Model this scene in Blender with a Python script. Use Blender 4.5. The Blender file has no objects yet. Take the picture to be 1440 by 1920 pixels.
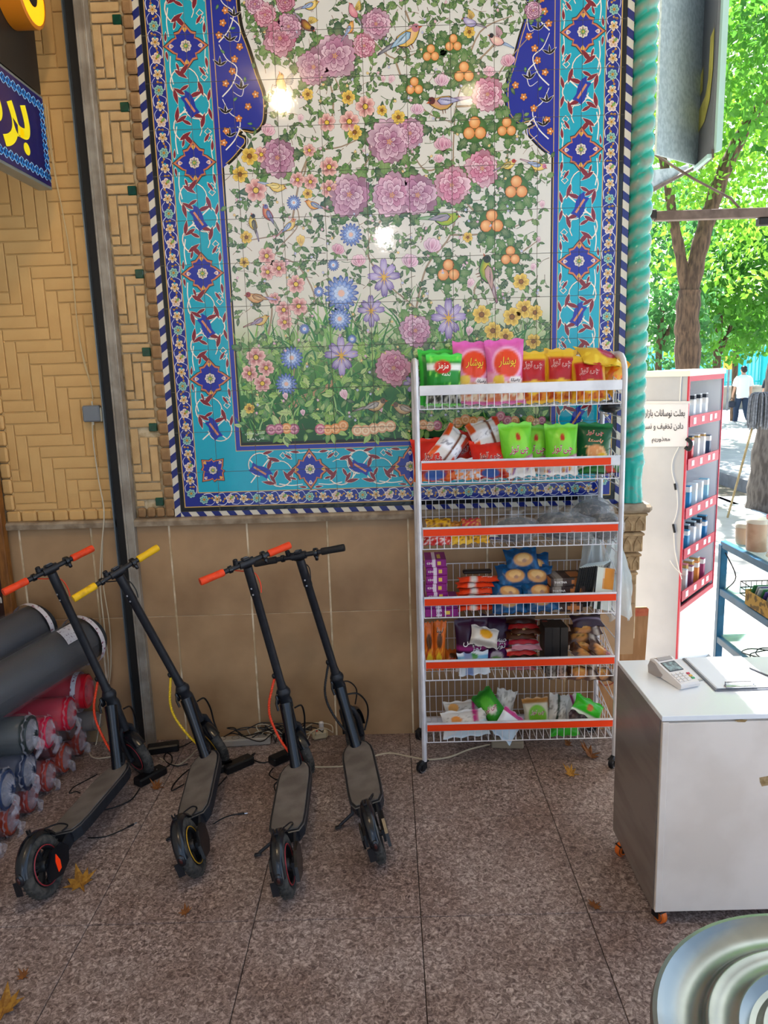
import bpy, bmesh, math, random
import numpy as np
from mathutils import Vector, Matrix, Euler, noise as mnoise
from mathutils.geometry import tessellate_polygon

random.seed(7)
scene = bpy.context.scene
COL = scene.collection
PI = math.pi

# ------------------------------------------------------------------ camera
F_PX, CAM_H, WALL_Y = 1400.0, 1.93564, 3.763
RC = np.array([[0.99951048, 0.00365948, -0.0310711],
               [-0.02984069, -0.18684393, -0.98193629],
               [-0.00939883, 0.98238279, -0.18664326]])
cam_d = bpy.data.cameras.new('camera')
cam_d.sensor_fit = 'HORIZONTAL'; cam_d.sensor_width = 36.0
cam_d.lens = F_PX / 1440.0 * 36.0
cam_d.clip_start = 0.05; cam_d.clip_end = 300
cam = bpy.data.objects.new('camera', cam_d); COL.objects.link(cam)
_m = Matrix.Identity(4)
for i in range(3):
    _m[i][0] = RC[0][i]; _m[i][1] = -RC[1][i]; _m[i][2] = -RC[2][i]
_m[2][3] = CAM_H
cam.matrix_world = _m
scene.camera = cam

# ------------------------------------------------------------------ light
SUN_DIR = Vector((0.05, 0.80, 1.25)).normalized()
SUN_ROT = SUN_DIR.to_track_quat('Z', 'Y').to_euler()
scene.view_settings.view_transform = 'Standard'
scene.view_settings.look = 'None'
scene.view_settings.gamma = 1.0
scene.view_settings.use_curve_mapping = False
scene.view_settings.exposure = 1.1
world = bpy.data.worlds.new('sky'); scene.world = world
world.use_nodes = True
_nt = world.node_tree; _bg = _nt.nodes['Background']
_sky = _nt.nodes.new('ShaderNodeTexSky'); _sky.sky_type = 'HOSEK_WILKIE'
_sky.turbidity = 8.0; _sky.ground_albedo = 0.4
_sky.sun_direction = SUN_DIR
_nt.links.new(_sky.outputs[0], _bg.inputs[0]); _bg.inputs[1].default_value = 4.2
sun_d = bpy.data.lights.new('sun', 'SUN'); sun_d.energy = 11.0; sun_d.angle = math.radians(0.8)
sun_d.color = (1.0, 0.98, 0.94)
sun = bpy.data.objects.new('sun', sun_d); sun.rotation_euler = SUN_ROT; COL.objects.link(sun)
# ceiling lamps of the arcade (they show as small glints in the glazed tiles)
for _p, _e, _c in (((-0.70, 1.69, 3.86), 17.0, (1.0, 0.74, 0.45)), ((0.66, 1.69, 3.86), 2.0, (1.0, 0.76, 0.5)), ((0.02, -2.6, 3.62), 16.0, (1.0, 0.93, 0.85))):
    ld = bpy.data.lights.new('ceiling_bulb', 'POINT'); ld.energy = _e; ld.color = _c; ld.shadow_soft_size = 0.07
    lo = bpy.data.objects.new('ceiling_bulb', ld); lo.location = _p; COL.objects.link(lo)

# ------------------------------------------------------------------ helpers
def ray(px, py):
    return RC.T @ np.array([(px - 720) / F_PX, (py - 960) / F_PX, 1.0])
def at_y(px, py, Y=WALL_Y):
    d = ray(px, py); t = Y / d[1]
    return Vector((t * d[0], Y, CAM_H + t * d[2]))
def at_z(px, py, z=0.0):
    d = ray(px, py); t = (z - CAM_H) / d[2]
    return Vector((t * d[0], t * d[1], z))

def lin(h):
    if not isinstance(h, str): return tuple(h)
    h = h.lstrip('#'); o = []
    for i in (0, 2, 4):
        c = int(h[i:i+2], 16) / 255
        o.append(c / 12.92 if c <= .04045 else ((c + .055) / 1.055) ** 2.4)
    return tuple(o)
def mix(a, b, t): return tuple(a[i] + (b[i] - a[i]) * t for i in range(3))

MATS = {}
def M(name, col='#808080', rough=.5, metal=0.0, spec=.5, col2=None, nscale=20, ndet=4, ramp=(.4, .6), bump=0.0, bscale=60,
      alpha=1.0, trans=0.0, ior=1.45, emit=None, estr=1.0, vc=False, coat=0.0, stretch=None, sss=0.0, obj_var=0.0):
    """one procedural node material"""
    if name in MATS: return MATS[name]
    m = bpy.data.materials.new(name); m.use_nodes = True
    nt = m.node_tree; b = nt.nodes['Principled BSDF']; L = nt.links.new
    b.inputs['Roughness'].default_value = rough; b.inputs['Metallic'].default_value = metal
    b.inputs['Specular IOR Level'].default_value = spec; b.inputs['Alpha'].default_value = alpha
    b.inputs['Transmission Weight'].default_value = trans; b.inputs['IOR'].default_value = ior
    b.inputs['Coat Weight'].default_value = coat
    if sss: b.inputs['Subsurface Weight'].default_value = sss
    out = None
    tc = nt.nodes.new('ShaderNodeTexCoord'); vec = tc.outputs['Object']
    if stretch:
        mp = nt.nodes.new('ShaderNodeMapping'); mp.inputs['Scale'].default_value = stretch
        L(vec, mp.inputs[0]); vec = mp.outputs[0]
    if vc:
        at = nt.nodes.new('ShaderNodeAttribute'); at.attribute_name = 'Col'; out = at.outputs['Color']
    else:
        rgb = nt.nodes.new('ShaderNodeRGB'); rgb.outputs[0].default_value = (*lin(col), 1); out = rgb.outputs[0]
    if col2 is not None:
        n = nt.nodes.new('ShaderNodeTexNoise'); n.inputs['Scale'].default_value = nscale; n.inputs['Detail'].default_value = ndet
        L(vec, n.inputs['Vector'])
        r = nt.nodes.new('ShaderNodeMapRange'); r.inputs[1].default_value, r.inputs[2].default_value = ramp
        L(n.outputs[0], r.inputs[0])
        mx = nt.nodes.new('ShaderNodeMix'); mx.data_type = 'RGBA'
        L(r.outputs[0], mx.inputs[0]); L(out, mx.inputs[6]); mx.inputs[7].default_value = (*lin(col2), 1)
        out = mx.outputs[2]
    if obj_var:
        oi = nt.nodes.new('ShaderNodeObjectInfo'); hs = nt.nodes.new('ShaderNodeHueSaturation')
        mr = nt.nodes.new('ShaderNodeMapRange'); mr.inputs[3].default_value = 1 - obj_var; mr.inputs[4].default_value = 1 + obj_var
        L(oi.outputs['Random'], mr.inputs[0]); L(mr.outputs[0], hs.inputs['Value']); L(out, hs.inputs['Color']); out = hs.outputs[0]
    L(out, b.inputs['Base Color'])
    if bump:
        n2 = nt.nodes.new('ShaderNodeTexNoise'); n2.inputs['Scale'].default_value = bscale; n2.inputs['Detail'].default_value = 3
        L(vec, n2.inputs['Vector'])
        bp = nt.nodes.new('ShaderNodeBump'); bp.inputs['Strength'].default_value = bump; bp.inputs['Distance'].default_value = .004
        L(n2.outputs[0], bp.inputs['Height']); L(bp.outputs[0], b.inputs['Normal'])
    if emit:
        b.inputs['Emission Color'].default_value = (*lin(emit), 1); b.inputs['Emission Strength'].default_value = estr
    MATS[name] = m
    return m

class MB:
    """collects geometry for ONE mesh object"""
    def __init__(s): s.v = []; s.f = []; s.m = []; s.c = []; s.cur = 0; s.col = None
    def add(s, vs, fs, T=None):
        o = len(s.v)
        for p in vs:
            p = Vector(p)
            s.v.append(T @ p if T is not None else p)
        for f in fs:
            s.f.append([o + i for i in f]); s.m.append(s.cur); s.c.append(s.col)
        return s
    def box(s, c, d, T=None, bev=0.0):
        x, y, z = (d[0] / 2, d[1] / 2, d[2] / 2)
        b = min(bev, x * .9, y * .9, z * .9)
        cx, cy, cz = c
        if b <= 0:
            vs = [(cx + i * x, cy + j * y, cz + k * z) for k in (-1, 1) for j in (-1, 1) for i in (-1, 1)]
            return s.add(vs, [(0, 2, 3, 1), (4, 5, 7, 6), (0, 1, 5, 4), (2, 6, 7, 3), (0, 4, 6, 2), (1, 3, 7, 5)], T)
        vs = []; ix = {}
        for i in (-1, 1):
            for j in (-1, 1):
                for k in (-1, 1):
                    for a in range(3):
                        e = [b, b, b]; e[a] = 0
                        ix[(i, j, k, a)] = len(vs)
                        vs.append((cx + i * (x - e[0]), cy + j * (y - e[1]), cz + k * (z - e[2])))
        fs = []
        def q(l):
            n = (Vector(vs[l[1]]) - Vector(vs[l[0]])).cross(Vector(vs[l[2]]) - Vector(vs[l[1]]))
            ce = sum((Vector(vs[t]) for t in l), Vector()) / len(l) - Vector(c)
            fs.append(l if n.dot(ce) > 0 else l[::-1])
        for g in (-1, 1):
            q([ix[(g, -1, -1, 0)], ix[(g, 1, -1, 0)], ix[(g, 1, 1, 0)], ix[(g, -1, 1, 0)]])
            q([ix[(-1, g, -1, 1)], ix[(1, g, -1, 1)], ix[(1, g, 1, 1)], ix[(-1, g, 1, 1)]])
            q([ix[(-1, -1, g, 2)], ix[(1, -1, g, 2)], ix[(1, 1, g, 2)], ix[(-1, 1, g, 2)]])
            for h in (-1, 1):
                q([ix[(g, h, -1, 0)], ix[(g, h, 1, 0)], ix[(g, h, 1, 1)], ix[(g, h, -1, 1)]])
                q([ix[(g, -1, h, 0)], ix[(g, 1, h, 0)], ix[(g, 1, h, 2)], ix[(g, -1, h, 2)]])
                q([ix[(-1, g, h, 1)], ix[(1, g, h, 1)], ix[(1, g, h, 2)], ix[(-1, g, h, 2)]])
                for k in (-1, 1):
                    q([ix[(g, h, k, 0)], ix[(g, h, k, 1)], ix[(g, h, k, 2)]])
        return s.add(vs, fs, T)
    def tube(s, pts, r, n=8, closed=False, caps=True, T=None, flat=1.0, up=None):
        P = [Vector(p) for p in pts]; k = len(P)
        R = r if isinstance(r, (list, tuple)) else [r] * k
        vs = []; prev = None
        for i in range(k):
            if closed: t = P[(i + 1) % k] - P[i - 1]
            else: t = P[min(i + 1, k - 1)] - P[max(i - 1, 0)]
            if t.length < 1e-9: t = Vector((0, 0, 1))
            t.normalize()
            if prev is None:
                a = Vector(up) if up else (Vector((0, 0, 1)) if abs(t.z) < .9 else Vector((1, 0, 0)))
                nrm = (a - t * a.dot(t)).normalized()
            else:
                nrm = prev - t * prev.dot(t)
                nrm = nrm.normalized() if nrm.length > 1e-6 else t.orthogonal().normalized()
            prev = nrm; bn = t.cross(nrm)
            for j in range(n):
                a = 2 * PI * j / n
                vs.append(P[i] + nrm * (math.cos(a) * R[i]) + bn * (math.sin(a) * R[i] * flat))
        fs = []
        for i in range(k if closed else k - 1):
            i2 = (i + 1) % k
            for j in range(n):
                j2 = (j + 1) % n
                fs.append((i * n + j, i * n + j2, i2 * n + j2, i2 * n + j))
        if caps and not closed:
            fs.append(tuple(range(n))[::-1]); fs.append(tuple((k - 1) * n + j for j in range(n)))
        return s.add(vs, fs, T)
    def cyl(s, a, b, r, r2=None, n=16, T=None):
        return s.tube([a, b], [r, r if r2 is None else r2], n, T=T)
    def lathe(s, prof, n=24, T=None, axis='z', a0=0.0, a1=2 * PI):
        full = abs(a1 - a0 - 2 * PI) < 1e-6; k = n if full else n + 1
        vs = []
        for (r, h) in prof:
            for j in range(k):
                a = a0 + (a1 - a0) * j / n
                c, d = r * math.cos(a), r * math.sin(a)
                vs.append({'z': (c, d, h), 'x': (h, c, d), 'y': (d, h, c)}[axis])
        fs = []
        for i in range(len(prof) - 1):
            for j in range(n):
                j2 = (j + 1) % k
                fs.append((i * k + j, i * k + j2, (i + 1) * k + j2, (i + 1) * k + j))
        return s.add(vs, fs, T)
    def prism(s, outl, h0, h1, T=None, plane='xy'):
        """outline (2d, any shape) extruded between h0 and h1"""
        mp = {'xy': lambda p, h: (p[0], p[1], h), 'xz': lambda p, h: (p[0], h, p[1]), 'yz': lambda p, h: (h, p[0], p[1])}[plane]
        n = len(outl)
        tr = tessellate_polygon([[Vector((p[0], p[1], 0)) for p in outl]])
        vs = [mp(p, h0) for p in outl] + [mp(p, h1) for p in outl]
        fs = [t for t in tr] + [tuple(i + n for i in t)[::-1] for t in tr]
        fs += [(i, (i + 1) % n, n + (i + 1) % n, n + i) for i in range(n)]
        return s.add(vs, fs, T)
    def sphere(s, c, r, nu=12, nv=8, T=None):
        r = (r, r, r) if not isinstance(r, (tuple, list)) else r
        vs = []
        for i in range(nv + 1):
            th = PI * i / nv
            for j in range(nu):
                a = 2 * PI * j / nu
                vs.append((c[0] + r[0] * math.sin(th) * math.cos(a), c[1] + r[1] * math.sin(th) * math.sin(a), c[2] + r[2] * math.cos(th)))
        fs = [(i * nu + j, (i + 1) * nu + j, (i + 1) * nu + (j + 1) % nu, i * nu + (j + 1) % nu) for i in range(nv) for j in range(nu)]
        return s.add(vs, fs, T)
    def grid(s, fn, nu, nv, T=None):
        vs = [fn(i / nu, j / nv) for j in range(nv + 1) for i in range(nu + 1)]
        fs = [(j * (nu + 1) + i, j * (nu + 1) + i + 1, (j + 1) * (nu + 1) + i + 1, (j + 1) * (nu + 1) + i) for j in range(nv) for i in range(nu)]
        return s.add(vs, fs, T)
    def mesh(s, name, mats, smooth=None):
        me = bpy.data.meshes.new(name)
        me.from_pydata([tuple(v) for v in s.v], [], s.f)
        for m in (mats if isinstance(mats, (list, tuple)) else [mats]): me.materials.append(m)
        me.polygons.foreach_set('material_index', s.m)
        if any(c is not None for c in s.c):
            at = me.color_attributes.new('Col', 'FLOAT_COLOR', 'CORNER')
            buf = []
            for f, c in zip(s.f, s.c):
                c = c or (.5, .5, .5)
                if isinstance(c, list):
                    for k in c: buf += [k[0], k[1], k[2], 1.0]
                else: buf += [c[0], c[1], c[2], 1.0] * len(f)
            at.data.foreach_set('color', buf)
        bm = bmesh.new(); bm.from_mesh(me)
        bmesh.ops.recalc_face_normals(bm, faces=bm.faces[:]) if smooth != 'raw' else None
        bm.to_mesh(me); bm.free()
        if smooth is not None and smooth != 'raw':
            me.polygons.foreach_set('use_smooth', [True] * len(me.polygons))
            if smooth: me.set_sharp_from_angle(angle=math.radians(smooth))
        me.update()
        return me
    def build(s, name, mats, parent=None, smooth=None, loc=None):
        return link(name, s.mesh(name, mats, smooth), parent, loc)

def link(name, me, parent=None, loc=None):
    o = bpy.data.objects.new(name, me); COL.objects.link(o)
    if parent is not None: o.parent = parent
    if loc is not None: o.location = loc
    return o
def tag(o, label=None, cat=None, group=None, kind=None):
    if label: o['label'] = label
    if cat: o['category'] = cat
    if group: o['group'] = group
    if kind: o['kind'] = kind
    return o
def thing(name, label, cat, loc=(0, 0, 0), rot=(0, 0, 0), group=None):
    o = bpy.data.objects.new(name, None); COL.objects.link(o)
    o.location = loc; o.rotation_euler = rot; o.empty_display_size = .05
    return tag(o, label, cat, group)
def struct(o): o['kind'] = 'structure'; return o
def crom(P, n=6, closed=False):
    """smooth curve through points"""
    P = [Vector(p) for p in P]; out = []; k = len(P)
    for i in range(k if closed else k - 1):
        p0 = P[i - 1] if (i > 0 or closed) else P[0]; p1 = P[i]; p2 = P[(i + 1) % k]
        p3 = P[(i + 2) % k] if (closed or i + 2 < k) else P[-1]
        for j in range(n):
            t = j / n
            out.append(.5 * ((2 * p1) + (p2 - p0) * t + (2 * p0 - 5 * p1 + 4 * p2 - p3) * t * t + (3 * p1 - p0 - 3 * p2 + p3) * t ** 3))
    if not closed: out.append(P[-1])
    return out

# right-to-left lettering with joined letter forms
_FORMS = {'ا': 'FE8D FE8E', 'ب': 'FE8F FE90 FE91 FE92', 'پ': 'FB56 FB57 FB58 FB59', 'ت': 'FE95 FE96 FE97 FE98', 'ج': 'FE9D FE9E FE9F FEA0', 'چ': 'FB7A FB7B FB7C FB7D',
  'خ': 'FEA5 FEA6 FEA7 FEA8', 'د': 'FEA9 FEAA', 'ذ': 'FEAB FEAC', 'ر': 'FEAD FEAE', 'ز': 'FEAF FEB0', 'س': 'FEB1 FEB2 FEB3 FEB4', 'ش': 'FEB5 FEB6 FEB7 FEB8', 'ع': 'FEC9 FECA FECB FECC',
  'ف': 'FED1 FED2 FED3 FED4', 'ک': 'FB8E FB8F FB90 FB91', 'ل': 'FEDD FEDE FEDF FEE0', 'م': 'FEE1 FEE2 FEE3 FEE4', 'ن': 'FEE5 FEE6 FEE7 FEE8', 'ه': 'FEE9 FEEA FEEB FEEC', 'و': 'FEED FEEE',
  'ی': 'FBFC FBFD FBFE FBFF', 'ط': 'FEC1 FEC2 FEC3 FEC4', 'ق': 'FED5 FED6 FED7 FED8', 'گ': 'FB92 FB93 FB94 FB95', 'ح': 'FEA1 FEA2 FEA3 FEA4'}
def persian(s):
    out = []
    for w in s.split(' '):
        o = ''
        for i, ch in enumerate(w):
            if ch not in _FORMS: o += ch; continue
            fm = _FORMS[ch].split()
            pj = i > 0 and w[i-1] in _FORMS and len(_FORMS[w[i-1]].split()) == 4
            nj = i + 1 < len(w) and w[i+1] in _FORMS and len(fm) == 4
            k = (3 if nj else 1) if pj else (2 if nj else 0)
            o += chr(int(fm[min(k, len(fm) - 1)], 16))
        out.append(o[::-1])
    return ' '.join(out[::-1])
def text_mesh(s, size=1.0, rtl=False, bold=0.0, ext=0.0, res=3, shear=0.0, fit=None):
    """lettering as a list of verts (x,y) centred on 0 and faces; bold thickens the strokes"""
    c = bpy.data.curves.new('lettering', 'FONT'); c.body = persian(s) if rtl else s
    c.size = size; c.align_x = 'CENTER'; c.resolution_u = res; c.offset = bold * size; c.shear = shear
    o = bpy.data.objects.new('lettering', c); COL.objects.link(o)
    dg = bpy.context.evaluated_depsgraph_get(); dg.update()
    me = bpy.data.meshes.new_from_object(o.evaluated_get(dg))
    vs = [(v.co.x, v.co.y) for v in me.vertices]; fs = [tuple(p.vertices) for p in me.polygons]
    bpy.data.objects.remove(o); bpy.data.curves.remove(c); bpy.data.meshes.remove(me)
    if vs:
        xs = [v[0] for v in vs]; ys = [v[1] for v in vs]
        cx, cy = (min(xs) + max(xs)) / 2, (min(ys) + max(ys)) / 2; k = 1.0
        ky = 1.0
        if fit:
            k = fit[0] / max(1e-6, max(xs) - min(xs)); ky = fit[1] / max(1e-6, max(ys) - min(ys)) if len(fit) > 1 else k
        vs = [((x - cx) * k, (y - cy) * ky) for x, y in vs]
    return vs, fs

# ================================================================== setting
m_floor = M('granite_tile', '#8d807c', rough=.32, spec=.4)
def _floor_nodes():
    nt = m_floor.node_tree; L = nt.links.new; b = nt.nodes['Principled BSDF']
    tc = nt.nodes.new('ShaderNodeTexCoord'); geo = nt.nodes.new('ShaderNodeNewGeometry')
    n1 = nt.nodes.new('ShaderNodeTexNoise'); n1.inputs['Scale'].default_value = 62; n1.inputs['Detail'].default_value = 5; n1.inputs['Roughness'].default_value = .72; n1.inputs['Distortion'].default_value = 1.2
    n2 = nt.nodes.new('ShaderNodeTexNoise'); n2.inputs['Scale'].default_value = 2.2; n2.inputs['Detail'].default_value = 3
    L(geo.outputs['Position'], n1.inputs['Vector']); L(geo.outputs['Position'], n2.inputs['Vector'])
    r = nt.nodes.new('ShaderNodeValToRGB'); e = r.color_ramp.elements
    e[0].position = .36; e[0].color = (*lin('#54443f'), 1); e[1].position = .66; e[1].color = (*lin('#d2c2ba'), 1)
    k = r.color_ramp.elements.new(.5); k.color = (*lin('#8e7d77'), 1)
    L(n1.outputs[0], r.inputs[0])
    mx = nt.nodes.new('ShaderNodeMix'); mx.data_type = 'RGBA'; mx.blend_type = 'MULTIPLY'; mx.inputs[0].default_value = .55
    r2 = nt.nodes.new('ShaderNodeValToRGB'); r2.color_ramp.elements[0].position = .35; r2.color_ramp.elements[0].color = (*lin('#b59a88'), 1)
    r2.color_ramp.elements[1].position = .62; r2.color_ramp.elements[1].color = (1, 1, 1, 1)
    L(n2.outputs[0], r2.inputs[0]); L(r.outputs[0], mx.inputs[6]); L(r2.outputs[0], mx.inputs[7]); L(mx.outputs[2], b.inputs['Base Color'])
    rr = nt.nodes.new('ShaderNodeMapRange'); rr.inputs[3].default_value = .28; rr.inputs[4].default_value = .5
    L(n1.outputs[0], rr.inputs[0]); L(rr.outputs[0], b.inputs['Roughness'])
_floor_nodes()
m_grout = M('dark_grout', '#3a302c', rough=.9)
FL_X, FL_Y, FL_S = -1.13606, 2.36485, .6
fl = MB(); fl.box((0.35, .4, -.09), (6.2, 6.9, .17)); floor = struct(fl.build('floor', m_grout))
tb = MB(); tb.box((0, 0, -.004), (FL_S - .0032, FL_S - .0032, .012), bev=.0012); tme = tb.mesh('floor_tile', m_floor)
for i in range(-3, 7):
    for j in range(-7, 3):
        x, y = FL_X + (i + .5) * FL_S, FL_Y + (j + .5) * FL_S
        if y > 3.6 and x < 1.2: continue
        if x > 3.2: continue
        link('floor_tile', tme, floor, (x, y, 0))
# last row beside the wall, cut to fit
for i in range(-3, 4):
    x = FL_X + (i + .5) * FL_S; y0, y1 = FL_Y + 2 * FL_S + .0016, WALL_Y
    q = MB(); q.box((0, 0, -.004), (FL_S - .0032, y1 - y0, .012)); q.build('floor_tile', m_floor, floor, loc=(x, (y0 + y1) / 2, 0))

# ---- back wall: body, bricks, stone panels
m_brick = M('yellow_brick', '#c9a878', rough=.75, col2='#b08c5c', nscale=9, ramp=(.35, .75), bump=.25, bscale=120, obj_var=.09)
m_paintbrick = M('painted_brick', '#d0a86c', rough=.6, col2='#c2965a', nscale=3, ramp=(.4, .7), bump=.25, bscale=50, obj_var=.03)
m_mortar = M('pale_mortar', '#cdbb9a', rough=.9, col2='#a8906a', nscale=25, bump=.4, bscale=150)
m_paintmortar = M('painted_mortar', '#d6b47a', rough=.7)
m_edgebrick = M('edge_brick', '#a58259', rough=.8, col2='#8d6b47', nscale=14, bump=.3, bscale=110, obj_var=.1)
m_stone = M('travertine_panel', '#b3926c', rough=.36, col2='#88694a', nscale=2.6, ndet=9, ramp=(.36, .72), bump=.08, bscale=30, obj_var=.04, spec=.5)
m_ledge = M('stone_ledge', '#a2917a', rough=.6, col2='#806d57', nscale=14, bump=.3, bscale=90)
m_green = M('green_glaze', '#0d4a35', rough=.12, spec=.7, col2='#0a3a2a', nscale=30)
WX0, WX1 = -2.3, 1.262
wb_ = MB()
wb_.cur = 0; wb_.box(((WX0 + WX1) / 2, WALL_Y + .12, 2.0), (WX1 - WX0, .22, 4.0))
wall = struct(wb_.build('wall_back', m_mortar))
mo = MB(); mo.box((-1.67, WALL_Y + .004, 2.42), (.53, .006, 2.42)); mo.build('painted_mortar_bed', m_paintmortar, wall)

def herring(x0, x1, z0, z1, a, b, ox, oz, mat, proud, gap, skip=None, flip=False):
    """1:4 herringbone bricks clipped to a field"""
    n = max(2, round(a / b)); c = b
    seen = set()
    for i in range(-60, 60):
        for j in range(-100, 100):
            t = (i - j) % (2 * n)
            if t < n: k = (i - t, j, 'h')
            else: k = (i, j - (2 * n - 1 - t), 'v')
            if k in seen: continue
            seen.add(k)
            w, h = (n, 1) if k[2] == 'h' else (1, n)
            xa, za = ox + k[0] * c, oz - k[1] * c
            xb, zb = xa + w * c, za - h * c
            xa, xb = max(xa, x0), min(xb, x1); lo, hi = max(zb, z0), min(za, z1)
            if xb - xa < .012 or hi - lo < .012: continue
            if skip and skip((xa + xb) / 2, (lo + hi) / 2): continue
            q = MB(); q.box((0, 0, 0), (xb - xa - gap, proud * 2, hi - lo - gap), bev=.003)
            q.build('brick', mat, wall, loc=((xa + xb) / 2, WALL_Y - .001, (lo + hi) / 2))
herring(-1.925, -1.405, 1.285, 3.64, .232, .058, -1.94, 3.64, m_paintbrick, .0065, .004)
GREEN = [(-1.181, 3.541), (-1.181, 3.173), (-1.181, 2.808), (-1.181, 2.429), (-1.181, 2.06), (-1.181, 1.69), (-1.181, 1.311)]
herring(-1.303, -1.160, 1.285, 3.64, .184, .046, -1.35, 3.62, m_brick, .006, .007,
        skip=lambda x, z: any(abs(x - gx) < .03 and abs(z - gz) < .025 for gx, gz in GREEN))
for gx, gz in GREEN:
    q = MB(); q.box((0, 0, 0), (.04, .02, .042), bev=.003); q.build('green_tile', m_green, wall, loc=(gx, WALL_Y - .003, gz))
z = 1.262
while z < 3.62:
    h = random.uniform(.058, .078)
    q = MB(); q.box((0, 0, 0), (.05, .03, h - .006), bev=.008); q.build('edge_brick', m_edgebrick, wall, loc=(-1.129, WALL_Y - .004, z + h / 2)); z += h
z = 1.285
while z < 3.62:      # rounded edging at the far side of the painted field
    h = random.uniform(.075, .09)
    q = MB(); q.box((0, 0, 0), (.05, .03, h - .005), bev=.009); q.build('edge_brick', m_paintbrick, wall, loc=(-1.952, WALL_Y - .004, z + h / 2)); z += h
x = -1.975
while x < -1.42:
    w = min(random.uniform(.07, .085), -1.40 - x + .02)
    q = MB(); q.box((0, 0, 0), (w - .005, .03, .058), bev=.009); q.build('edge_brick', m_paintbrick, wall, loc=(x + w / 2, WALL_Y - .004, 1.254)); x += w
x = -1.30
while x < -1.11:
    w = .048
    q = MB(); q.box((0, 0, 0), (w - .007, .03, .05), bev=.008); q.build('edge_brick', m_edgebrick, wall, loc=(x + w / 2, WALL_Y - .004, 1.256)); x += w
# stone dado panels (two rows) bedded in pale mortar
q = MB(); q.box(((WX0 + WX1) / 2, WALL_Y - .006, .597), (WX1 - WX0, .0215, 1.194)); q.build('pale_joint_bed', M('pale_joint', '#e0d0b4', rough=.9, col2='#b09a78', nscale=9), wall)

JX = [-2.3, -1.915, -1.545, -1.142, -.742, -.33, .085, .49, .90, 1.262]
for a, b in zip(JX[:-1], JX[1:]):
    for z0, z1 in ((0.0, .70), (.70, 1.195)):
        q = MB(); q.box((0, 0, 0), (b - a - .009, .03, z1 - z0 - .002), bev=.002)
        q.build('stone_panel', m_stone, wall, loc=((a + b) / 2, WALL_Y - .004, (z0 + z1) / 2))
# ledges
q = MB()
for a, b, z_ in ((-2.3, -1.40, 1.212), (-1.318, 1.275, 1.212)):
    q.prism([(WALL_Y - .05, z_ - .02), (WALL_Y - .055, z_ + .006), (WALL_Y - .045, z_ + .016), (WALL_Y, z_ + .018), (WALL_Y, z_ - .02)], a, b, plane='yz')
led = struct(q.build('trim_1', m_ledge))

# steel shutter guide running down the wall
m_steel = M('weathered_steel', '#a0988c', rough=.5, metal=.2, col2='#857b6f', nscale=9, bump=.15, bscale=60)
m_dark = M('dark_slot', '#15120f', rough=.6)
m_glint = M('worn_edge_steel', '#6d7880', rough=.35, metal=.7)
sg = thing('shutter_guide', 'tall grey steel shutter guide with a dark slot between two brick fields', 'guide rail', (-1.36, WALL_Y, 0))
q = MB(); q.box((.028, -.03, 1.85), (.05, .06, 3.7), bev=.003); q.box((.012, -.052, 1.85), (.008, .03, 3.7)); q.box((.046, -.05, 1.85), (.006, .03, 3.7)); q.build('steel_face', m_steel, sg)
q = MB(); q.box((-.022, -.02, 1.85), (.046, .04, 3.7)); q.build('slot', m_dark, sg)
q = MB(); q.box((-.043, -.04, 1.85), (.006, .05, 3.7)); q.build('slot_edge', m_glint, sg)

# unseen ceiling and side wall of the arcade, placed to shape the light
m_plaster = M('plaster', '#cfc6b8', rough=.9)
q = MB(); q.box((.2, 1.3, 4.06), (6.0, 5.2, .1)); struct(q.build('ceiling', m_plaster))
q = MB(); q.box((-2.36, .2, 2.0), (.1, 7.3, 4.0)); struct(q.build('unseen_wall_left', m_plaster))

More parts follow.
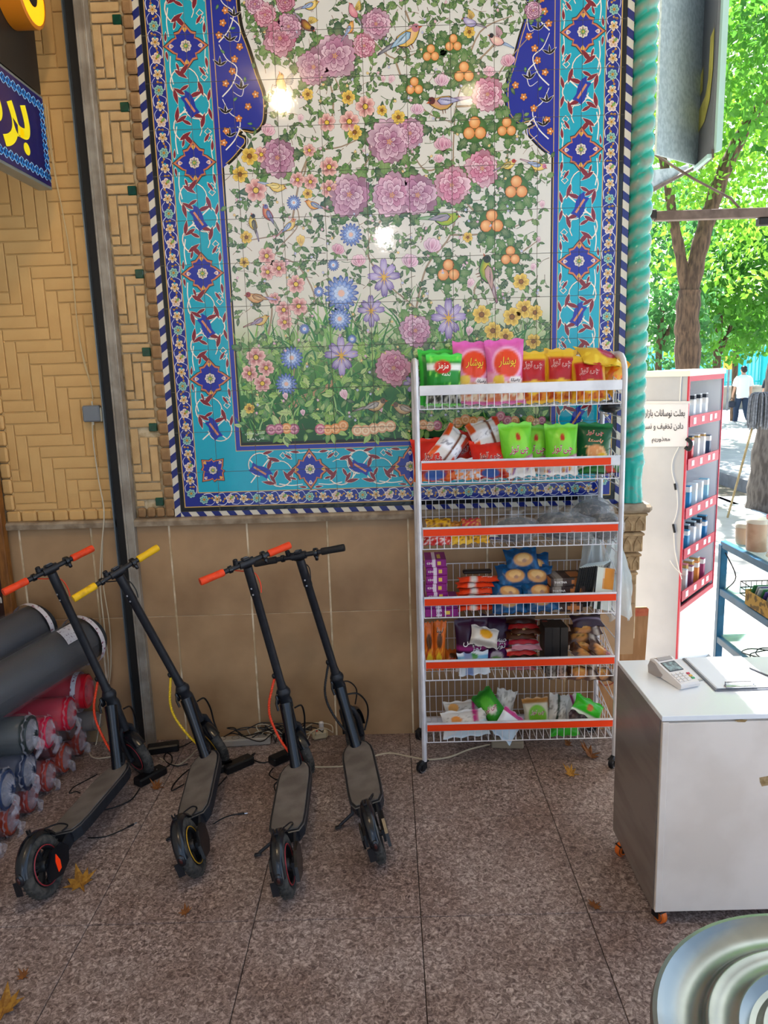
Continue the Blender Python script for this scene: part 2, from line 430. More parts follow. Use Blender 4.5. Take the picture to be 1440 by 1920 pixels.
# ================================================================== tile mural
TS, TX0, TZT = .2013, -1.0752, 3.4687 + .2013      # tile size, left edge, top edge
NC, NR = 11, 12
TX1, TZB = TX0 + NC * TS, TZT - NR * TS
TXC = (TX0 + TX1) / 2
class Art:
    """flat painted shapes: triangles with colours, drawn in order of layer"""
    def __init__(s): s.t = []; s.c = []; s.l = []; s.k = 0
    def jl(s, l): s.k = (s.k + 7) % 23; return l + s.k * .04
    def tri(s, a, b, c, ca, cb, cc, l): s.t.append((a, b, c)); s.c.append((ca, cb, cc)); s.l.append(l)
    def fan(s, pts, col, l, cc=None, cen=None):
        n = len(pts); col = lin(col); cc = lin(cc) if cc else col; l = s.jl(l)
        if cen is None: cen = (sum(p[0] for p in pts) / n, sum(p[1] for p in pts) / n)
        for i in range(n): s.tri(cen, pts[i], pts[(i + 1) % n], cc, col, col, l)
    def poly(s, pts, col, l):
        col = lin(col); l = s.jl(l)
        for t in tessellate_polygon([[Vector((p[0], p[1], 0)) for p in pts]]):
            s.tri(pts[t[0]], pts[t[1]], pts[t[2]], col, col, col, l)
    def rect(s, x0, z0, x1, z1, col, l, col2=None):
        a, b = lin(col), lin(col2 or col)
        s.tri((x0, z0), (x1, z0), (x1, z1), a, a, b, l); s.tri((x0, z0), (x1, z1), (x0, z1), a, b, b, l)
    def stroke(s, pts, w, col, l, w2=None, smooth=5, closed=False):
        P = [(p[0], p[1]) for p in (crom([(p[0], p[1], 0) for p in pts], smooth, closed) if smooth else [Vector((p[0], p[1], 0)) for p in pts])]
        n = len(P); col = lin(col); w2 = w if w2 is None else w2; L = []; l = s.jl(l)
        for i in range(n):
            a, b = (P[i - 1], P[(i + 1) % n]) if closed else (P[max(i - 1, 0)], P[min(i + 1, n - 1)])
            dx, dz = b[0] - a[0], b[1] - a[1]; d = math.hypot(dx, dz) or 1
            ww = (w + (w2 - w) * i / max(1, n - 1)) / 2
            L.append(((P[i][0] - dz / d * ww, P[i][1] + dx / d * ww), (P[i][0] + dz / d * ww, P[i][1] - dx / d * ww)))
        for i in range(n if closed else n - 1):
            a, b = L[i], L[(i + 1) % n]
            s.tri(a[0], a[1], b[1], col, col, col, l); s.tri(a[0], b[1], b[0], col, col, col, l)
A = Art()
W_, MR = '#ece6da', '#7c2433'
rnd = random.Random(11)
def rot2(p, a, c=(0, 0), k=1.0): return (c[0] + k * (p[0] * math.cos(a) - p[1] * math.sin(a)), c[1] + k * (p[0] * math.sin(a) + p[1] * math.cos(a)))
PET = [(0, 0), (.25, .22), (.55, .42), (.8, .40), (.97, .2), (1.0, 0), (.97, -.2), (.8, -.40), (.55, -.42), (.25, -.22)]
NOTCH = [(0, 0), (.25, .22), (.6, .46), (.88, .36), (1.0, .16), (.9, 0), (1.0, -.16), (.88, -.36), (.6, -.46), (.25, -.22)]
LEAF = [(0, 0), (.15, .15), (.38, .24), (.62, .2), (.85, .09), (1, 0), (.85, -.09), (.62, -.2), (.38, -.24), (.15, -.15)]
JAG = [(0, 0), (.12, .2), (.3, .22), (.32, .38), (.52, .27), (.58, .4), (.72, .2), (.86, .2), (1, 0), (.86, -.2), (.72, -.2), (.58, -.4), (.52, -.27), (.32, -.38), (.3, -.22), (.12, -.2)]
def petal(c, a, ln, wd, cin, cout, l, outl='#4a2a3a', shp=PET, ow=.0016):
    P = [rot2((x * ln, y * wd), a, c) for x, y in shp]
    if outl:
        cx, cz = sum(p[0] for p in P) / len(P), sum(p[1] for p in P) / len(P)
        k = 1 + ow / max(.004, ln * .5)
        A.fan([(cx + (p[0] - cx) * k, cz + (p[1] - cz) * k) for p in P], outl, l)
    A.fan(P, cout, l + 1, cin, rot2((.35 * ln, 0), a, c))
    if ln > .017 and outl and outl != W_ and shp is not LEAF and shp is not JAG:
        vc_ = mix(lin(outl), lin(cout), .35)
        for f_ in (-.16, .02, .19): A.stroke([rot2((ln * .28, wd * f_ * .5), a, c), rot2((ln * rnd.uniform(.68, .86), wd * f_ * 1.2), a, c)], min(.0016, ln * .05), vc_, l + 1.95, .0004, 0)
def leaf(c, a, ln, col=None, l=6, shp=LEAF, wd=1.0):
    col = col or rnd.choice(['#3c6b3a', '#2f5a35', '#4f7c3f', '#5c8a48', '#2c5240', '#6b8f52'])
    petal(c, a, ln, ln * wd * .9, mix(lin(col), (.5, .55, .3), .45), col, l, '#1f3324', shp)
    A.stroke([c, rot2((ln * .9, 0), a, c)], .0012, '#1f3a24', l + 2, .0005, 0)
def leafring(c, r, n, l=6, ln=None, jag=True, cols=None):
    for i in range(n):
        a = 2 * PI * (i + rnd.uniform(-.25, .25)) / n
        leaf(rot2((r * .55, 0), a, c), a + rnd.uniform(-.3, .3), (ln or r * .85) * rnd.uniform(.85, 1.1), rnd.choice(cols) if cols else None, l, JAG if jag else LEAF, 1.1)
PINK = ('#c47a9e', '#ecd0e0', '#6c2450'); ROSE = ('#cc6f94', '#f2d4de', '#86204a'); MAUV = ('#b06c94', '#e6ccda', '#6a2850'); RUBY = ('#b8527c', '#eac0d0', '#70143c')
def peony(c, r, pal=PINK, leaves=True, L=14):
    if leaves: leafring(c, r * 1.2, rnd.randint(6, 8), 6, r * .9)
    for ring, (rr, n, wd) in enumerate(((1.06, 9, .8), (.8, 8, .72), (.55, 7, .62), (.34, 5, .5))):
        for i in range(n):
            a = 2 * PI * (i + ring * .5 + rnd.uniform(-.15, .15)) / n
            petal(c, a, r * rr * rnd.uniform(.9, 1.08), r * rr * wd, mix(lin(pal[2]), lin(pal[0]), .25 + .3 * rnd.random()), (mix(lin(pal[1]), lin(pal[2]), rnd.uniform(.3, .75)) if ring == 0 and i % 3 else mix(lin(pal[1]), lin(pal[0]), rnd.uniform(.0, .8))), L + ring * 3, pal[2], NOTCH, .0034)
    for i in range(5): petal(c, i * 1.26, r * .15, r * .1, '#e8c37a', '#a8585e', L + 13, None)
def rose(c, r, pal=ROSE, a=PI / 2, L=14):
    for k, da in enumerate((-.9, .9, -.45, .45, 0)):
        petal(rot2((-r * .5, 0), a, c), a + da * .75, r * (1.25 if k < 2 else 1.4), r * .8, pal[2] if k % 2 else pal[0], pal[1], L + k * 2, pal[2])
    for da in (-1.9, 1.9, PI): leaf(rot2((-r * .45, 0), a, c), a + da, r * .9, None, L - 3)
def blossom(c, r, cp=('#efc8c0', '#a83844'), cc='#e3c04c', n=5, L=14, a0=None, leaves=2):
    a0 = rnd.random() * 6 if a0 is None else a0
    for i in range(leaves): leaf(c, a0 + i * 2.4 + .5, r * 1.7, None, L - 4)
    for i in range(n): petal(c, a0 + 2 * PI * i / n, r, r * .95, cp[1], cp[0], L + 2 * (i % 2), '#7c4048', NOTCH)
    A.fan([rot2((r * .32, 0), k * PI / 4, c) for k in range(8)], '#5b3a26', L + 5); A.fan([rot2((r * .24, 0), k * PI / 4, c) for k in range(8)], cc, L + 6)
def yellow(c, r): blossom(c, r, ('#f0d268', '#b98a1e'), '#8a5a22', 5)
def daisy(c, r, L=14):
    for ring, (rr, n) in enumerate(((1, 16), (.72, 13), (.45, 9))):
        for i in range(n):
            petal(c, 2 * PI * (i + .5 * ring) / n, r * rr, r * .3, '#dfe7f5', ('#2f52a4', '#5f86cf', '#b8cdf0')[ring], L + 3 * ring, '#23387c')
    A.fan([rot2((r * .2, 0), k * PI / 4, c) for k in range(8)], '#e3b9a8', L + 10)
def iris(c, r, L=14):
    for a, k in ((PI / 2, 1.0), (PI / 2 - .75, .85), (PI / 2 + .75, .85), (.1, .9), (PI - .1, .9), (-PI / 2, 1.05), (-PI / 2 - .6, .8), (-PI / 2 + .6, .8)):
        petal(c, a, r * k, r * .42, '#e6dcf0', rnd.choice(['#7d67a8', '#9a86bf', '#6c5598']), L + 2 * int(k * 3), '#3c2a5e', NOTCH)
        A.stroke([c, rot2((r * .45 * k, 0), a, c)], r * .09, '#dcae3e', L + 12, .0005, 0)
def peach(c, r, L=12):
    leafring(c, r * 1.25, 8, 8, r * .95, True, ['#2f5a35', '#3d6b3b', '#4d7a40'])
    A.fan([rot2((r * .85, 0), k * PI / 6, c) for k in range(12)], '#3a6336', L, '#6d8f4a')
    for i in range(3):
        p = rot2((r * .42, 0), PI / 2 + i * 2.09, c)
        A.fan([rot2((r * .40, 0), k * PI / 5, p) for k in range(10)], '#7a4a22', L + 3)
        A.fan([rot2((r * .36, 0), k * PI / 5, p) for k in range(10)], '#d98a4a', L + 4, '#f3c58e', (p[0] - r * .1, p[1] + r * .1))
def bud(c, r, a=PI / 2, col=('#d08aa8', '#f2dbe2'), L=14):
    petal(c, a + .25, r, r * .5, col[0], col[1], L, '#7b3550'); petal(c, a - .25, r, r * .5, col[0], col[1], L + 2, '#7b3550'); petal(c, a, r * 1.1, r * .4, col[0], col[1], L + 4, '#7b3550')
    leaf(c, a + 2.2, r * .9, None, L - 2); leaf(c, a - 2.2, r * .9, None, L - 2)
BODY = [(-.55, .05), (-.35, .26), (0, .34), (.3, .34), (.5, .42), (.66, .38), (.74, .24), (.66, .1), (.5, -.08), (.25, -.26), (-.1, -.3), (-.4, -.16)]
WING = [(.28, .2), (.1, .3), (-.25, .24), (-.6, .08), (-.85, -.08), (-.5, -.1), (-.15, -.12), (.15, -.02)]
TAIL = [(-.4, .12), (-.9, .08), (-1.45, -.06), (-1.5, -.16), (-1.0, -.12), (-.4, -.1)]
def bird(c, s, a=0.0, flip=1, body=('#e0b84e', '#f0dca0'), wing=('#6f7fb0', '#c9cfe4'), tail='#6a5a78', head=None, fly=False, L=24):
    T = lambda P, k=1.0: [rot2((x * flip * k, y * k), a * flip, c, s) for x, y in P]
    ce = lambda P: (sum(p[0] for p in P) / len(P), sum(p[1] for p in P) / len(P))
    def sh(P, col, cc, l, o=1.09):
        Q = T(P); cx, cz = ce(Q); A.fan([(cx + (q[0] - cx) * o, cz + (q[1] - cz) * o) for q in Q], '#3a2c2e', l); A.fan(Q, col, l + 1, cc)
    sh(TAIL, tail, mix(lin(tail), (1, 1, 1), .4), L)
    if fly:
        for k in range(6):
            petal(rot2((.1 * flip * s, .2 * s), a * flip, c), (PI / 2 + .3 - k * .17 if flip < 0 else PI / 2 - .3 + k * .17) + a * flip, s * (.95 - .06 * k), s * .2, wing[1], wing[0], L + 2 + k, '#4a3a3e')
    sh(BODY, body[0], body[1], L + 10)
    if not fly:
        sh(WING, wing[0], wing[1], L + 13)
        for k in range(4): A.stroke(T([(.1 - .1 * k, .22 - .05 * k), (-.35 - .08 * k, .1 - .05 * k)]), s * .035, mix(lin(wing[0]), (.02, .02, .05), .5), L + 15, s * .01, 0)
    hc = T([(.58, .3)])[0]
    if head: A.fan([rot2((.19 * s, 0), k * PI / 5, hc) for k in range(10)], head, L + 15)
    A.fan(T([(.72, .32), (.92, .24), (.72, .2)]), '#b5562e', L + 15); A.fan([rot2((.04 * s, 0), k * PI / 3, T([(.63, .33)])[0]) for k in range(6)], '#141018', L + 17)
    for k in (.0, .14): A.stroke(T([(k, -.26), (k + .03, -.5)]), s * .05, '#7a5238', L, s * .03, 0)
def branch(P, w=.006, w2=.002, col='#a08a72', sm=5):
    A.stroke(P, w + .002, '#5c4638', 3, w2 + .001, sm); A.stroke(P, w, col, 4, w2, sm)

def mp(px, py): p = at_y(px, py, WALL_Y - .01); return (p.x, p.z)
KM = .2013 / 76.0           # metres per pixel on the mural, about
# ---- ground colours and bands
IN0, IN1, INB = .337, TX1 - TX0 - .337, .345
U = lambda u: TX0 + u
A.rect(TX0, TZB, TX1, TZT, '#10151a', 0)
def ring(o, col, l):
    A.rect(U(o), TZB + o, TX1 - o, TZT, col, l)
for o, col, l in ((.021, '#c9a35a', 1), (.026, '#1b2a86', 1.3), (.094, '#c9a35a', 1.6), (.0985, '#18a3bd', 1.9), (.302, '#c9a35a', 2.2), (.3055, '#23339f', 2.5), (.326, '#c9a35a', 2.7), (.330, '#14120f', 2.8)):
    ring(o, col, l * .4)
zg = [(TZB + .345, '#22502c'), (TZB + .56, '#2f6a38'), (TZB + .72, '#5d8c4c'), (TZB + .84, '#b4c296'), (TZB + .96, '#d6d3c4'), (TZB + 1.3, '#dad6ce'), (TZT, '#d6d6d4')]
for (za, ca), (zb, cb) in zip(zg[:-1], zg[1:]): A.rect(U(.338), za, TX1 - .338, zb, ca, 1.2, cb)
# ---- blue spandrels with the cusped outline
SPL = [(444, -60), (446.7, 0), (453, 50), (467, 90), (483, 140), (495, 173), (498, 200), (495, 230), (480, 247), (466, 246), (455, 245), (450, 253), (461, 259), (462, 268), (455, 277), (447, 287), (437, 298), (427, 307)]
Ls = [mp(*p) for p in SPL]
zbot = Ls[-1][1]
for sgn in (1, -1):
    mir = (lambda p: p) if sgn > 0 else (lambda p: (2 * TXC - p[0], p[1]))
    edge = [mir(p) for p in Ls]; x_in = mir((U(.330), 0))[0]
    sm = [(p.x, p.y) for p in crom([(p[0], p[1], 0) for p in edge], 4)]
    A.poly([(x_in, TZT)] + sm + [(x_in, zbot - .02)], '#1f2e98', 2.0)
    A.stroke(sm, .016, '#14120f', 2.4, smooth=0); A.stroke([(p[0] - sgn * .009, p[1]) for p in sm], .004, '#c9a35a', 2.6, smooth=0)
    for k in range(26):      # orange blossoms and white curling stems on the blue
        zz = zbot + .08 + (TZT - zbot - .1) * (k + .5) / 26
        xe = min(Ls, key=lambda p: abs(p[1] - zz))[0] - .03
        xx = U(.345) + (xe - U(.345)) * ((k * .618) % 1)
        c = mir((xx, zz))
        if k % 2 == 0:
            for i in range(5): petal(c, 2 * PI * i / 5 + k, .016, .013, '#c97a3a', '#d98a4c', 6, '#3a2420')
            A.fan([rot2((.004, 0), i, c) for i in range(6)], '#f3ead8', 9)
        elif k % 4 == 1:
            for da in (.5, 1.5, 2.4): petal(c, da * (1 if sgn > 0 else -1) + (0 if sgn > 0 else PI), .038, .022, '#14131a', '#14131a', 6, '#ece8de', LEAF, .004)
        else:
            leaf(c, k, .025, '#3f8a4a', 6)
    for k in range(3):
        z0 = zbot + .06 + .23 * k; xb = U(.352)
        A.stroke([mir(p) for p in ((xb, z0), (xb + .05, z0 + .05), (xb + .075, z0 + .12), (xb + .03, z0 + .16), (xb + .0, z0 + .22))], .006, '#e9e6de', 5, .003)
        A.stroke([mir(p) for p in ((xb + .06, z0 + .1), (xb + .1, z0 + .06), (xb + .09, z0 + .0), (xb + .05, z0 + .02))], .005, '#e9e6de', 5, .002)

# ---- turquoise scroll border: one unit of .5 m, placed along a band
MED = [(0, .095), (.03, .06), (.05, .055), (.045, .035), (.06, .03), (.10, 0)]
def medallion(c, a, k=1.0):
    h = [(y, x) for x, y in MED[::-1]]
    q = MED; P = []
    P += [(x, y) for x, y in q]; P += [(x, -y) for x, y in q[::-1][1:]]; P += [(-x, -y) for x, y in q[1:]]; P += [(-x, y) for x, y in q[::-1][1:-1]]
    R = lambda k2, col, l: A.poly([rot2((x * k2, y * k2), a, c, k) for x, y in P], col, l)
    R(1.06, '#2a2030', 8); R(1.0, '#c7784e', 9); R(.87, '#22309a', 10)
    for i in range(8): petal(c, a + i * PI / 4, .026 * k, .02 * k, '#7c2433', '#efe9dd', 11, '#14131a')
    A.fan([rot2((.011 * k, 0), i * PI / 4, c) for i in range(8)], '#4f9a5a', 14); A.fan([rot2((.006 * k, 0), i * PI / 4, c) for i in range(8)], '#e3c04c', 15)
    for i in range(4):
        p = rot2((.055 * k, 0), a + i * PI / 2, c)
        petal(p, a + i * PI / 2, .022 * k, .022 * k, *(('#d9a13e', '#e3b45a') if i % 2 else ('#9b3a44', '#efe9dd')), 12, None)
def wleaf(c, a, ln, wd=.62, l=8): petal(c, a, ln * 1.35, ln * wd * 1.35, MR, MR, l, W_, LEAF, .0042)
def scroll(T, ss):
    """T maps (s along, t across) to the wall; ss handedness"""
    ang = lambda s0, t0, a: math.atan2(T(s0 + math.cos(a) * .01, t0 + math.sin(a) * .01)[1] - T(s0, t0)[1], T(s0 + math.cos(a) * .01, t0 + math.sin(a) * .01)[0] - T(s0, t0)[0])
    for sg in (1, -1):
        for (cs, ct, r, a0, a1) in ((.155 * sg, -.018, .066, -2.6, 2.2), (.25 * sg, .03, .06, .4, 4.6)):
            pts = [T(cs + r * math.cos(a0 + (a1 - a0) * i / 14), ct + r * math.sin(a0 + (a1 - a0) * i / 14) * (1 if sg > 0 else 1)) for i in range(15)]
            A.stroke(pts, .0085, '#3b3a3e', 4, .006, 0); A.stroke(pts, .006, W_, 5, .004, 0)
        for (s0, t0, a, ln) in ((.10 * sg, -.06, 1.0, .05), (.125 * sg, -.04, 2.4, .055), (.15 * sg, .045, .3, .05), (.18 * sg, -.07, .2, .05), (.215 * sg, .0, 1.9, .05), (.205 * sg, -.02, 4.2, .045), (.09 * sg, .055, .6, .035), (.07 * sg, -.05, .3, .03), (.235 * sg, .085, 2.9, .04), (.165 * sg, .0, 5.2, .04), (.02 * sg, -.092, .1, .03), (.05 * sg, .088, .1, .035)):
            wleaf(T(s0, t0), ang(s0, t0, a if sg > 0 else PI - a), ln)
        A.stroke([T(.04 * sg, -.075), T(.1 * sg, -.08), T(.16 * sg, -.07)], .005, W_, 5)
        A.stroke([T(.0 * sg, .09), T(.06 * sg, .084), T(.12 * sg, .092)], .004, W_, 5)
        kc = (.12 * sg, .074)
        for d in (-.013, .013):
            sq = [T(kc[0] + d + x, kc[1] + y) for x, y in ((0, .016), (.016, 0), (0, -.016), (-.016, 0))]
            A.stroke(sq, .0065, '#3b3a3e', 6, smooth=0, closed=True); A.stroke(sq, .0042, W_, 7, smooth=0, closed=True)
def cross(T):
    A.stroke([T(-.05, -.06), T(.05, .06)], .006, W_, 5, smooth=0); A.stroke([T(-.05, .06), T(.05, -.06)], .006, W_, 5, smooth=0)
    P = [T(x, y) for x, y in ((-.058, .002), (-.04, .022), (-.034, .044), (-.01, .026), (.022, .02), (.05, .004), (.064, -.02), (.04, -.022), (.034, -.044), (.01, -.026), (-.022, -.02))]
    A.poly(P, '#2136a0', 9)
    A.stroke([T(-.03, .02), T(0, 0), T(.03, -.02)], .010, '#d08a62', 10, smooth=0)
bc = .2                                       # centre line of the band from the edge
for side in (0, 1):
    xc = TX0 + bc if side == 0 else TX1 - bc; sd = 1 if side == 0 else -1
    for k in range(6):
        zc = at_y(387, 513).z + .5 * (k - 2)
        if zc < TZB + .42: continue
        T = lambda s, t, xc=xc, zc=zc, sd=sd: (xc + sd * t, zc + s)
        medallion((xc, zc), 0); scroll(T, sd)
        cross(lambda s, t, xc=xc, zc=zc, sd=sd: (xc + sd * t, zc + .25 + s)); 
        if k == 1 or zc - .5 < TZB + .42: cross(lambda s, t, xc=xc, zc=zc, sd=sd: (xc + sd * t, zc - .25 + s))
    medallion((xc - sd * .02, TZB + .21), PI / 4, .8)
xm = at_y(582, 885).x
for k in range(4):
    xc = xm + .508 * k; zc = TZB + bc
    if xc > TX1 - .4: break
    T = lambda s, t, xc=xc, zc=zc: (xc + s, zc + t)
    medallion((xc, zc), PI / 2); scroll(T, 1); cross(lambda s, t, xc=xc, zc=zc: (xc + .254 + s, zc + t))
    if k == 0: cross(lambda s, t, xc=xc, zc=zc: (xc - .254 + s, zc + t))
# ---- narrow navy flower band
def floret(c, k, r=.023):
    if k % 4 == 0:
        for i in range(7): petal(c, i * .9, r, r * .75, '#2e6f66', '#9fd0c4', 5, '#1a2440')
    elif k % 4 == 2:
        for i in range(5): petal(c, i * 1.257 + 1.57, r, r * .9, '#8c2a34', '#e6d3c4', 5, '#f0ead8')
        leaf(c, .8, r * 1.1, '#6aa83e', 8)
    else:
        for i in range(5): petal(c, i * 1.257 - .4, r * .95, r * .7, '#c9872e', '#efe3c8', 5, '#181424')
        petal(c, 1.57, r, r * .8, '#2aa0c0', '#2aa0c0', 4, None)
    A.fan([rot2((r * .3, 0), i, c) for i in range(6)], '#e0a93c', 9, '#5a1c22')
def band(T, n, stp):
    for k in range(n):
        floret(T((k + .5) * stp, 0), k)
        c = T((k + 1) * stp, .006 * (-1) ** k)
        petal(c, k, .014, .012, '#6b3a12', '#e0a93c', 5, None); petal(c, k + PI, .012, .011, '#6b3a12', '#e0a93c', 5, None)
        A.stroke([T((k + .5) * stp, .027 * (-1) ** k), T((k + 1.0) * stp, .030 * (-1) ** k), T((k + 1.35) * stp, .008 * (-1) ** k)], .004, '#dfe2ee', 4, .002)
        A.stroke([T((k + .6) * stp, -.025 * (-1) ** k), T((k + 1.0) * stp, -.029 * (-1) ** k), T((k + 1.3) * stp, -.014)], .003, '#dfe2ee', 4, .0015)
st = .0675
band(lambda s, t: (TX0 + .0605 + t, TZB + .06 + s), int((TZT - TZB - .06) / st), st)
band(lambda s, t: (TX1 - .0605 - t, TZB + .06 + s), int((TZT - TZB - .06) / st), st)
band(lambda s, t: (TX0 + .09 + s, TZB + .0605 + t), int((TX1 - TX0 - .16) / st), st)

# ---- branches
for P in ([(522, 795), (560, 745), (600, 735), (628, 712)], [(522, 792), (505, 760), (490, 735), (478, 690), (470, 640)], [(545, 750), (552, 690), (558, 640), (557, 575)], [(558, 600), (590, 560), (560, 500), (520, 480)],
          [(500, 640), (510, 580), (495, 530), (520, 470), (560, 420), (550, 370)], [(560, 420), (520, 440), (470, 450)], [(545, 430), (575, 300), (640, 275), (675, 260)], [(575, 300), (560, 340), (480, 350)],
          [(620, 240), (625, 190), (615, 150), (590, 130)], [(640, 240), (645, 190), (625, 140)], [(700, 430), (690, 480), (735, 540), (780, 580), (800, 640)], [(700, 430), (720, 400), (690, 380)],
          [(780, 580), (800, 500), (845, 440), (860, 360), (850, 300), (855, 200), (870, 140), (850, 90)], [(850, 300), (800, 320), (770, 280)], [(855, 200), (910, 190), (940, 130), (1000, 60)], [(870, 140), (900, 60), (960, 30)],
          [(860, 360), (900, 400), (960, 360), (1000, 330), (1015, 290)], [(960, 360), (950, 320), (960, 250), (1000, 240)], [(845, 440), (890, 440), (950, 430), (1000, 410)], [(950, 430), (960, 480), (1010, 450)],
          [(900, 580), (890, 540), (930, 500), (955, 485)], [(570, 60), (540, 30), (500, 20)], [(650, 60), (690, 70), (740, 110), (800, 90)], [(740, 110), (760, 160), (800, 210), (850, 230)], [(760, 20), (770, 60), (740, 100)], [(930, 80), (900, 110), (870, 130)], [(700, 250), (690, 300), (660, 330)], [(560, 130), (530, 100), (500, 90)]):
    branch([mp(*p) for p in P], .0075, .003)
# log and rocks along the bottom
branch([mp(*p) for p in [(522, 795), (548, 762), (590, 738), (615, 725), (630, 708)]], .03, .02, '#b08d6a')
for px, py, n, r in ((530, 806, 4, 13), (622, 802, 4, 13), (701, 803, 5, 14), (800, 795, 4, 12), (880, 790, 4, 13), (945, 785, 4, 12), (1005, 790, 3, 10)):
    leafring(mp(px, py), .055, 9, 6, .06, False, ['#7fae4a', '#9cc46a', '#5e9440', '#b7cf86'])
    for i in range(n):
        c = mp(px + (i - n / 2 + .5) * r * 1.1, py + rnd.uniform(-5, 5)); pal = rnd.choice([('#d9a07a', '#f0d9b8'), ('#c2607c', '#e6b0b8'), ('#d98a4a', '#f0c090'), ('#9a5070', '#d9a0b0')])
        for k in range(3): A.fan([rot2((r * KM * (.8 - .24 * k), 0), j * PI / 5, c) for j in range(10)], (pal[0], pal[1], pal[0])[k], 16 + k, pal[1])
# blades of grass rising from the ground
for k in range(420):
    px = rnd.uniform(450, 1015); py = rnd.uniform(630, 825); c = mp(px, py); ln = rnd.uniform(.06, .17); a = PI / 2 + rnd.uniform(-.7, .7)
    b = rot2((ln * .55, ln * .12 * rnd.choice((-1, 1))), a, c); t = rot2((ln, ln * .3 * rnd.uniform(-1, 1)), a, c)
    A.stroke([c, b, t], rnd.uniform(.007, .014), rnd.choice(['#4f8f45', '#2f6d38', '#7eb057', '#3b7d4e', '#97bd78', '#24582f']), 5 + rnd.random(), .001, 4)
for px, py, h in ((600, 640, 90), (620, 650, 110), (690, 690, 120), (715, 690, 100), (640, 740, 70), (760, 640, 90), (830, 660, 90), (870, 660, 100), (560, 690, 80), (930, 680, 80), (980, 680, 90), (660, 640, 120)):
    for k in range(7):
        c = mp(px + rnd.uniform(-8, 8), py); ln = h * KM * rnd.uniform(.7, 1.15); a = PI / 2 + (k - 3) * .2
        A.stroke([c, rot2((ln * .5, 0), a - (k - 3) * .06, c), rot2((ln, 0), a + (k - 3) * .07, c)], .014, rnd.choice(['#3f7d43', '#5b9450', '#2d6a3a', '#7fae60']), 6 + .2 * k, .0015, 4)
# ---- flowers
for px, py, r, pal in ((525, 72, 26, RUBY), (541, 50, 20, PINK), (497, 28, 17, ROSE), (478, 8, 15, PINK), (535, 5, 14, RUBY), (628, 105, 33, MAUV), (588, 126, 27, MAUV), (705, 45, 22, PINK), (683, 86, 18, ROSE), (520, 296, 29, MAUV), (730, 266, 35, MAUV), (769, 250, 23, PINK),
                       (655, 365, 34, MAUV), (735, 366, 35, PINK), (783, 366, 32, MAUV), (847, 347, 29, ROSE), (904, 316, 27, ROSE), (914, 177, 25, ROSE), (779, 620, 27, PINK), (738, 690, 30, RUBY), (1000, 20, 13, PINK)):
    peony(mp(px, py), r * KM * 1.05, pal)
for px, py, r in ((808, 101, 19), (850, 82, 19), (870, 137, 23), (890, 243, 27), (950, 240, 22), (968, 353, 27), (922, 417, 28), (957, 481, 23), (841, 509, 27), (777, 163, 20)): peach(mp(px, py), r * KM)
for px, py, r in ((468, 293, 15), (450, 327, 14), (577, 177, 10), (653, 183, 12), (716, 207, 9), (747, 220, 12), (665, 248, 13), (577, 363, 9), (462, 445, 11), (458, 492, 9), (977, 528, 15), (903, 590, 17), (960, 594, 17), (983, 579, 17), (1003, 586, 14), (924, 620, 16), (948, 631, 15), (468, 766, 10), (880, 60, 10), (877, 445, 9), (1000, 640, 14)): yellow(mp(px, py), r * KM)
for px, py, r in ((685, 200, 16), (613, 230, 14), (655, 228, 16), (617, 313, 15), (558, 337, 12), (582, 341, 12), (617, 354, 14), (480, 357, 18), (490, 290, 12), (500, 480, 14), (502, 510, 13), (523, 503, 14), (555, 533, 15), (560, 574, 15), (532, 581, 14), (534, 604, 13), (515, 560, 10), (480, 670, 17), (468, 700, 14), (499, 690, 14), (492, 719, 15), (580, 282, 10)): blossom(mp(px, py), r * KM * 1.1)
for px, py, r in ((658, 440, 19), (640, 550, 30), (637, 598, 20), (547, 671, 20), (537, 720, 19), (571, 617, 9), (551, 380, 12), (660, 636, 8), (625, 497, 10), (598, 547, 9)): daisy(mp(px, py), r * KM * 1.05)
for px, py, r in ((720, 520, 32), (696, 583, 27), (841, 597, 35), (640, 667, 34), (775, 720, 20)): iris(mp(px, py), r * KM * 1.05)
for px, py, r in ((768, 493, 17), (810, 464, 18), (502, 247, 14), (782, 208, 13), (828, 154, 14), (829, 274, 16), (953, 117, 14), (917, 137, 12), (823, 300, 10), (633, 470, 13), (673, 492, 15), (837, 273, 12)): rose(mp(px, py), r * KM, rnd.choice((ROSE, RUBY, PINK)), PI / 2 + rnd.uniform(-.4, .4))
for px, py, r in ((562, 230, 10), (730, 157, 11), (718, 155, 8), (545, 345, 8), (878, 540, 13), (878, 630, 13), (997, 508, 10), (1018, 391, 10), (649, 750, 15), (537, 750, 10), (569, 780, 9), (716, 773, 8), (565, 463, 15), (535, 500, 9), (1012, 455, 8), (940, 200, 8), (770, 60, 8)): bud(mp(px, py), r * KM * 1.3, PI / 2 + rnd.uniform(-.5, .5), ('#c8963a', '#f0d98a') if (px, py) == (565, 463) else ('#d08aa8', '#f2dbe2'))
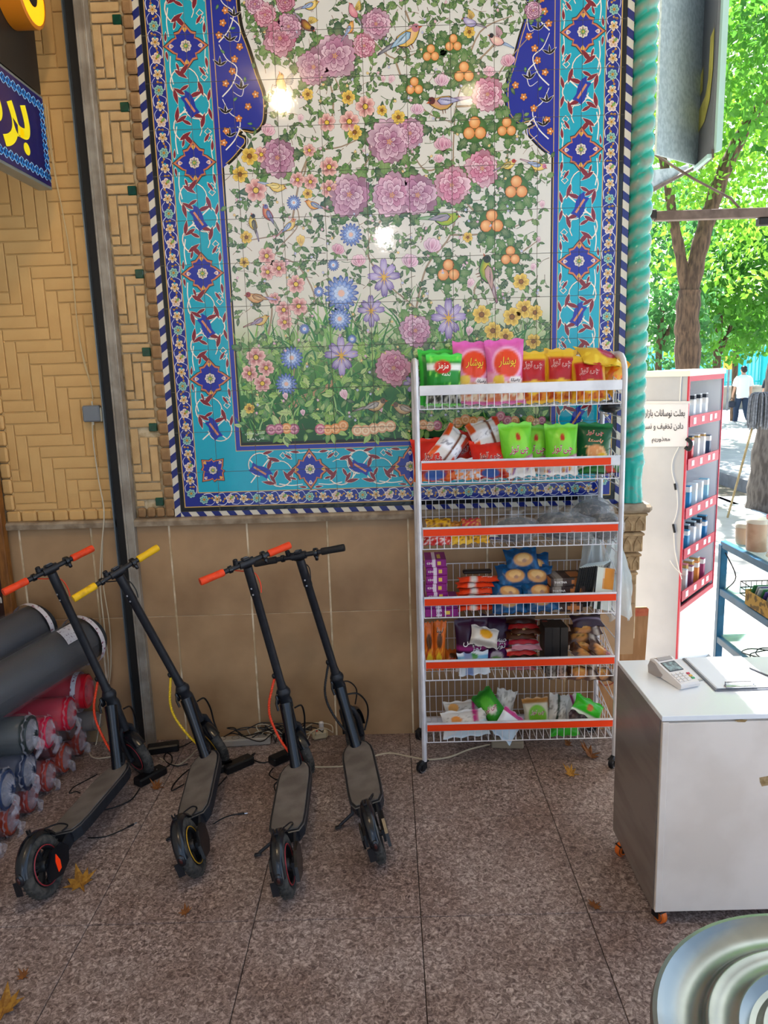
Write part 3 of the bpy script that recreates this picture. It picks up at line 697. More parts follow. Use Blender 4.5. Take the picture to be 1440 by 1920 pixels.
# ---- birds
YB = ('#e0bb4e', '#f2e0a8'); BW = ('#6f8fc4', '#d5deef'); GR = ('#5f9a3e', '#c9c04a'); OR = ('#d9913e', '#f0d08a'); PK = ('#d9a0a0', '#f0dcc8')
for px, py, s, a, fl_, kw in ((582, 12, 17, .1, 1, dict(body=YB, wing=BW)), (573, 48, 18, -.9, 1, dict(body=('#6b2a3a', '#c9a03a'), wing=('#d9b84e', '#f0e0a0'), fly=True, head='#2a2430')), (662, 24, 17, .9, -1, dict(body=('#c9788a', '#e8b0b8'), wing=('#d9b84e', '#f0e0a0'), fly=True)), (656, 55, 15, .8, 1, dict(body=OR, wing=BW)),
        (762, 74, 33, .35, 1, dict(body=('#d9b24e', '#e9c0a8'), wing=('#7fa9c9', '#d9e4ec'), tail='#4a4a5e', head='#b87a8a')), (527, 160, 22, 1.2, -1, dict(body=OR, wing=('#8a8f9c', '#d9d4c8'), fly=True)), (832, 194, 30, -.25, -1, dict(body=('#c9a04a', '#c08aa0'), wing=('#8f8fbf', '#dcdcec'), tail='#8a6a98', head='#5a2a2e')),
        (517, 352, 20, -.4, 1, dict(body=YB, wing=('#e0c86e', '#f0e4b0'), tail='#7f98bf')), (588, 386, 18, .2, -1, dict(body=OR, wing=('#5f7fbf', '#d9d4a8'), tail='#9a5a5a')), (502, 403, 20, .9, -1, dict(body=('#b84a3e', '#e0b080'), wing=('#6a6a98', '#b0a8c8'), head='#6a6aa0', tail='#5a6a48')), (474, 420, 19, 1.2, -1, dict(body=('#c9aa3a', '#efe08a'), wing=('#4a4a4e', '#a09a7a'), head='#33333a')), (543, 425, 18, .5, 1, dict(body=('#d9b84e', '#e9d8b0'), wing=BW, head='#c98a6a', tail='#a05a5a')),
        (833, 412, 30, -.15, 1, dict(body=('#7fae3e', '#d0b83e'), wing=('#8a8f9c', '#c0a0b0'), tail='#4f8a3e')), (481, 560, 23, .0, -1, dict(body=('#c08a4e', '#e6c898'), wing=('#a8784a', '#e0c8a0'), head='#8a3a3a', tail='#8a78a8')), (488, 603, 20, .2, 1, dict(body=('#d0a84a', '#e0d0a0'), wing=('#8a7a98', '#c0b0c0'), tail='#7a4a3a')), (882, 44, 17, .2, -1, dict(body=('#9a8fc0', '#d8d0e4'), wing=('#d9b84e', '#c8a0a0'), fly=True)), (932, 78, 19, .3, -1, dict(body=PK, wing=('#b88a98', '#e0c8c8'), tail='#5f86b8', fly=True, head='#2a2a30')),
        (953, 311, 17, .2, 1, dict(body=YB, wing=('#a8985a', '#e0d8a8'), head='#a8484a')), (1006, 312, 19, -.5, 1, dict(body=YB, wing=('#7f98c9', '#d4dcec'), tail='#a07a8a', head='#c97a9a')), (912, 512, 34, 1.15, -1, dict(body=('#4f8f3e', '#e0c03e'), wing=('#b89a8a', '#d0a0a8'), tail='#8a5a6a', head='#2f3a2a')),
        (703, 762, 26, .1, 1, dict(body=('#b08a4a', '#e8dcc0'), wing=('#8f8a88', '#d9d4cc'), tail='#4a3a2e', head='#6a5a4a')), (757, 768, 25, .1, -1, dict(body=('#b08a5a', '#e0d0b0'), wing=('#9a8a7a', '#d9d0c4'), tail='#5a4a3e', head='#6a5a4a'))):
    bird(mp(px, py), s * KM * 1.1, a, fl_, **kw)
# ---- small sprigs filling what is left
busy = [(t[0][0], t[0][1]) for t, l in zip(A.t, A.l) if l >= 12]
bx = np.array(busy) if busy else np.zeros((1, 2))
cnt = 0
for k in range(3000):
    px, py = rnd.uniform(430, 1030), rnd.uniform(-20, 815)
    c = mp(px, py)
    if c[0] < U(.352) or c[0] > TX1 - .352: continue
    if c[1] > zbot - .02 and (px < 505 or px > 955): 
        e = min(Ls, key=lambda p: abs(p[1] - c[1]))[0]
        if c[0] < e + .02 or c[0] > 2 * TXC - e - .02: continue
    if np.min(np.hypot(bx[:, 0] - c[0], bx[:, 1] - c[1])) < .030: continue
    bx = np.vstack([bx, [c]]); cnt += 1; low = py > 640
    a = rnd.random() * 2 * PI
    A.stroke([rot2((-.03, 0), a, c), c, rot2((.03, .012), a, c)], .003, rnd.choice(['#6a5a48', '#4f6a48', '#8a7460']), 4, .0015, 3)
    for i in range(rnd.randint(2, 4)): leaf(rot2((rnd.uniform(-.02, .03), 0), a, c), a + rnd.choice((-1, 1)) * rnd.uniform(.5, 1.3), rnd.uniform(.020, .038) * (1.6 if low else 1), rnd.choice(['#7fae4a', '#9cc46a', '#5e9440', '#b7cf86', '#4a8a4a', '#2f6a3a']) if low else None, 6 + rnd.random(), rnd.choice((LEAF, LEAF, JAG)))
    if rnd.random() < .35: bud(rot2((.03, .012), a, c), .014, a, rnd.choice([('#d08aa8', '#f2dbe2'), ('#7f98c9', '#dbe4f2'), ('#d9b04a', '#f2e4a8')]))
# ---- white signature in the lower corner
for s_, px, py, w in (('کاشی سازی', 478, 812, .10), ('اصفهان', 479, 823, .085)):
    c = mp(px, py); vs_, fs_ = text_mesh(s_, .02, True, fit=(w, .018), res=1)
    for f in fs_:
        for k in range(1, len(f) - 1): A.tri(*[(c[0] + vs_[g][0], c[1] + vs_[g][1]) for g in (f[0], f[k], f[k + 1])], *[lin('#dfe6dc')] * 3, 12)
# ---- cut the painting at the tile joints, one mesh per tile
m_tile = M('painted_glaze', rough=.07, vc=True, spec=.5, bump=.10, bscale=18)
m_joint = M('tile_joint', '#8a7f6e', rough=.9)
mural = thing('tile_mural', 'large painted tile mural of flowers and birds framed by turquoise and navy borders', 'mural', (TX0, WALL_Y, TZB))
q = MB(); q.box(((TX1 - TX0) / 2, -.003, (TZT - TZB) / 2), (TX1 - TX0 + .004, .006, TZT - TZB + .004)); q.build('joint_bed', m_joint, mural)
def clip(poly, ax, v, keep):
    out = []; n = len(poly)
    for i in range(n):
        p, q_ = poly[i], poly[(i + 1) % n]
        dp, dq = (p[0][ax] - v) * keep, (q_[0][ax] - v) * keep
        if dp >= 0: out.append(p)
        if (dp > 0 > dq) or (dp < 0 < dq):
            t = dp / (dp - dq)
            out.append(((p[0][0] + (q_[0][0] - p[0][0]) * t, p[0][1] + (q_[0][1] - p[0][1]) * t), mix(p[1], q_[1], t)))
    return out
gap = .0011
cells = {}
for t, c, l in zip(A.t, A.c, A.l):
    xs = [p[0] for p in t]; zs = [p[1] for p in t]
    i0, i1 = int((min(xs) - TX0) / TS), int((max(xs) - TX0) / TS); j0, j1 = int((min(zs) - TZB) / TS), int((max(zs) - TZB) / TS)
    for i in range(max(0, i0), min(NC - 1, i1) + 1):
        for j in range(max(0, j0), min(NR - 1, j1) + 1):
            p = list(zip(t, c)); xa, za = TX0 + i * TS + gap, TZB + j * TS + gap
            if min(xs) >= xa and max(xs) <= xa + TS - 2 * gap and min(zs) >= za and max(zs) <= za + TS - 2 * gap:
                cells.setdefault((i, j), []).append((p, l)); continue
            for ax, v, kp in ((0, xa, 1), (0, xa + TS - 2 * gap, -1), (1, za, 1), (1, za + TS - 2 * gap, -1)):
                p = clip(p, ax, v, kp)
                if len(p) < 3: break
            if len(p) >= 3: cells.setdefault((i, j), []).append((p, l))
TF = .010                                     # tile face stands proud of the wall
tn = 0
for (i, j), pl in sorted(cells.items()):
    vs, fs, cs = [], [], []
    xa, za = TX0 + i * TS, TZB + j * TS
    q = MB(); q.box((TS / 2, -TF / 2 - .002, TS / 2), (TS - 2 * gap, TF - .004, TS - 2 * gap), bev=.0006)
    for v in q.v: vs.append(tuple(v))
    for f in q.f: fs.append(f); cs += [lin('#8f8a80')] * len(f)
    jit = random.uniform(-.0006, .0006)
    for p, l in pl:
        o = len(vs)
        for (x, zz), c in p: vs.append((x - xa, -TF - .00012 - l * 6e-5, zz - za)); cs.append(c)
        a2 = sum(p[k][0][0] * p[(k + 1) % len(p)][0][1] - p[(k + 1) % len(p)][0][0] * p[k][0][1] for k in range(len(p)))
        n = len(p)
        if a2 > 0: fs.append(list(range(o, o + n)))
        else: fs.append(list(range(o + n - 1, o - 1, -1))); cs[-n:] = cs[-n:][::-1]
    me = bpy.data.meshes.new('painted_tile'); me.from_pydata(vs, [], fs); me.materials.append(m_tile)
    at = me.color_attributes.new('Col', 'FLOAT_COLOR', 'CORNER')
    at.data.foreach_set('color', [w for c in cs for w in (c[0], c[1], c[2], 1.0)])
    o = link('painted_tile', me, mural, (i * TS, 0, j * TS)); tn += len(fs)
print('MURAL faces', tn, 'sprigs', cnt)
# ---- striped blue and white edging
m_navyt = M('navy_glaze', '#18246e', rough=.15, spec=.6); m_whitet = M('white_glaze', '#cfc8b8', rough=.18, spec=.55)
EW = .030
def stripes(name_T, length):
    stp = .078; k = -1
    while k * stp < length:
        for h, mt in ((0, m_navyt), (.5, m_whitet)):
            a, b = (k + h) * stp, (k + h + .5) * stp
            P = [(a, 0), (b, 0), (b + .022, EW), (a + .022, EW)]
            pp = [(p, (0, 0, 0)) for p in P]
            for v, kp in ((0.0, 1), (length, -1)): pp = clip(pp, 0, v, kp) if len(pp) > 2 else pp
            if len(pp) < 3: continue
            q = MB(); q.prism([name_T(p[0][0], p[0][1]) for p in pp], -.012, 0, plane='xz'); q.build('striped_tile', mt, mural)
        k += 1
stripes(lambda s, t: (-t - .001, TZT - TZB - s), TZT - TZB + EW)
stripes(lambda s, t: (TX1 - TX0 + .001 + t, TZT - TZB - s + .0), TZT - TZB + EW)
stripes(lambda s, t: (s, -t - .001), TX1 - TX0)

# ================================================================== display rack
m_white = M('white_enamel', '#e4e4ea', rough=.3, spec=.5, col2='#cfcfd6', nscale=8)
m_orange = M('orange_strip', '#e23c08', rough=.5, spec=.3)
m_black = M('black_plastic', '#16161a', rough=.45, spec=.4)
m_bright = M('bright_steel', '#b9bbc0', rough=.25, metal=1.0)
def wbuild(q, name, mat, parent, smooth=None):
    o = q.build(name, mat, parent, smooth); o.location = -Vector(parent.location); return o
RX0, RX1, RYF, RYB = .128, 1.052, 3.36, 3.70
rack = thing('display_rack', 'tall white wire snack rack on black casters with orange price strips', 'rack', (.59, 3.53, 0))
for x in (RX0, RX1):
    pts = [(x, RYF, .05), (x, RYF, 1.88)] + [(x, RYF + .09 - .09 * math.cos(a), 1.88 + .09 * math.sin(a)) for a in (.4, .8, 1.2, PI / 2)]
    pts += [(x, RYB - .09 + .09 * math.sin(a), 1.88 + .09 * math.cos(a)) for a in (0, .4, .8, 1.2)] + [(x, RYB, 1.86), (x, RYB, .05)]
    q = MB(); q.tube(pts, .017, 8, up=(0, 1, 0), flat=.72); wbuild(q, 'side_frame', m_white, rack, 50)
    q = MB(); z = .12
    while z < 1.86: q.tube([(x, RYF, z), (x, RYB, z)], .0028, 5); z += .105
    z = .12
    while z < 1.8: q.tube([(x, RYF + .02, z), (x, RYB - .02, z + .105)], .002, 4); z += .21
    wbuild(q, 'side_wires', m_white, rack)
q = MB(); q.box(((RX0 + RX1) / 2, RYB - .03, 1.965), (RX1 - RX0, .012, .028), bev=.002); wbuild(q, 'top_rail', m_white, rack)
q = MB(); q.box(((RX0 + RX1) / 2, RYB, .10), (RX1 - RX0, .02, .03), bev=.002); wbuild(q, 'bottom_rail', m_white, rack)
SB = [1.84, 1.505, 1.199, .867, .555, .235]
for k, zb in enumerate(SB):
    xa, xb, ya, yb = RX0 + .014, RX1 - .014, RYF - .004, RYB - .012
    zf, zt = zb - .083, zb + .09
    q = MB(); w = .0017
    n = 27
    for i in range(n + 1):
        x = xa + (xb - xa) * i / n
        q.tube([(x, ya, zb), (x, ya, zf), (x, yb, zf), (x, yb, zt)], w, 4)
    for p in ((ya, zf, .0024), (yb, zf, .0024), (yb, zt, .0026), (ya + .11, zf, w), (ya + .22, zf, w), (yb, (zf + zt) / 2, w)):
        q.tube([(xa, p[0], p[1]), (xb, p[0], p[1])], p[2], 5)
    for x in (xa, xb):
        q.tube([(x, ya, zb), (x, yb, zt)], .0024, 5); q.tube([(x, ya, zf), (x, yb, zf)], .0024, 5)
        for i in range(1, 8):
            y = ya + (yb - ya) * i / 8; q.tube([(x, y, zf), (x, y, zb + (zt - zb) * i / 8)], w, 4)
    bk = wbuild(q, 'wire_basket', m_white, rack)
    q = MB(); q.box(((xa + xb) / 2, ya - .006, zb), (xb - xa, .008, .044), bev=.002)
    if k: q.box(((xa + xb) / 2, ya - .012, zb + .02), (xb - xa, .004, .006))
    hd = wbuild(q, 'price_rail', m_white, rack)
    if k:
        q = MB(); q.box((0, 0, 0), (xb - xa - (.045 if k == 1 else .004), .003, .032), bev=.001)
        q.build('price_strip', m_orange, hd, loc=((xa + xb) / 2 - (.02 if k == 1 else 0), ya - .0115, zb - .003))
def caster(parent, x, y, ax, ay, r=.031, wm=None, name='caster'):
    r = max(r, .030)
    c = MB(); T = Matrix.Translation((x, y, 0)) @ Matrix.Rotation(math.atan2(ay, ax), 4, 'Z')
    c.box((0, 0, .052), (.036, .03, .008), T, .002); c.box((.016, -.015, .036), (.034, .004, .034), T, .002); c.box((.016, .015, .036), (.034, .004, .034), T, .002); c.box((.02, 0, .05), (.05, .034, .006), T, .002)
    f = wbuild(c, name, m_black, parent)
    w = MB(); T2 = T @ Matrix.Translation((.022, 0, r))
    w.lathe([(0, -.011), (r * .55, -.011), (r * .6, -.009), (r * .85, -.0115), (r, -.008), (r, .008), (r * .85, .0115), (r * .6, .009), (r * .55, .011), (0, .011)], 24, T2, 'y')
    o = w.build('caster_wheel', wm or m_black, f, 40); 
    h = MB(); h.lathe([(r * .72, -.0122), (r * .8, -.0128), (r * .8, .0128), (r * .72, .0122)], 24, T2, 'y'); h.build('wheel_ring', m_bright, f, 40)
for x, y, ax, ay in ((RX0, RYF, -.7, -.7), (RX1, RYF, -.6, -.8), (RX0, RYB, -.5, -.8), (RX1, RYB, -.8, .3)): caster(rack, x, y, ax, ay)

# ---------------------------------------------------------------- snacks
m_foil = M('printed_foil', vc=True, rough=.3, spec=.4, bump=.4, bscale=34)
m_card = M('printed_card', vc=True, rough=.45)
m_print = {}
def ink(h):
    if h not in m_print: m_print[h] = M('ink_' + h.strip('#'), h, rough=.4)
    return m_print[h]
def paint(base, *ops):
    base = lin(base)
    def fn(u, v, side, sd):
        c = base if not callable(base) else base
        for op in ops:
            k = op[0]; st = lambda x, w: max(0.0, min(1.0, .5 + x / w))
            if k == 'band': c = mix(c, lin(op[3]), min(st(v - op[1], .03), st(op[2] - v, .03)))
            elif k == 'ell': c = mix(c, lin(op[5]), st(1 - math.sqrt(((u - op[1]) / op[3]) ** 2 + ((v - op[2]) / op[4]) ** 2), .16))
            elif k == 'slope': c = mix(c, lin(op[3]), st(op[1] + op[2] * u - v, .04))
            elif k == 'noise' and op[4] <= v <= op[5]:
                t = mnoise.noise(Vector((u * op[1] + sd, v * op[1] * 1.4, side * 9 + sd))) * .5 + .5
                w_ = st(t - op[6], .12); c = mix(lin(op[3]) if op[3] else c, lin(op[2]), w_)
            elif k == 'back' and side: c = lin(op[1])
            elif k == 'u': c = mix(c, lin(op[3]), min(st(u - op[1], .06), st(op[2] - u, .06)))
        return c
    return fn
_bag_n = [0]
def bag(name, label, w, h, d, pos, rot, pf, letters=(), cat='snack bag', group=None, nu=16, nv=20, crimp=.07, wr=.006, hang=False):
    """sealed pillow bag standing on its lower seal, front towards -y"""
    _bag_n[0] += 1; sd = _bag_n[0] * 3.7
    t = thing(name, label, cat, pos, rot, group)
    def half(u, v):
        vv = min(1, max(0, (v - crimp) / (1 - 2 * crimp)))
        b = (max(0, 1 - abs(u) ** 2.6)) ** .7 * (max(0, math.sin(PI * vv))) ** .6
        n = mnoise.noise(Vector((u * 2.2 + sd, v * 3, sd))) * wr * (.4 + b) + mnoise.noise(Vector((u * 7, v * 2.5, sd * 2))) * wr * .6 * (1 - .5 * math.sin(PI * vv))
        return d / 2 * b + n * .7 + .0012
    def pos_(u, v, s):
        x = u * w / 2 * (1 - .09 * math.sin(PI * v)); z = (v - .5) * h
        if v < .02 or v > .98: z += .004 * math.sin(u * 9 + sd)
        bend = mnoise.noise(Vector((u * 1.3, sd, v * 1.5))) * wr * 1.2
        return Vector((x, -half(u, v) + bend if s == 0 else half(u, v) + bend, z))
    if w > .12 and h > .12: nu, nv = 24, 30
    q = MB()
    pc = {(s, j, i): pf(2 * i / nu - 1, j / nv, s, sd) for s in (0, 1) for j in range(nv + 1) for i in range(nu + 1)}
    for s in (0, 1):
        o = len(q.v)
        for j in range(nv + 1):
            for i in range(nu + 1): q.v.append(pos_(2 * i / nu - 1, j / nv, s))
        for j in range(nv):
            for i in range(nu):
                f = [o + j * (nu + 1) + i, o + j * (nu + 1) + i + 1, o + (j + 1) * (nu + 1) + i + 1, o + (j + 1) * (nu + 1) + i]
                cc = [pc[s, j, i], pc[s, j, i + 1], pc[s, j + 1, i + 1], pc[s, j + 1, i]]
                q.f.append(f if s == 0 else f[::-1]); q.m.append(0); q.c.append(cc if s == 0 else cc[::-1])
    b = q.build('foil_body', m_foil, t, 70)
    Rm = Euler(rot).to_matrix(); lo = min((Rm @ v).z for v in q.v) + Vector(pos).z; hi_ = [zb_ - .083 for zb_ in SB if zb_ - .083 < Vector(pos).z]
    if hi_ and lo < hi_[0] + .003 and not hang: t.location.z += hi_[0] + .003 - lo
    for (s_, u0, v0, fw, fh, col, rtl, outline) in letters:
        for kk, (cc, bold) in enumerate(((outline, .035), (col, .008)) if outline else ((col, .01),)):
            vs, fs = text_mesh(s_, 1, rtl, bold=bold, res=2, shear=.25, fit=(fw, fh))
            q = MB()
            vv = []
            for x, z in vs:
                u = max(-1, min(1, u0 + x / (w / 2))); v = max(0, min(1, v0 + z / h))
                p = pos_(u, v, 0); vv.append((p.x, p.y - .0013 - .0008 * kk, p.z))
            q.add(vv, fs); q.build('lettering', ink(cc), b)
    return t
def pk(px, py, Y): return at_y(px, py, Y)
def R(x=0, y=0, z=0): return (math.radians(x), math.radians(y), math.radians(z))
CH = 'چی توز'; MZ = 'مزمز'; PF = 'پفیلا'; BU = 'پوشار'
# --- shelf 1
f_green1 = paint('#1d7a2a', ('band', .93, 1, '#3bd23f'), ('slope', .55, .3, '#2c9a35'), ('u', -1, -.8, '#39c23c'))
f_mazmaz = paint('#1f8a2c', ('band', .86, 1, '#4fd64a'), ('noise', 5, '#8fe05c', None, .3, .95, .68), ('band', .68, .8, '#e8ece6'), ('noise', 7, '#3a3a38', '#bdbcb2', .0, .36, .48), ('ell', -.1, .74, .5, .13, '#c5221c'), ('band', 0, .05, '#5fb83a'))
f_pink = paint('#d868ae', ('band', .9, 1, '#e05fb6'), ('slope', .62, .12, '#d95a86'), ('ell', .1, .62, .82, .27, '#efb6dc'), ('ell', .08, .62, .72, .23, '#e0431e'), ('slope', .42, -.1, '#e3a0bd'), ('noise', 6, '#f0dfc6', '#d77f5a', .04, .36, .5), ('ell', .5, .36, .35, .07, '#f4ecec'), ('ell', -.4, .38, .3, .08, '#e6c14a'), ('band', 0, .05, '#c24a90'))
f_gold = paint('#d9a81e', ('band', .86, 1, '#e0b72e'), ('band', .42, .84, '#b01c22'), ('noise', 6, '#e0861e', '#b5441c', .05, .36, .5), ('ell', 0, .3, .5, .14, '#f0c63a'), ('u', -1, -.82, '#d9a81e'), ('u', .82, 1, '#c99a1a'))
Y1 = 3.46
bag('snack_bag', 'plain dark green snack bag standing behind the red oval bag, top shelf', .17, .26, .06, pk(818, 716, 3.57), R(-6, 0, 4), f_green1)
bag('snack_bag', 'green and silver snack bag with a red oval, top shelf left end', .165, .235, .07, pk(832, 729, 3.43), R(-4, 2, 3), f_mazmaz, ((MZ, -.1, .74, .055, .034, '#f4efe6', True, None), ('تخمه', .1, .6, .045, .014, '#e8efe0', True, None)))
bag('snack_bag', 'pink popcorn bag nearer the green bags on the top shelf', .185, .285, .085, pk(884, 710, 3.49), R(-5, 3, 2), f_pink, ((BU, .08, .64, .085, .05, '#f2c62e', True, '#8c1c14'), ('پفیلا', .5, .36, .045, .018, '#2a1a20', True, None)))
bag('snack_bag', 'pink popcorn bag beside the red and gold bags on the top shelf', .18, .29, .09, pk(947, 706, 3.46), R(-4, -2, -2), f_pink, ((BU, .08, .64, .085, .05, '#f2c62e', True, '#8c1c14'), ('پفیلا', .5, .36, .045, .018, '#2a1a20', True, None)))
LG = ((CH, 0, .72, .10, .045, '#b01c22', True, '#f6f0ee'),)
bag('snack_bag', 'gold and red puff bag half hidden next to the pink bag, top shelf', .155, .235, .075, pk(997, 719, 3.47), R(-5, 0, 5), f_gold, LG)
bag('snack_bag', 'gold and red puff bag standing in the middle of the gold ones', .15, .24, .075, pk(1049, 715, 3.48), R(-4, 2, 0), f_gold, LG)
bag('snack_bag', 'gold and red puff bag leaning at the front, under the gold heap', .165, .21, .075, pk(1103, 724, 3.44), R(-14, -3, -4), f_gold, ((CH, 0, .62, .10, .04, '#b01c22', True, '#f6f0ee'),))
bag('snack_bag', 'gold puff bag lying on top of the gold heap, top shelf', .20, .16, .07, pk(1122, 670, 3.50), R(-62, 8, 12), paint('#d9b02a', ('noise', 4, '#e8c93e', None, 0, 1, .55), ('ell', .3, .5, .5, .3, '#b5244a')))
bag('snack_bag', 'crumpled gold and orange bag against the rack end, top shelf', .13, .17, .06, pk(1142, 702, 3.52), R(-20, 25, -30), paint('#d99a22', ('noise', 4, '#e0641e', None, .2, .8, .55)))
q = MB(); q.sphere((0, 0, 0), (.05, .05, .03), 12, 8)
for i, v in enumerate(q.v): v *= 1 + .35 * mnoise.noise(v * 45)
tag(q.build('black_pouch', M('black_vinyl', '#131215', rough=.3, bump=.5, bscale=40), None, 60, pk(1146, 762, 3.52)), 'black crumpled pouch poking through the end of the top basket', 'pouch')
# --- shelf 2
f_red = paint('#c92418', ('band', .9, 1, '#d6301e'), ('noise', 5, '#d9641e', '#a31c16', .0, .3, .5), ('ell', 0, .12, .5, .1, '#3a5a9a'))
f_back = paint('#d4d0cc', ('u', -1, -.62, '#d8541e'), ('u', .62, 1, '#c23a1a'), ('band', .3, .6, '#e9eaf0'), ('u', .1, .3, '#6a3a22'), ('noise', 9, '#9a9aa4', None, .36, .52, .6))
LR = ((CH, 0, .5, .12, .05, '#8c1414', True, '#f4e6e2'),)
bag('snack_bag', 'red puff bag tipped forward at the left end of the second shelf', .20, .21, .085, pk(812, 862, 3.43), R(-28, 0, 6), f_red, LR)
bag('snack_bag', 'silver and orange bag lying across the red bag, second shelf', .13, .225, .075, pk(842, 838, 3.46), R(-40, 42, 0), f_back)
bag('snack_bag', 'red puff bag wedged at the back between two silver bags', .15, .19, .07, pk(876, 846, 3.58), R(-12, 8, 10), f_red, LR)
bag('snack_bag', 'red puff bag facing front beside the lime bags, second shelf', .175, .185, .085, pk(917, 866, 3.44), R(-24, -3, -3), f_red, LR)
bag('snack_bag', 'silver and orange bag lying on the red bag beside the lime bags', .17, .16, .075, pk(913, 815, 3.51), R(-38, -14, 8), f_back)
bag('snack_bag', 'pale blue snack bag lying flat at the front behind the wires, second shelf', .16, .10, .05, pk(878, 884, 3.42), R(-20, 0, 0), paint('#d5dbe4', ('band', .3, .7, '#8fb4d6'), ('noise', 7, '#e8862a', None, 0, .4, .5)))
f_lime = paint('#6cc42a', ('band', .93, 1, '#7fd24a'), ('slope', .34, .08, '#c2449a'), ('slope', .3, .08, '#e3dcd6'), ('noise', 5, '#8a4a9a', None, .04, .24, .66), ('noise', 4, '#d9963a', None, .04, .24, .72), ('ell', 0, .62, .6, .3, '#86d23c'), ('ell', 0, .74, .16, .07, '#b5321e'))
LL = ((CH, 0, .5, .10, .045, '#b51e58', True, '#f6f0ee'),)
bag('snack_bag', 'lime green onion snack bag nearest the red bags, second shelf', .16, .25, .085, pk(969, 846, 3.43), R(-6, -3, 8), f_lime, LL)
bag('snack_bag', 'lime green onion snack bag tucked between two others, second shelf', .15, .23, .075, pk(1003, 850, 3.51), R(-5, 3, -6), f_lime, LL)
bag('snack_bag', 'lime green onion snack bag beside the dark green bag, second shelf', .155, .235, .085, pk(1052, 843, 3.44), R(-5, 0, -3), f_lime, LL)
bag('snack_bag', 'dark green snack bag with a pasta picture at the end of shelf two', .17, .225, .08, pk(1112, 838, 3.50), R(-8, 4, -6), paint('#14532c', ('band', .92, 1, '#1d7a3c'), ('ell', .1, .4, .55, .14, '#e0975a'), ('noise', 9, '#f0c08a', None, .28, .52, .62), ('ell', .5, .3, .3, .08, '#e6b92e')), ((CH, 0, .78, .085, .03, '#c2402e', True, '#f0e8e0'), ('پاستا', .05, .62, .075, .022, '#d9762e', True, '#f0e8d8')))
bag('snack_bag', 'green bag lying flat along the right of the second shelf', .22, .12, .04, pk(1122, 878, 3.47), R(-78, 0, 4), paint('#1d6a30', ('u', .2, .6, '#c9302a'), ('band', .4, .6, '#e6e0da')))
# --- shelf 3
for i, (px, py, Y, w, h, rz, c1, c2, lb) in enumerate(((822, 982, 3.52, .13, .05, 10, '#e0a81e', '#7a3a1a', 'yellow candy pouch at the back left of the third shelf'), (815, 1012, 3.42, .11, .055, -6, '#c9241e', '#efe6e2', 'red and white candy pouch at the front left of shelf three'), (836, 1014, 3.43, .10, .05, 14, '#d63428', '#f0d8d0', 'red candy pouch beside the yellow pouches on shelf three'), (866, 1012, 3.42, .11, .05, 8, '#e3b01e', '#5a2e16', 'yellow wafer pouch lying behind the front wires of shelf three'), (897, 1011, 3.44, .11, .045, -10, '#e0a61a', '#7a4a1c', 'yellow wafer pouch nearest the seed bags on shelf three'), (884, 981, 3.54, .10, .05, 4, '#c9303a', '#e8b04a', 'red sweet pouch at the back of the third shelf'), (848, 985, 3.56, .09, .045, -14, '#d98a1e', '#6a2e1a', 'orange sweet pouch at the back of the third shelf'))):
    bag('candy_pouch', lb, w, h, .03, pk(px, py, Y), R(-35, 0, rz), paint(c1, ('noise', 6, c2, None, .1, .9, .6)), (), 'candy', None, 10, 8, .1, .005)
bag('chocolate_bar', 'white wrapped chocolate bar lying on the third shelf', .10, .035, .018, pk(935, 1008, 3.45), R(-50, 4, -4), paint('#e6e2de', ('band', 0, .35, '#2a2e6a')), (), 'chocolate', None, 10, 6, .1, .003)
m_seed = M('seeds_in_plastic', '#1c1715', rough=.3, spec=.5, col2='#6a5c52', nscale=75, ndet=2, ramp=(.52, .64), bump=.9, bscale=60)
m_film = M('clear_film', '#e6ebef', rough=.15, spec=.5, alpha=.16, bump=.8, bscale=22)
for i, (px, py, Y, rx, ry, rz, lb) in enumerate(((968, 1000, 3.46, .105, .09, .062, 'clear bag of black seeds nearest the candy, shelf three'), (1040, 985, 3.52, .10, .09, .065, 'clear bag of black seeds in the middle of shelf three'), (1072, 1000, 3.43, .115, .075, .066, 'clear bag of black seeds at the front with a pale knot, shelf three'), (1108, 962, 3.58, .10, .085, .075, 'clear bag of seeds piled highest at the back of shelf three'), (1135, 998, 3.44, .085, .08, .068, 'clear bag of seeds against the right post of shelf three'))):
    p = pk(px, py, Y); p.z = max(p.z, 1.118 + rz * .95)
    t = thing('seed_bag', lb, 'seed bag', p)
    q = MB(); q.sphere((0, 0, 0), (rx * .94, ry * .94, rz * .9), 18, 12)
    for v in q.v: v *= 1 + .16 * mnoise.noise(v * 22 + Vector((i * 5, 0, 0)))
    q.build('seeds', m_seed, t, 60)
    q = MB(); q.sphere((0, 0, 0), (rx, ry, rz), 22, 14)
    for v in q.v: v *= 1.04 + .2 * abs(mnoise.noise(v * 20 + Vector((i * 7, 3, 0)))) + .1 * mnoise.noise(v * 60)
    q.grid(lambda u, v, i=i: (.02 * (u - .5) * (1 + 2.5 * v) - .03 + .03 * v, -.4 * ry + .012 * math.sin(9 * u + i), rz * .75 + .05 * v), 8, 3)
    q.build('plastic_film', m_film, t, 60)
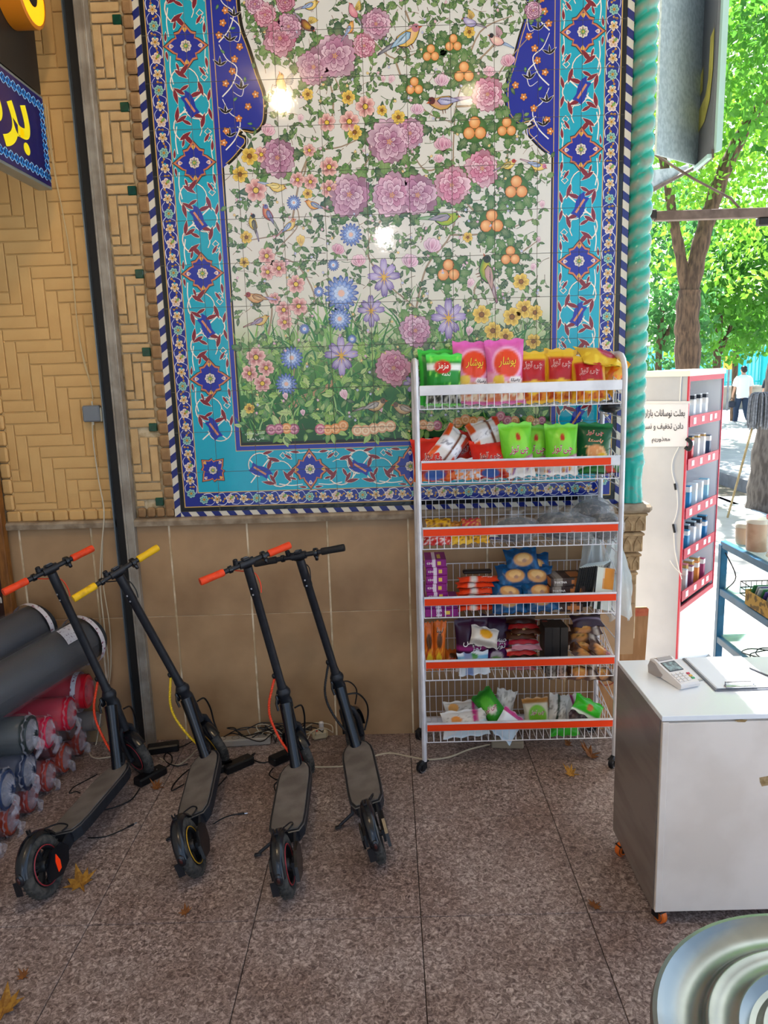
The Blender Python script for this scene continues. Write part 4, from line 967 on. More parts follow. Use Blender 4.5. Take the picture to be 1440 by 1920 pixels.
# --- shelf 4
def cbox(name, label, d, pos, rot, pf, cat, group=None, letters=()):
    t = thing(name, label, cat, pos, rot, group)
    q = MB(); nx, nz = 12, 4
    for (fn, nu, nv, sd) in ((lambda u, v: (d[0] * (u - .5), -d[1] / 2, d[2] * (v - .5)), nx, nz, 0), (lambda u, v: (d[0] * (.5 - u), d[1] / 2, d[2] * (v - .5)), 2, 1, 1), (lambda u, v: (d[0] * (u - .5), d[1] * (v - .5), d[2] / 2), nx, 6, 2), (lambda u, v: (d[0] * (u - .5), d[1] * (.5 - v), -d[2] / 2), 2, 1, 1), (lambda u, v: (d[0] / 2, d[1] * (u - .5), d[2] * (v - .5)), 4, 1, 3), (lambda u, v: (-d[0] / 2, d[1] * (.5 - u), d[2] * (v - .5)), 4, 1, 3)):
        o = len(q.v)
        for j in range(nv + 1):
            for i in range(nu + 1): q.v.append(Vector(fn(i / nu, j / nv)))
        for j in range(nv):
            for i in range(nu):
                q.f.append([o + j * (nu + 1) + i, o + j * (nu + 1) + i + 1, o + (j + 1) * (nu + 1) + i + 1, o + (j + 1) * (nu + 1) + i]); q.m.append(0); q.c.append(pf(2 * (i + .5) / nu - 1, (j + .5) / nv, sd, 1.0))
    b = q.build('carton', m_card, t)
    for (s_, u0, fw, fh, col, rtl) in letters:
        vs, fs = text_mesh(s_, 1, rtl, res=1, bold=.02, fit=(fw, fh)); q = MB(); q.add([(u0 * d[0] / 2 + x, -d[1] / 2 - .0008, z) for x, z in vs], fs); q.build('lettering', ink(col), b)
    return t
zf = .867 - .083 + .003
f_pur = paint('#861272', ('u', -.3, -.05, '#d9c4d0'), ('ell', .35, .45, .2, .3, '#d9b84a'), ('u', .78, 1, '#7a1468'))
for i in range(7):
    cbox('biscuit_box', ['bottom', 'second', 'third', 'fourth', 'fifth', 'sixth', 'top'][i] + ' purple biscuit box, counted from the bottom of the stack on shelf four', (.155 if i < 2 else .10, .15, .036), (.225 if i < 2 else .205, 3.44 + .012 * i, zf + .018 + .037 * i), R(0, 0, random.uniform(-3, 3)), f_pur, 'biscuit box', 'purple biscuit boxes on shelf four', (('ROMA', -.1, .05, .018, '#7a1468', False),) if i < 2 else (('0302', -.5, .035, .012, '#e6dcd8', False),))
f_org = paint('#e0401a', ('u', -.4, -.1, '#d9d2c8'), ('u', .2, .3, '#8a2a6a'), ('band', 0, .15, '#a82a14'))
for i in range(6):
    bag('wafer_pack', ['bottom', 'second', 'third', 'fourth', 'fifth', 'sixth'][i] + ' orange wafer pack, counted from the bottom of the stack beside the blue cookies', .20, .06, .028, (.405 + random.uniform(-.006, .006), 3.45 + .006 * i, zf + .016 + .0255 * i), R(-80 if i > 3 else -70, 0, random.uniform(-4, 4)), f_org, (('ویفر', .45, .5, .06, .016, '#f6e6da', True, None),), 'wafer pack', 'orange wafer packs on shelf four', 12, 6, .1, .002)
q = MB(); q.box((0, 0, 0), (.14, .03, .02), bev=.006); tag(q.build('wafer_pack', ink('#1a1210'), None, None, (.41, 3.52, zf + .172)), 'black topped wafer pack lying on the orange wafer stack', 'wafer pack')
f_blu = paint('#0e4068', ('noise', 4, '#185a8a', None, 0, 1, .6), ('ell', .05, .45, .62, .26, '#c98f4e'), ('ell', .05, .5, .4, .15, '#e0b272'), ('ell', .1, .38, .16, .06, '#a8785a'))
CK = [(952, 1146, 3.42, 'blue cookie pack at the bottom left of the cookie pile'), (1014, 1144, 3.42, 'blue cookie pack at the bottom right of the cookie pile'), (952, 1112, 3.44, 'blue cookie pack second up at the left of the cookie pile'), (1010, 1110, 3.44, 'blue cookie pack second up at the right of the cookie pile'), (962, 1080, 3.49, 'blue cookie pack with a whole cookie showing, upper left of the pile'), (1004, 1080, 3.50, 'blue cookie pack with a whole cookie showing, upper right of the pile'), (1000, 1060, 3.56, 'blue cookie pack turned sideways behind the top of the pile'), (978, 1050, 3.53, 'blue cookie pack crowning the cookie pile')]
for i, (px, py, Y, lb) in enumerate(CK):
    bag('cookie_pack', lb, .165, .125, .055, pk(px, py, Y), R(-50 if i < 4 else -38, random.uniform(-8, 8), random.uniform(-8, 8)), f_blu, (), 'cookies', None, 16, 14, .09, .005)
f_brn = paint('#2a1812', ('u', -.9, -.2, '#3a2a26'), ('band', .35, .7, '#3a2018'), ('ell', .5, .5, .4, .4, '#a8642e'), ('u', -.75, -.3, '#8f8478'))
for i in range(4):
    cbox('cake_box', ['bottom', 'second', 'third', 'top'][i] + ' dark brown cake box, counted from the bottom of its stack on shelf four', (.17, .14, .038), (.808 + .006 * i, 3.45 + .01 * i, zf + .02 + .039 * i), R(0, 0, -3 + 2 * i), f_brn, 'cake box', 'dark brown cake boxes on shelf four', (('TORTINA', -.45, .06, .011, '#efe9e2', False),))
for i in range(11):
    cbox('slim_packet', ['first', 'second', 'third', 'fourth', 'fifth', 'sixth', 'seventh', 'eighth', 'ninth', 'tenth', 'last'][i] + ' slim black edged packet in the standing row, counted from the brown cake boxes', (.012, .15, .20), (.900 + .0115 * i, 3.46 + .004 * i, zf + .102), R(-6, 8, -30), (lambda u, v, s, sd, i=i: lin('#141414') if (s == 3 and v < 2) or (s == 0 and i < 8) else lin('#d9e2dc')), 'packet', 'slim packets standing on shelf four')
cbox('noodle_packet', 'front packet with an orange noodle picture at the end of shelf four', (.085, .015, .20), (.992, 3.40, zf + .103), R(-6, 4, -18), paint('#dfe6dc', ('ell', .45, .72, .6, .3, '#e0922e'), ('ell', -.3, .22, .3, .14, '#1c2a1c'), ('u', -1, -.8, '#141414')), 'packet', None, ())
# --- hanging carrier bag at the end of the rack
m_carrier = M('thin_white_plastic', '#dfe8e8', rough=.3, alpha=.5, bump=.5, bscale=16)
t = thing('carrier_bag', 'thin white plastic carrier bag hung on the right end of the rack', 'plastic bag', (1.10, 3.60, .95))
def cb(u, v):
    a = u * 2 * PI; r = .015 + .045 * min(1, v * 2.2) + .015 * math.sin(a * 5 + v * 7)
    return (r * math.cos(a) + .03 * v, r * .8 * math.sin(a) + .01 * math.sin(9 * v), -.40 * v + .13 + .02 * math.sin(a * 3))
q = MB(); q.grid(cb, 28, 14); q.build('bag_film', m_carrier, t, 60)
t2 = thing('carrier_bag', 'wad of thin white carrier bags behind the slim packets, shelf four', 'plastic bag', (1.0, 3.62, 1.0))
q = MB(); q.grid(lambda u, v: ((u - .5) * (.08 + .12 * v) + .03 * v, .02 * math.sin(u * 14) + .02 * math.sin(5 * v), .12 - .3 * v + .01 * math.sin(u * 20)), 24, 12); q.grid(lambda u, v: ((u - .5) * (.06 + .1 * v) - .02 * v, -.03 + .02 * math.sin(u * 11 + 2), .10 - .26 * v), 20, 10); q.build('bag_film', m_carrier, t2, 60)
# --- shelf 5
zf = .555 - .083 + .003
f_otall = paint('#d9681a', ('noise', 5, '#e8922a', '#b8401a', .1, .45, .5), ('ell', 0, .62, .5, .16, '#5a3414'), ('ell', 0, .25, .5, .12, '#e8c02e'))
bag('puff_tube', 'tall orange puff pack at the very left of shelf five', .06, .24, .05, pk(804, 1212, 3.45), R(-4, 0, 4), f_otall, (), 'snack pack')
bag('puff_tube', 'tall orange puff pack second from the left post on shelf five', .06, .245, .05, pk(824, 1210, 3.44), R(-3, 3, -4), f_otall, ((('لینا'), 0, .82, .035, .03, '#2a1a14', True, '#f0dcc0'),), 'snack pack')
bag('puff_tube', 'small orange puff pack slumped beside the purple chip bags', .075, .09, .05, pk(846, 1236, 3.50), R(-30, 10, 12), f_otall, (), 'snack pack')
f_purp = paint('#33102e', ('band', .42, .5, '#8f1f6a'), ('slope', .3, .1, '#5a1c5e'), ('ell', .1, .2, .4, .1, '#d9cfd4'), ('ell', .1, .14, .3, .06, '#6aa84a'), ('band', .0, .06, '#e0dcd8'))
LP = (('چیپس', 0, .55, .10, .035, '#f4f0f0', True, '#14080f'), ('توز', .25, .44, .06, .03, '#f4f0f0', True, '#14080f'))
bag('chip_bag', 'dark purple chip bag nearest the orange packs, shelf five', .165, .26, .08, pk(884, 1210, 3.46), R(-6, 0, 3), f_purp, LP)
bag('chip_bag', 'dark purple chip bag further back, beside the chocolate bars', .16, .25, .075, pk(930, 1202, 3.52), R(-8, 4, -6), f_purp, (('چیپس', .25, .5, .07, .03, '#f4f0f0', True, '#14080f'), ('توز', .35, .4, .05, .028, '#f4f0f0', True, '#14080f')))
bag('chip_bag', 'cream and yellow packet resting on the purple chip bags', .14, .10, .05, pk(908, 1194, 3.42), R(-40, 14, 0), paint('#d9d2c6', ('ell', .05, .6, .5, .26, '#d99a22'), ('band', 0, .25, '#9a9288')), (), 'snack bag')
bag('chip_bag', 'white and blue sachet lying behind the front wires of shelf five', .155, .11, .045, pk(888, 1250, 3.40), R(-18, -4, 0), paint('#dfe6ea', ('band', .55, .85, '#6aa8cc'), ('ell', -.1, .8, .4, .16, '#3f8f4a'), ('u', -.6, -.1, '#7a8fb8')), (), 'snack bag')
BAR = [('#2e140e', '#6a564a'), ('#8c1616', '#2e100c'), ('#4a2414', '#d9b06a'), ('#4a2412', '#e0bf7a'), ('#a81c2e', '#d0a890'), ('#b87a88', '#d9c0c8'), ('#b5201e', '#f0d8d4'), ('#3a1a12', '#c9a86a'), ('#9a4a54', '#c08a90'), ('#a8606a', '#d0a8ac')]
BL = ['dark brown bar crowning the stack', 'red and brown bar second from the top', 'brown bar with gold print third from the top', 'brown bar with large gold letters', 'crimson bar under the gold lettered one', 'pale pink bar in mid stack', 'red foil bar sticking out in front', 'brown bar below the price strip', 'dusty rose bar second from the bottom', 'pale rose bar at the bottom']
for i in range(10):
    bag('chocolate_bar', BL[i] + ', chocolate stack on shelf five', .15, .055, .026, (.625 + .012 * ((i * 7) % 3 - 1), 3.47 - .012 * (i > 4), zf + .014 + .0262 * (9 - i)), R(-66, 0, (i * 37) % 9 - 4), paint(BAR[i][0], ('band', .35, .7, BAR[i][1]) if i not in (2, 3) else ('u', .9, 1, '#2a100a')), (('Nigbar', 0, .5, .10, .028, '#e6c47a', False, '#3a1410'),) if i in (2, 3) else (), 'chocolate', None, 12, 6, .08, .003)
for i, (x, h, lb) in enumerate(((.735, .23, 'black cocoa carton standing beside the chocolate stack'), (.772, .225, 'black cocoa carton in the middle of the three black ones'), (.812, .22, 'black cocoa carton next to the croissant packs'))):
    cbox('cocoa_carton', lb, (.036, .12, h), (x, 3.46 + .01 * i, zf + h / 2), R(0, 0, 2 * i), paint('#100e10', ('band', .1, .2, '#3a302c'), ('ell', 0, .75, .7, .06, '#8c2a24') if i == 0 else ('band', .9, 1, '#1c1a1c')), 'carton')
for i, (px, py, c, lb) in enumerate(((1033, 1258, '#8a8278', 'silver drink tub behind the wires below the black cartons'), (1052, 1258, '#a88a7a', 'pink brown drink tub behind the wires, nearer the croissants'))):
    q = MB(); q.lathe([(0, -.035), (.022, -.035), (.026, .0), (.026, .03), (.021, .036), (0, .036)], 18); tag(q.build('drink_tub', M('tub_%d' % i, c, rough=.35, col2='#3a302a', nscale=40), None, 40, pk(px, py, 3.39)), lb, 'tub')
f_cro = paint('#4a2a1a', ('ell', -.2, .5, .5, .4, '#c9843e'), ('ell', -.2, .6, .3, .2, '#e0aa62'), ('u', .5, .7, '#c9b8a8'), ('noise', 6, '#2a1a14', None, 0, 1, .72))
CR = [(1092, 1262, 3.40, 0, 'flat croissant pack at the bottom by the wires'), (1132, 1264, 3.42, 6, 'dark wrapped croissant pack in the bottom right corner'), (1098, 1238, 3.42, 38, 'croissant pack tilted down with a pink logo, front left'), (1126, 1222, 3.42, 40, 'croissant pack tilted down with a pink logo, front right'), (1096, 1214, 3.48, 12, 'croissant pack lying below the striped ones'), (1092, 1196, 3.51, 0, 'brown croissant pack third from the top'), (1098, 1180, 3.54, -2, 'brown croissant pack second from the top'), (1100, 1164, 3.56, 0, 'purple brown croissant pack crowning the pile')]
for i, (px, py, Y, ry, lb) in enumerate(CR):
    bag('croissant_pack', lb + ', shelf five', .16, .075, .045, pk(px, py, Y), R(-55, ry, random.uniform(-6, 6)), f_cro if i != 7 else paint('#3a2430', ('band', .4, .6, '#8a7a8f')), (('Tutti', .35, .5, .06, .03, '#c9304a', False, '#f0e8e4'),) if i in (2, 3) else (), 'croissant pack', None, 12, 8, .1, .004)
# --- shelf 6
zf = .235 - .083 + .003
f_wg = paint('#dcdad6', ('u', .35, .6, '#b8307a'), ('slope', .3, .3, '#c9d8e0'), ('noise', 8, '#a8a49e', None, .4, .8, .68), ('ell', -.4, .6, .25, .15, '#d98a3a'))
bag('snack_bag', 'white and blue bag lying at the front left of the bottom shelf', .235, .13, .06, pk(872, 1364, 3.42), R(-40, -3, 3), f_wg)
bag('snack_bag', 'white and grey bag with small print lying at the back left, bottom shelf', .19, .13, .06, pk(868, 1338, 3.50), R(-42, -6, -4), paint('#cfccc6', ('u', .55, .75, '#b8307a'), ('noise', 9, '#8f8c86', None, .3, .7, .64), ('ell', -.5, .7, .3, .2, '#d9a05a')))
bag('snack_bag', 'glossy green bag leaning diagonally on the white ones, bottom shelf', .115, .20, .065, pk(922, 1332, 3.47), R(-30, -38, 0), paint('#2f8f22', ('band', .9, 1, '#1d6a1c'), ('ell', 0, .6, .6, .25, '#58b82e'), ('ell', .1, .45, .4, .1, '#e6d8cc')), ((CH, 0, .5, .08, .03, '#b02a5a', True, '#f4efe8'),))
bag('snack_bag', 'clear silver bag end standing up behind the green bag, bottom shelf', .11, .13, .05, pk(946, 1317, 3.54), R(-14, 18, 8), paint('#c9c8c4', ('noise', 5, '#9a9892', None, 0, 1, .6)))
bag('snack_bag', 'white pointed bag hanging over the bottom wires, bottom shelf', .13, .14, .05, pk(952, 1360, 3.385), R(-20, 40, 0), paint('#d9dfe6', ('slope', .4, .4, '#b8cfe0'), ('band', .85, 1, '#b8307a')), hang=True)
bag('snack_bag', 'lime and cream bag standing alone in the middle of the bottom shelf', .135, .135, .07, pk(1005, 1334, 3.49), R(-28, 0, 4), paint('#d0cbb8', ('ell', 0, .35, .75, .38, '#6cae2a'), ('band', .8, 1, '#a8783e')), ((CH, 0, .45, .08, .03, '#8a1e4a', True, '#f4efe8'),))
bag('snack_bag', 'grey and white bag with barcode end, right of the lime one, bottom shelf', .10, .15, .06, pk(1046, 1334, 3.50), R(-22, 10, -6), paint('#cfcdc9', ('u', -.2, .1, '#2a3a2a'), ('noise', 9, '#8a8884', None, .3, .8, .6)))
bag('snack_bag', 'grey and white bag leaning on the barcode one, bottom shelf', .10, .14, .06, pk(1070, 1337, 3.51), R(-24, -8, 4), paint('#c4c2be', ('u', .2, .5, '#8a2a5a')))
bag('snack_bag', 'dark mauve bag under the tilted green one, bottom shelf', .14, .10, .05, pk(1090, 1343, 3.47), R(-50, 8, 0), paint('#4a3a40', ('noise', 6, '#8f7f86', None, 0, 1, .6)))
bag('snack_bag', 'bright green bag tilted over the right end of the bottom shelf', .16, .085, .05, pk(1102, 1327, 3.42), R(-30, 30, 0), paint('#2fae1e', ('band', 0, .14, '#dfe6da'), ('ell', 0, .5, .25, .2, '#b5541e')))
bag('snack_bag', 'green bag lying low behind the wires at the right, bottom shelf', .15, .06, .04, pk(1058, 1368, 3.39), R(-30, 0, 0), paint('#2f9a24', ('band', .7, 1, '#d9dcd4')))

# ================================================================== electric kick scooters
m_frame = M('matt_black_paint', '#1b1e24', rough=.42, spec=.45, col2='#23262c', nscale=30)
m_gloss = M('gloss_black_plastic', '#101319', rough=.22, spec=.6, col2='#2a2c30', nscale=10, ramp=(.55, .8))
m_mat = M('grey_deck_rubber', '#77706a', rough=.8, col2='#625b55', nscale=7, ndet=6, bump=.25, bscale=260)
m_tyre = M('dusty_tyre', '#33322f', rough=.85, col2='#4d4a45', nscale=40, bump=.5, bscale=160)
m_rim = M('dark_rim', '#2b2c2f', rough=.45, metal=.3)
m_alu = M('scuffed_alloy', '#6a6d72', rough=.35, metal=.8)
m_screen = M('dark_screen', '#1a1c20', rough=.1, spec=.7)
def torus(q, c, R_, r, T, n=36, m=12, flat=1.0):
    q.tube([(c[0], c[1] + R_ * math.cos(2 * PI * i / n), c[2] + R_ * math.sin(2 * PI * i / n)) for i in range(n)], r, m, closed=True, T=T, up=(1, 0, 0))
def arc_band(q, c, r, w, a0, a1, th, T=None, n=16, taper=.0):
    """curved mudguard around a wheel turning about local x"""
    vs = []
    for i in range(n + 1):
        a = a0 + (a1 - a0) * i / n; ww = w / 2 * (1 - taper * abs(2 * i / n - 1))
        for k, (dx, dr) in enumerate(((-1, -.012), (-.8, 0), (-.4, .006), (.4, .006), (.8, 0), (1, -.012), (.75, -.006), (0, 0), (-.75, -.006))):
            rr = r + dr + (th if k < 6 else 0); vs.append((c[0] + dx * ww, c[1] + rr * math.cos(a), c[2] + rr * math.sin(a)))
    m = 9
    fs = [(i * m + j, i * m + (j + 1) % m, (i + 1) * m + (j + 1) % m, (i + 1) * m + j) for i in range(n) for j in range(m)]
    fs += [tuple(range(m)), tuple(n * m + j for j in range(m))[::-1]]
    q.add(vs, fs, T)
def wheel(parent, T, accent, motor=False, name='wheel'):
    T = T @ Matrix.Scale(1.08, 4)
    q = MB(); torus(q, (0, 0, 0), .0865, .0215, T); 
    t = q.build(name, m_tyre, parent, 60)
    q = MB()
    for i in range(40):
        a = 2 * PI * i / 40
        for sx in (-1, 1):
            q.box((0, 0, 0), (.010, .005, .0025), T @ Matrix.Rotation(a, 4, 'X') @ Matrix.Translation((sx * .0075, 0, .1068)))
    q.build('tread', m_tyre, t)
    q = MB(); q.lathe([(.070, -.017), (.064, -.02), (.060, -.016), (.060, .016), (.064, .02), (.070, .017)], 32, T, 'x')
    q.build('rim', m_rim, t, 40)
    if accent:
        q = MB()
        for sx in (-1, 1): torus(q, (sx * .0195, 0, 0), .0668, .0020, T, 36, 6)
        q.build('rim_stripe', accent, t, 60)
    q = MB()
    if motor: q.lathe([(0, -.024), (.040, -.024), (.052, -.018), (.062, -.012), (.062, .012), (.052, .018), (.040, .024), (0, .024)], 28, T, 'x')
    else:
        q.lathe([(0, -.022), (.018, -.022), (.022, -.016), (.022, .016), (.018, .022), (0, .022)], 20, T, 'x')
        for i in range(5):
            for s in (-.22, .22): q.box((0, 0, .041), (.018, .007, .046), T @ Matrix.Rotation(2 * PI * i / 5 + s * .55, 4, 'X'))
    q.build('hub', m_rim, t, 40)
    return t
def coil(q, pts, r, turns, n=6):
    C = crom(pts, 14); q.tube(C, r, 7)
    k = len(C); P = []
    for i in range(k * 3):
        f = i / 3; a = int(min(k - 2, f)); p = C[a].lerp(C[a + 1], min(1, f - a)); d = (C[a + 1] - C[a]).normalized(); o = d.orthogonal().normalized(); b = d.cross(o)
        th = 2 * PI * turns * i / (k * 3); P.append(p + (o * math.cos(th) + b * math.sin(th)) * r * .75)
    q.tube(P, r * .55, 5)
def scooter(label, loc, hd, ln, st, grip, accent, cable, red_reflector=False):
    S = thing('electric_scooter', label, 'scooter', loc, (0, ln, hd))
    # deck: hollow alloy body with rubber mat
    OUT = [(-.052, .15), (-.070, .19), (-.074, .26), (-.075, .56), (-.070, .62), (-.054, .665), (-.035, .69), (.035, .69), (.054, .665), (.070, .62), (.075, .56), (.074, .26), (.070, .19), (.052, .15)]
    q = MB(); q.prism([(x * .93, y) for x, y in OUT], .105, .118); q.prism(OUT, .118, .152); d = q.build('deck', m_frame, S)
    q = MB(); q.prism([(x * .9, .42 + (y - .42) * .955) for x, y in OUT], .152, .1565); q.build('deck_mat', m_mat, d)
    q = MB(); q.tube([(x * 1.005, y, .149) for x, y in OUT], .0032, 5, closed=True); q.build('deck_edge', m_alu, d, 60)
    # rear wheel, arms, guard
    T0 = Matrix.Translation((0, 0, .1165))
    wheel(S, T0, accent)
    q = MB()
    for s in (-1, 1): q.prism([(-.03, .085), (.03, .080), (.17, .105), (.20, .15), (.14, .15), (.06, .128), (-.02, .132)], s * .032, s * .042, plane='yz')
    q.cyl((-.046, 0, .108), (.046, 0, .108), .012, n=12); q.build('rear_arm', m_frame, S)
    q = MB(); q.prism([(-.055, .075), (.02, .055), (.075, .075), (.10, .12), (.075, .155), (.01, .16), (-.04, .125)], .044, .056, plane='yz'); cv = q.build('motor_cover', m_gloss, S)
    q = MB(); q.prism([(-.03, .08), (.03, .07), (.07, .1), (.06, .14), (0, .15), (-.03, .12)], -.044, -.052, plane='yz'); q.build('brake_disc_cover', m_gloss, S)
    if red_reflector:
        q = MB(); q.prism([(.0, .078), (.02, .082), (.028, .11), (.018, .142), (.004, .12)], .056, .0585, plane='yz'); q.build('reflector', M('orange_reflector', '#e8380e', rough=.2, emit='#e8380e', estr=.12), cv)
    q = MB(); arc_band(q, (0, 0, .1165), .1225, .052, math.radians(32), math.radians(168), .004, taper=.1); g = q.build('rear_mudguard', m_gloss, S, 50)
    q = MB(); q.sphere((0, -.127, .148), (.016, .008, .024), 12, 8); q.build('tail_light_housing', m_gloss, g, 60)
    q = MB(); q.sphere((0, -.134, .150), (.007, .004, .013), 10, 6); q.build('tail_light', M('dark_red_lens', '#3a1a18', rough=.15), g, 60)
    q = MB(); q.prism([(-.120, .14), (-.124, .14), (-.130, .088), (-.125, .087)], -.036, -.010, plane='yz'); q.build('mud_flap', m_black, g)
    q = MB(); q.box((0, .0, .249), (.016, .012, .012), bev=.003); q.box((-.006, .0, .2615), (.004, .008, .018)); q.box((.006, .0, .2615), (.004, .008, .018)); q.build('guard_hook', m_black, g)
    q = MB(); q.tube(crom([(.02, .06, .232), (.035, .12, .21), (.03, .17, .17), (.01, .15, .16)], 5), .0035, 6); q.build('tail_light_cable', m_black, g, 60)
    # kick stand
    q = MB(); k1 = Vector((-.065, .27, .11)); foot_z = -ln * 0
    zt = .012 + .19 * math.sin(-ln) * .0
    c_, s_ = math.cos(ln), math.sin(ln)
    # the foot reaches the ground plane in leaned coordinates
    fx = -.145; fz = -(fx * -s_) / c_ if c_ else 0
    q.tube([k1, (fx * .55, .245, .11 + (fz - .11) * .5), (fx, .23, fz + .012)], [.009, .008, .007], 8); q.box((fx - .006, .225, fz + .010), (.03, .016, .008), bev=.002); q.build('kickstand', m_frame, S, 50)
    # neck from deck to folding joint
    B_, K_, T_ = Vector((0, .652, .14)), Vector((0, .799, .454)), Vector((0, .716, 1.126))
    ax = (T_ - K_).normalized()
    q = MB(); q.tube([B_, B_.lerp(K_, .12), B_.lerp(K_, .55), B_.lerp(K_, .86)], [.028, .026, .0255, .030], 18); nk = q.build('neck_tube', m_gloss, S, 50)
    q = MB(); q.tube([(0, .66, .155), (0, .70, .175), (0, .715, .19)], [.03, .026, .02], 12); q.build('neck_weld', m_frame, nk, 50)
    q = MB(); q.tube([K_ - ax * .075, K_ - ax * .04, K_ - ax * .02, K_, K_ + ax * .012, K_ + ax * .03], [.029, .031, .025, .034, .034, .024], 18); lt = q.build('folding_joint', m_frame, S, 50)
    q = MB(); q.box((-.03, .775, .44), (.012, .03, .045), bev=.004); q.tube([(-.028, .78, .46), (-.036, .75, .43), (-.032, .735, .40)], .006, 8); q.build('latch_lever', m_gloss, lt, 50)
    q = MB(); q.tube([K_ + ax * .01, K_ + ax * .05, K_ + ax * .06, T_ - ax * .16, T_ - ax * .155, T_ - ax * .02], [.022, .0215, .0195, .0195, .0215, .021], 18); sm = q.build('stem', m_frame, S, 50)
    q = MB()
    for dz in (.12, .15): q.cyl(T_ - ax * dz + Vector((-.006, -.0215, 0)), T_ - ax * dz + Vector((-.006, -.0235, 0)), .0042, n=10)
    q.build('screw', m_bright, sm)
    # everything that steers
    Q = Matrix.Translation(K_) @ Matrix.Rotation(st, 4, ax) @ Matrix.Translation(-K_)
    TF = Q @ Matrix.Translation((0, .849, .1165))
    wheel(S, TF, accent, True)
    q = MB()
    for s in (-1, 1): q.tube([Q @ Vector((s * .036, .849, .108)), Q @ Vector((s * .038, .838, .20)), Q @ Vector((s * .030, .826, .262)), Q @ Vector((0, .822, .285))], [.013, .012, .014, .018], 10)
    q.tube([Q @ Vector((0, .826, .262)), Q @ Vector((0, .806, .40))], [.022, .026], 14); q.cyl(Q @ Vector((-.046, .849, .108)), Q @ Vector((.046, .849, .108)), .014, n=12); q.build('fork', m_frame, S, 50)
    q = MB(); arc_band(q, (0, .849, .1165), .1265, .064, math.radians(-8), math.radians(150), .004, Q, taper=.1); fg = q.build('front_mudguard', m_gloss, S, 50)
    q = MB(); q.tube(crom([Q @ Vector(p) for p in ((.03, .80, .36), (.075, .83, .34), (.09, .88, .26), (.075, .90, .18), (.05, .86, .12))], 6), .0045, 6); q.tube(crom([Q @ Vector(p) for p in ((-.02, .81, .42), (.03, .86, .40), (.05, .90, .33), (.03, .88, .26))], 6), .0035, 6); q.build('motor_cable', m_black, fg, 60)
    hb = Q @ T_
    H = Q @ Matrix.Translation(T_)
    q = MB(); q.tube([H @ Vector((-.20, 0, 0)), H @ Vector((.20, 0, 0))], .0115, 14); q.tube([H @ Vector((-.035, 0, 0)), H @ Vector((.035, 0, 0))], .019, 14); hbar = q.build('handlebar', m_frame, S, 50)
    for s in (-1, 1):
        q = MB(); T2 = H @ Matrix.Translation((s * .166, 0, 0))
        q.lathe([(.010, -.056), (.0155, -.055), (.0172, -.05), (.0160, -.01), (.0170, .03), (.0172, .05), (.0160, .0565), (.006, .057), (0, .057)] if s > 0 else [(.010, .056), (.0155, .055), (.0172, .05), (.0160, .01), (.0170, -.03), (.0172, -.05), (.0160, -.0565), (.006, -.057), (0, -.057)], 18, T2, 'x')
        q.build('grip', grip, S, 50)
    q = MB(); q.lathe([(.012, .095), (.021, .094), (.023, .088), (.023, .076), (.012, .075)], 16, H, 'x'); q.box((.085, -.012, -.022), (.016, .012, .026), H, .004); q.build('throttle', m_gloss, S, 50)
    q = MB(); q.lathe([(.012, -.088), (.017, -.087), (.017, -.072), (.012, -.071)], 14, H, 'x'); q.tube([H @ Vector((-.08, .014, 0)), H @ Vector((-.11, .034, -.008)), H @ Vector((-.165, .04, -.012))], [.007, .005, .004], 8); q.build('brake_lever', m_gloss, S, 50)
    q = MB(); q.cyl(H @ Vector((-.048, 0, .012)), H @ Vector((-.048, -.004, .03)), .013, .011, 12); q.sphere((0, 0, 0), (.012, .012, .007), 10, 6, H @ Matrix.Translation((-.048, -.005, .031))); q.box((-.036, -.01, .02), (.014, .006, .005), H); q.build('bell', m_black, S, 50)
    q = MB(); q.box((0, -.002, .020), (.034, .040, .012), H, .004); dp = q.build('display', m_frame, S)
    q = MB(); q.box((0, -.004, .0265), (.022, .026, .002), H); q.build('display_screen', m_alu, dp)
    q = MB(); q.tube(crom([H @ Vector((-.075, .01, -.005)), H @ Vector((-.03, .03, -.03)), H @ Vector((.025, .015, -.06)), H @ Vector((.03, -.004, -.11)), H @ Vector((.018, -.012, -.15))], 8), .0028, 6); q.build('handlebar_cable', cable[1], S, 60)
    q = MB(); coil(q, [K_ + ax * .09 + Vector((-.02, -.004, 0)), (-.042, .775, .50), (-.072, .76, .43), (-.078, .745, .36), (-.055, .72, .27), (-.022, .69, .21)], .0055, 34); q.build('brake_cable', cable[0], S, 60)
    q = MB(); q.sphere(K_ + ax * .10 + Vector((-.021, -.004, 0)), (.010, .010, .014), 8, 6); q.build('cable_clip', m_black, S, 60)
    return S
m_go = M('orange_rubber', '#ee4516', rough=.6, col2='#c93a14', nscale=30, ramp=(.5, .75)); m_gy = M('yellow_rubber', '#f0bd12', rough=.6, col2='#c9960e', nscale=30, ramp=(.55, .75)); m_gk = M('black_rubber', '#1a1a1c', rough=.7)
m_sred = M('red_stripe', '#a8323a', rough=.5); m_syel = M('yellow_stripe', '#c99a22', rough=.5)
m_co = M('orange_coil', '#e2401a', rough=.5); m_cy = M('yellow_coil', '#d9b41a', rough=.5); m_ck = M('black_coil', '#1c1c1e', rough=.5)
scooter('black scooter with orange grips and a turned front wheel, nearest the fabric rolls', (-1.340, 2.539, .006), -.105, -.265, .958, m_go, m_sred, (m_co, m_co), True)
scooter('black scooter with yellow grips and a yellow striped wheel', (-.791, 2.644, .007), .118, -.355, .597, m_gy, m_syel, (m_cy, m_black))
scooter('black scooter with orange grips standing third from the fabric rolls', (-.420, 2.509, .005), .040, -.179, .538, m_go, m_sred, (m_co, m_co))
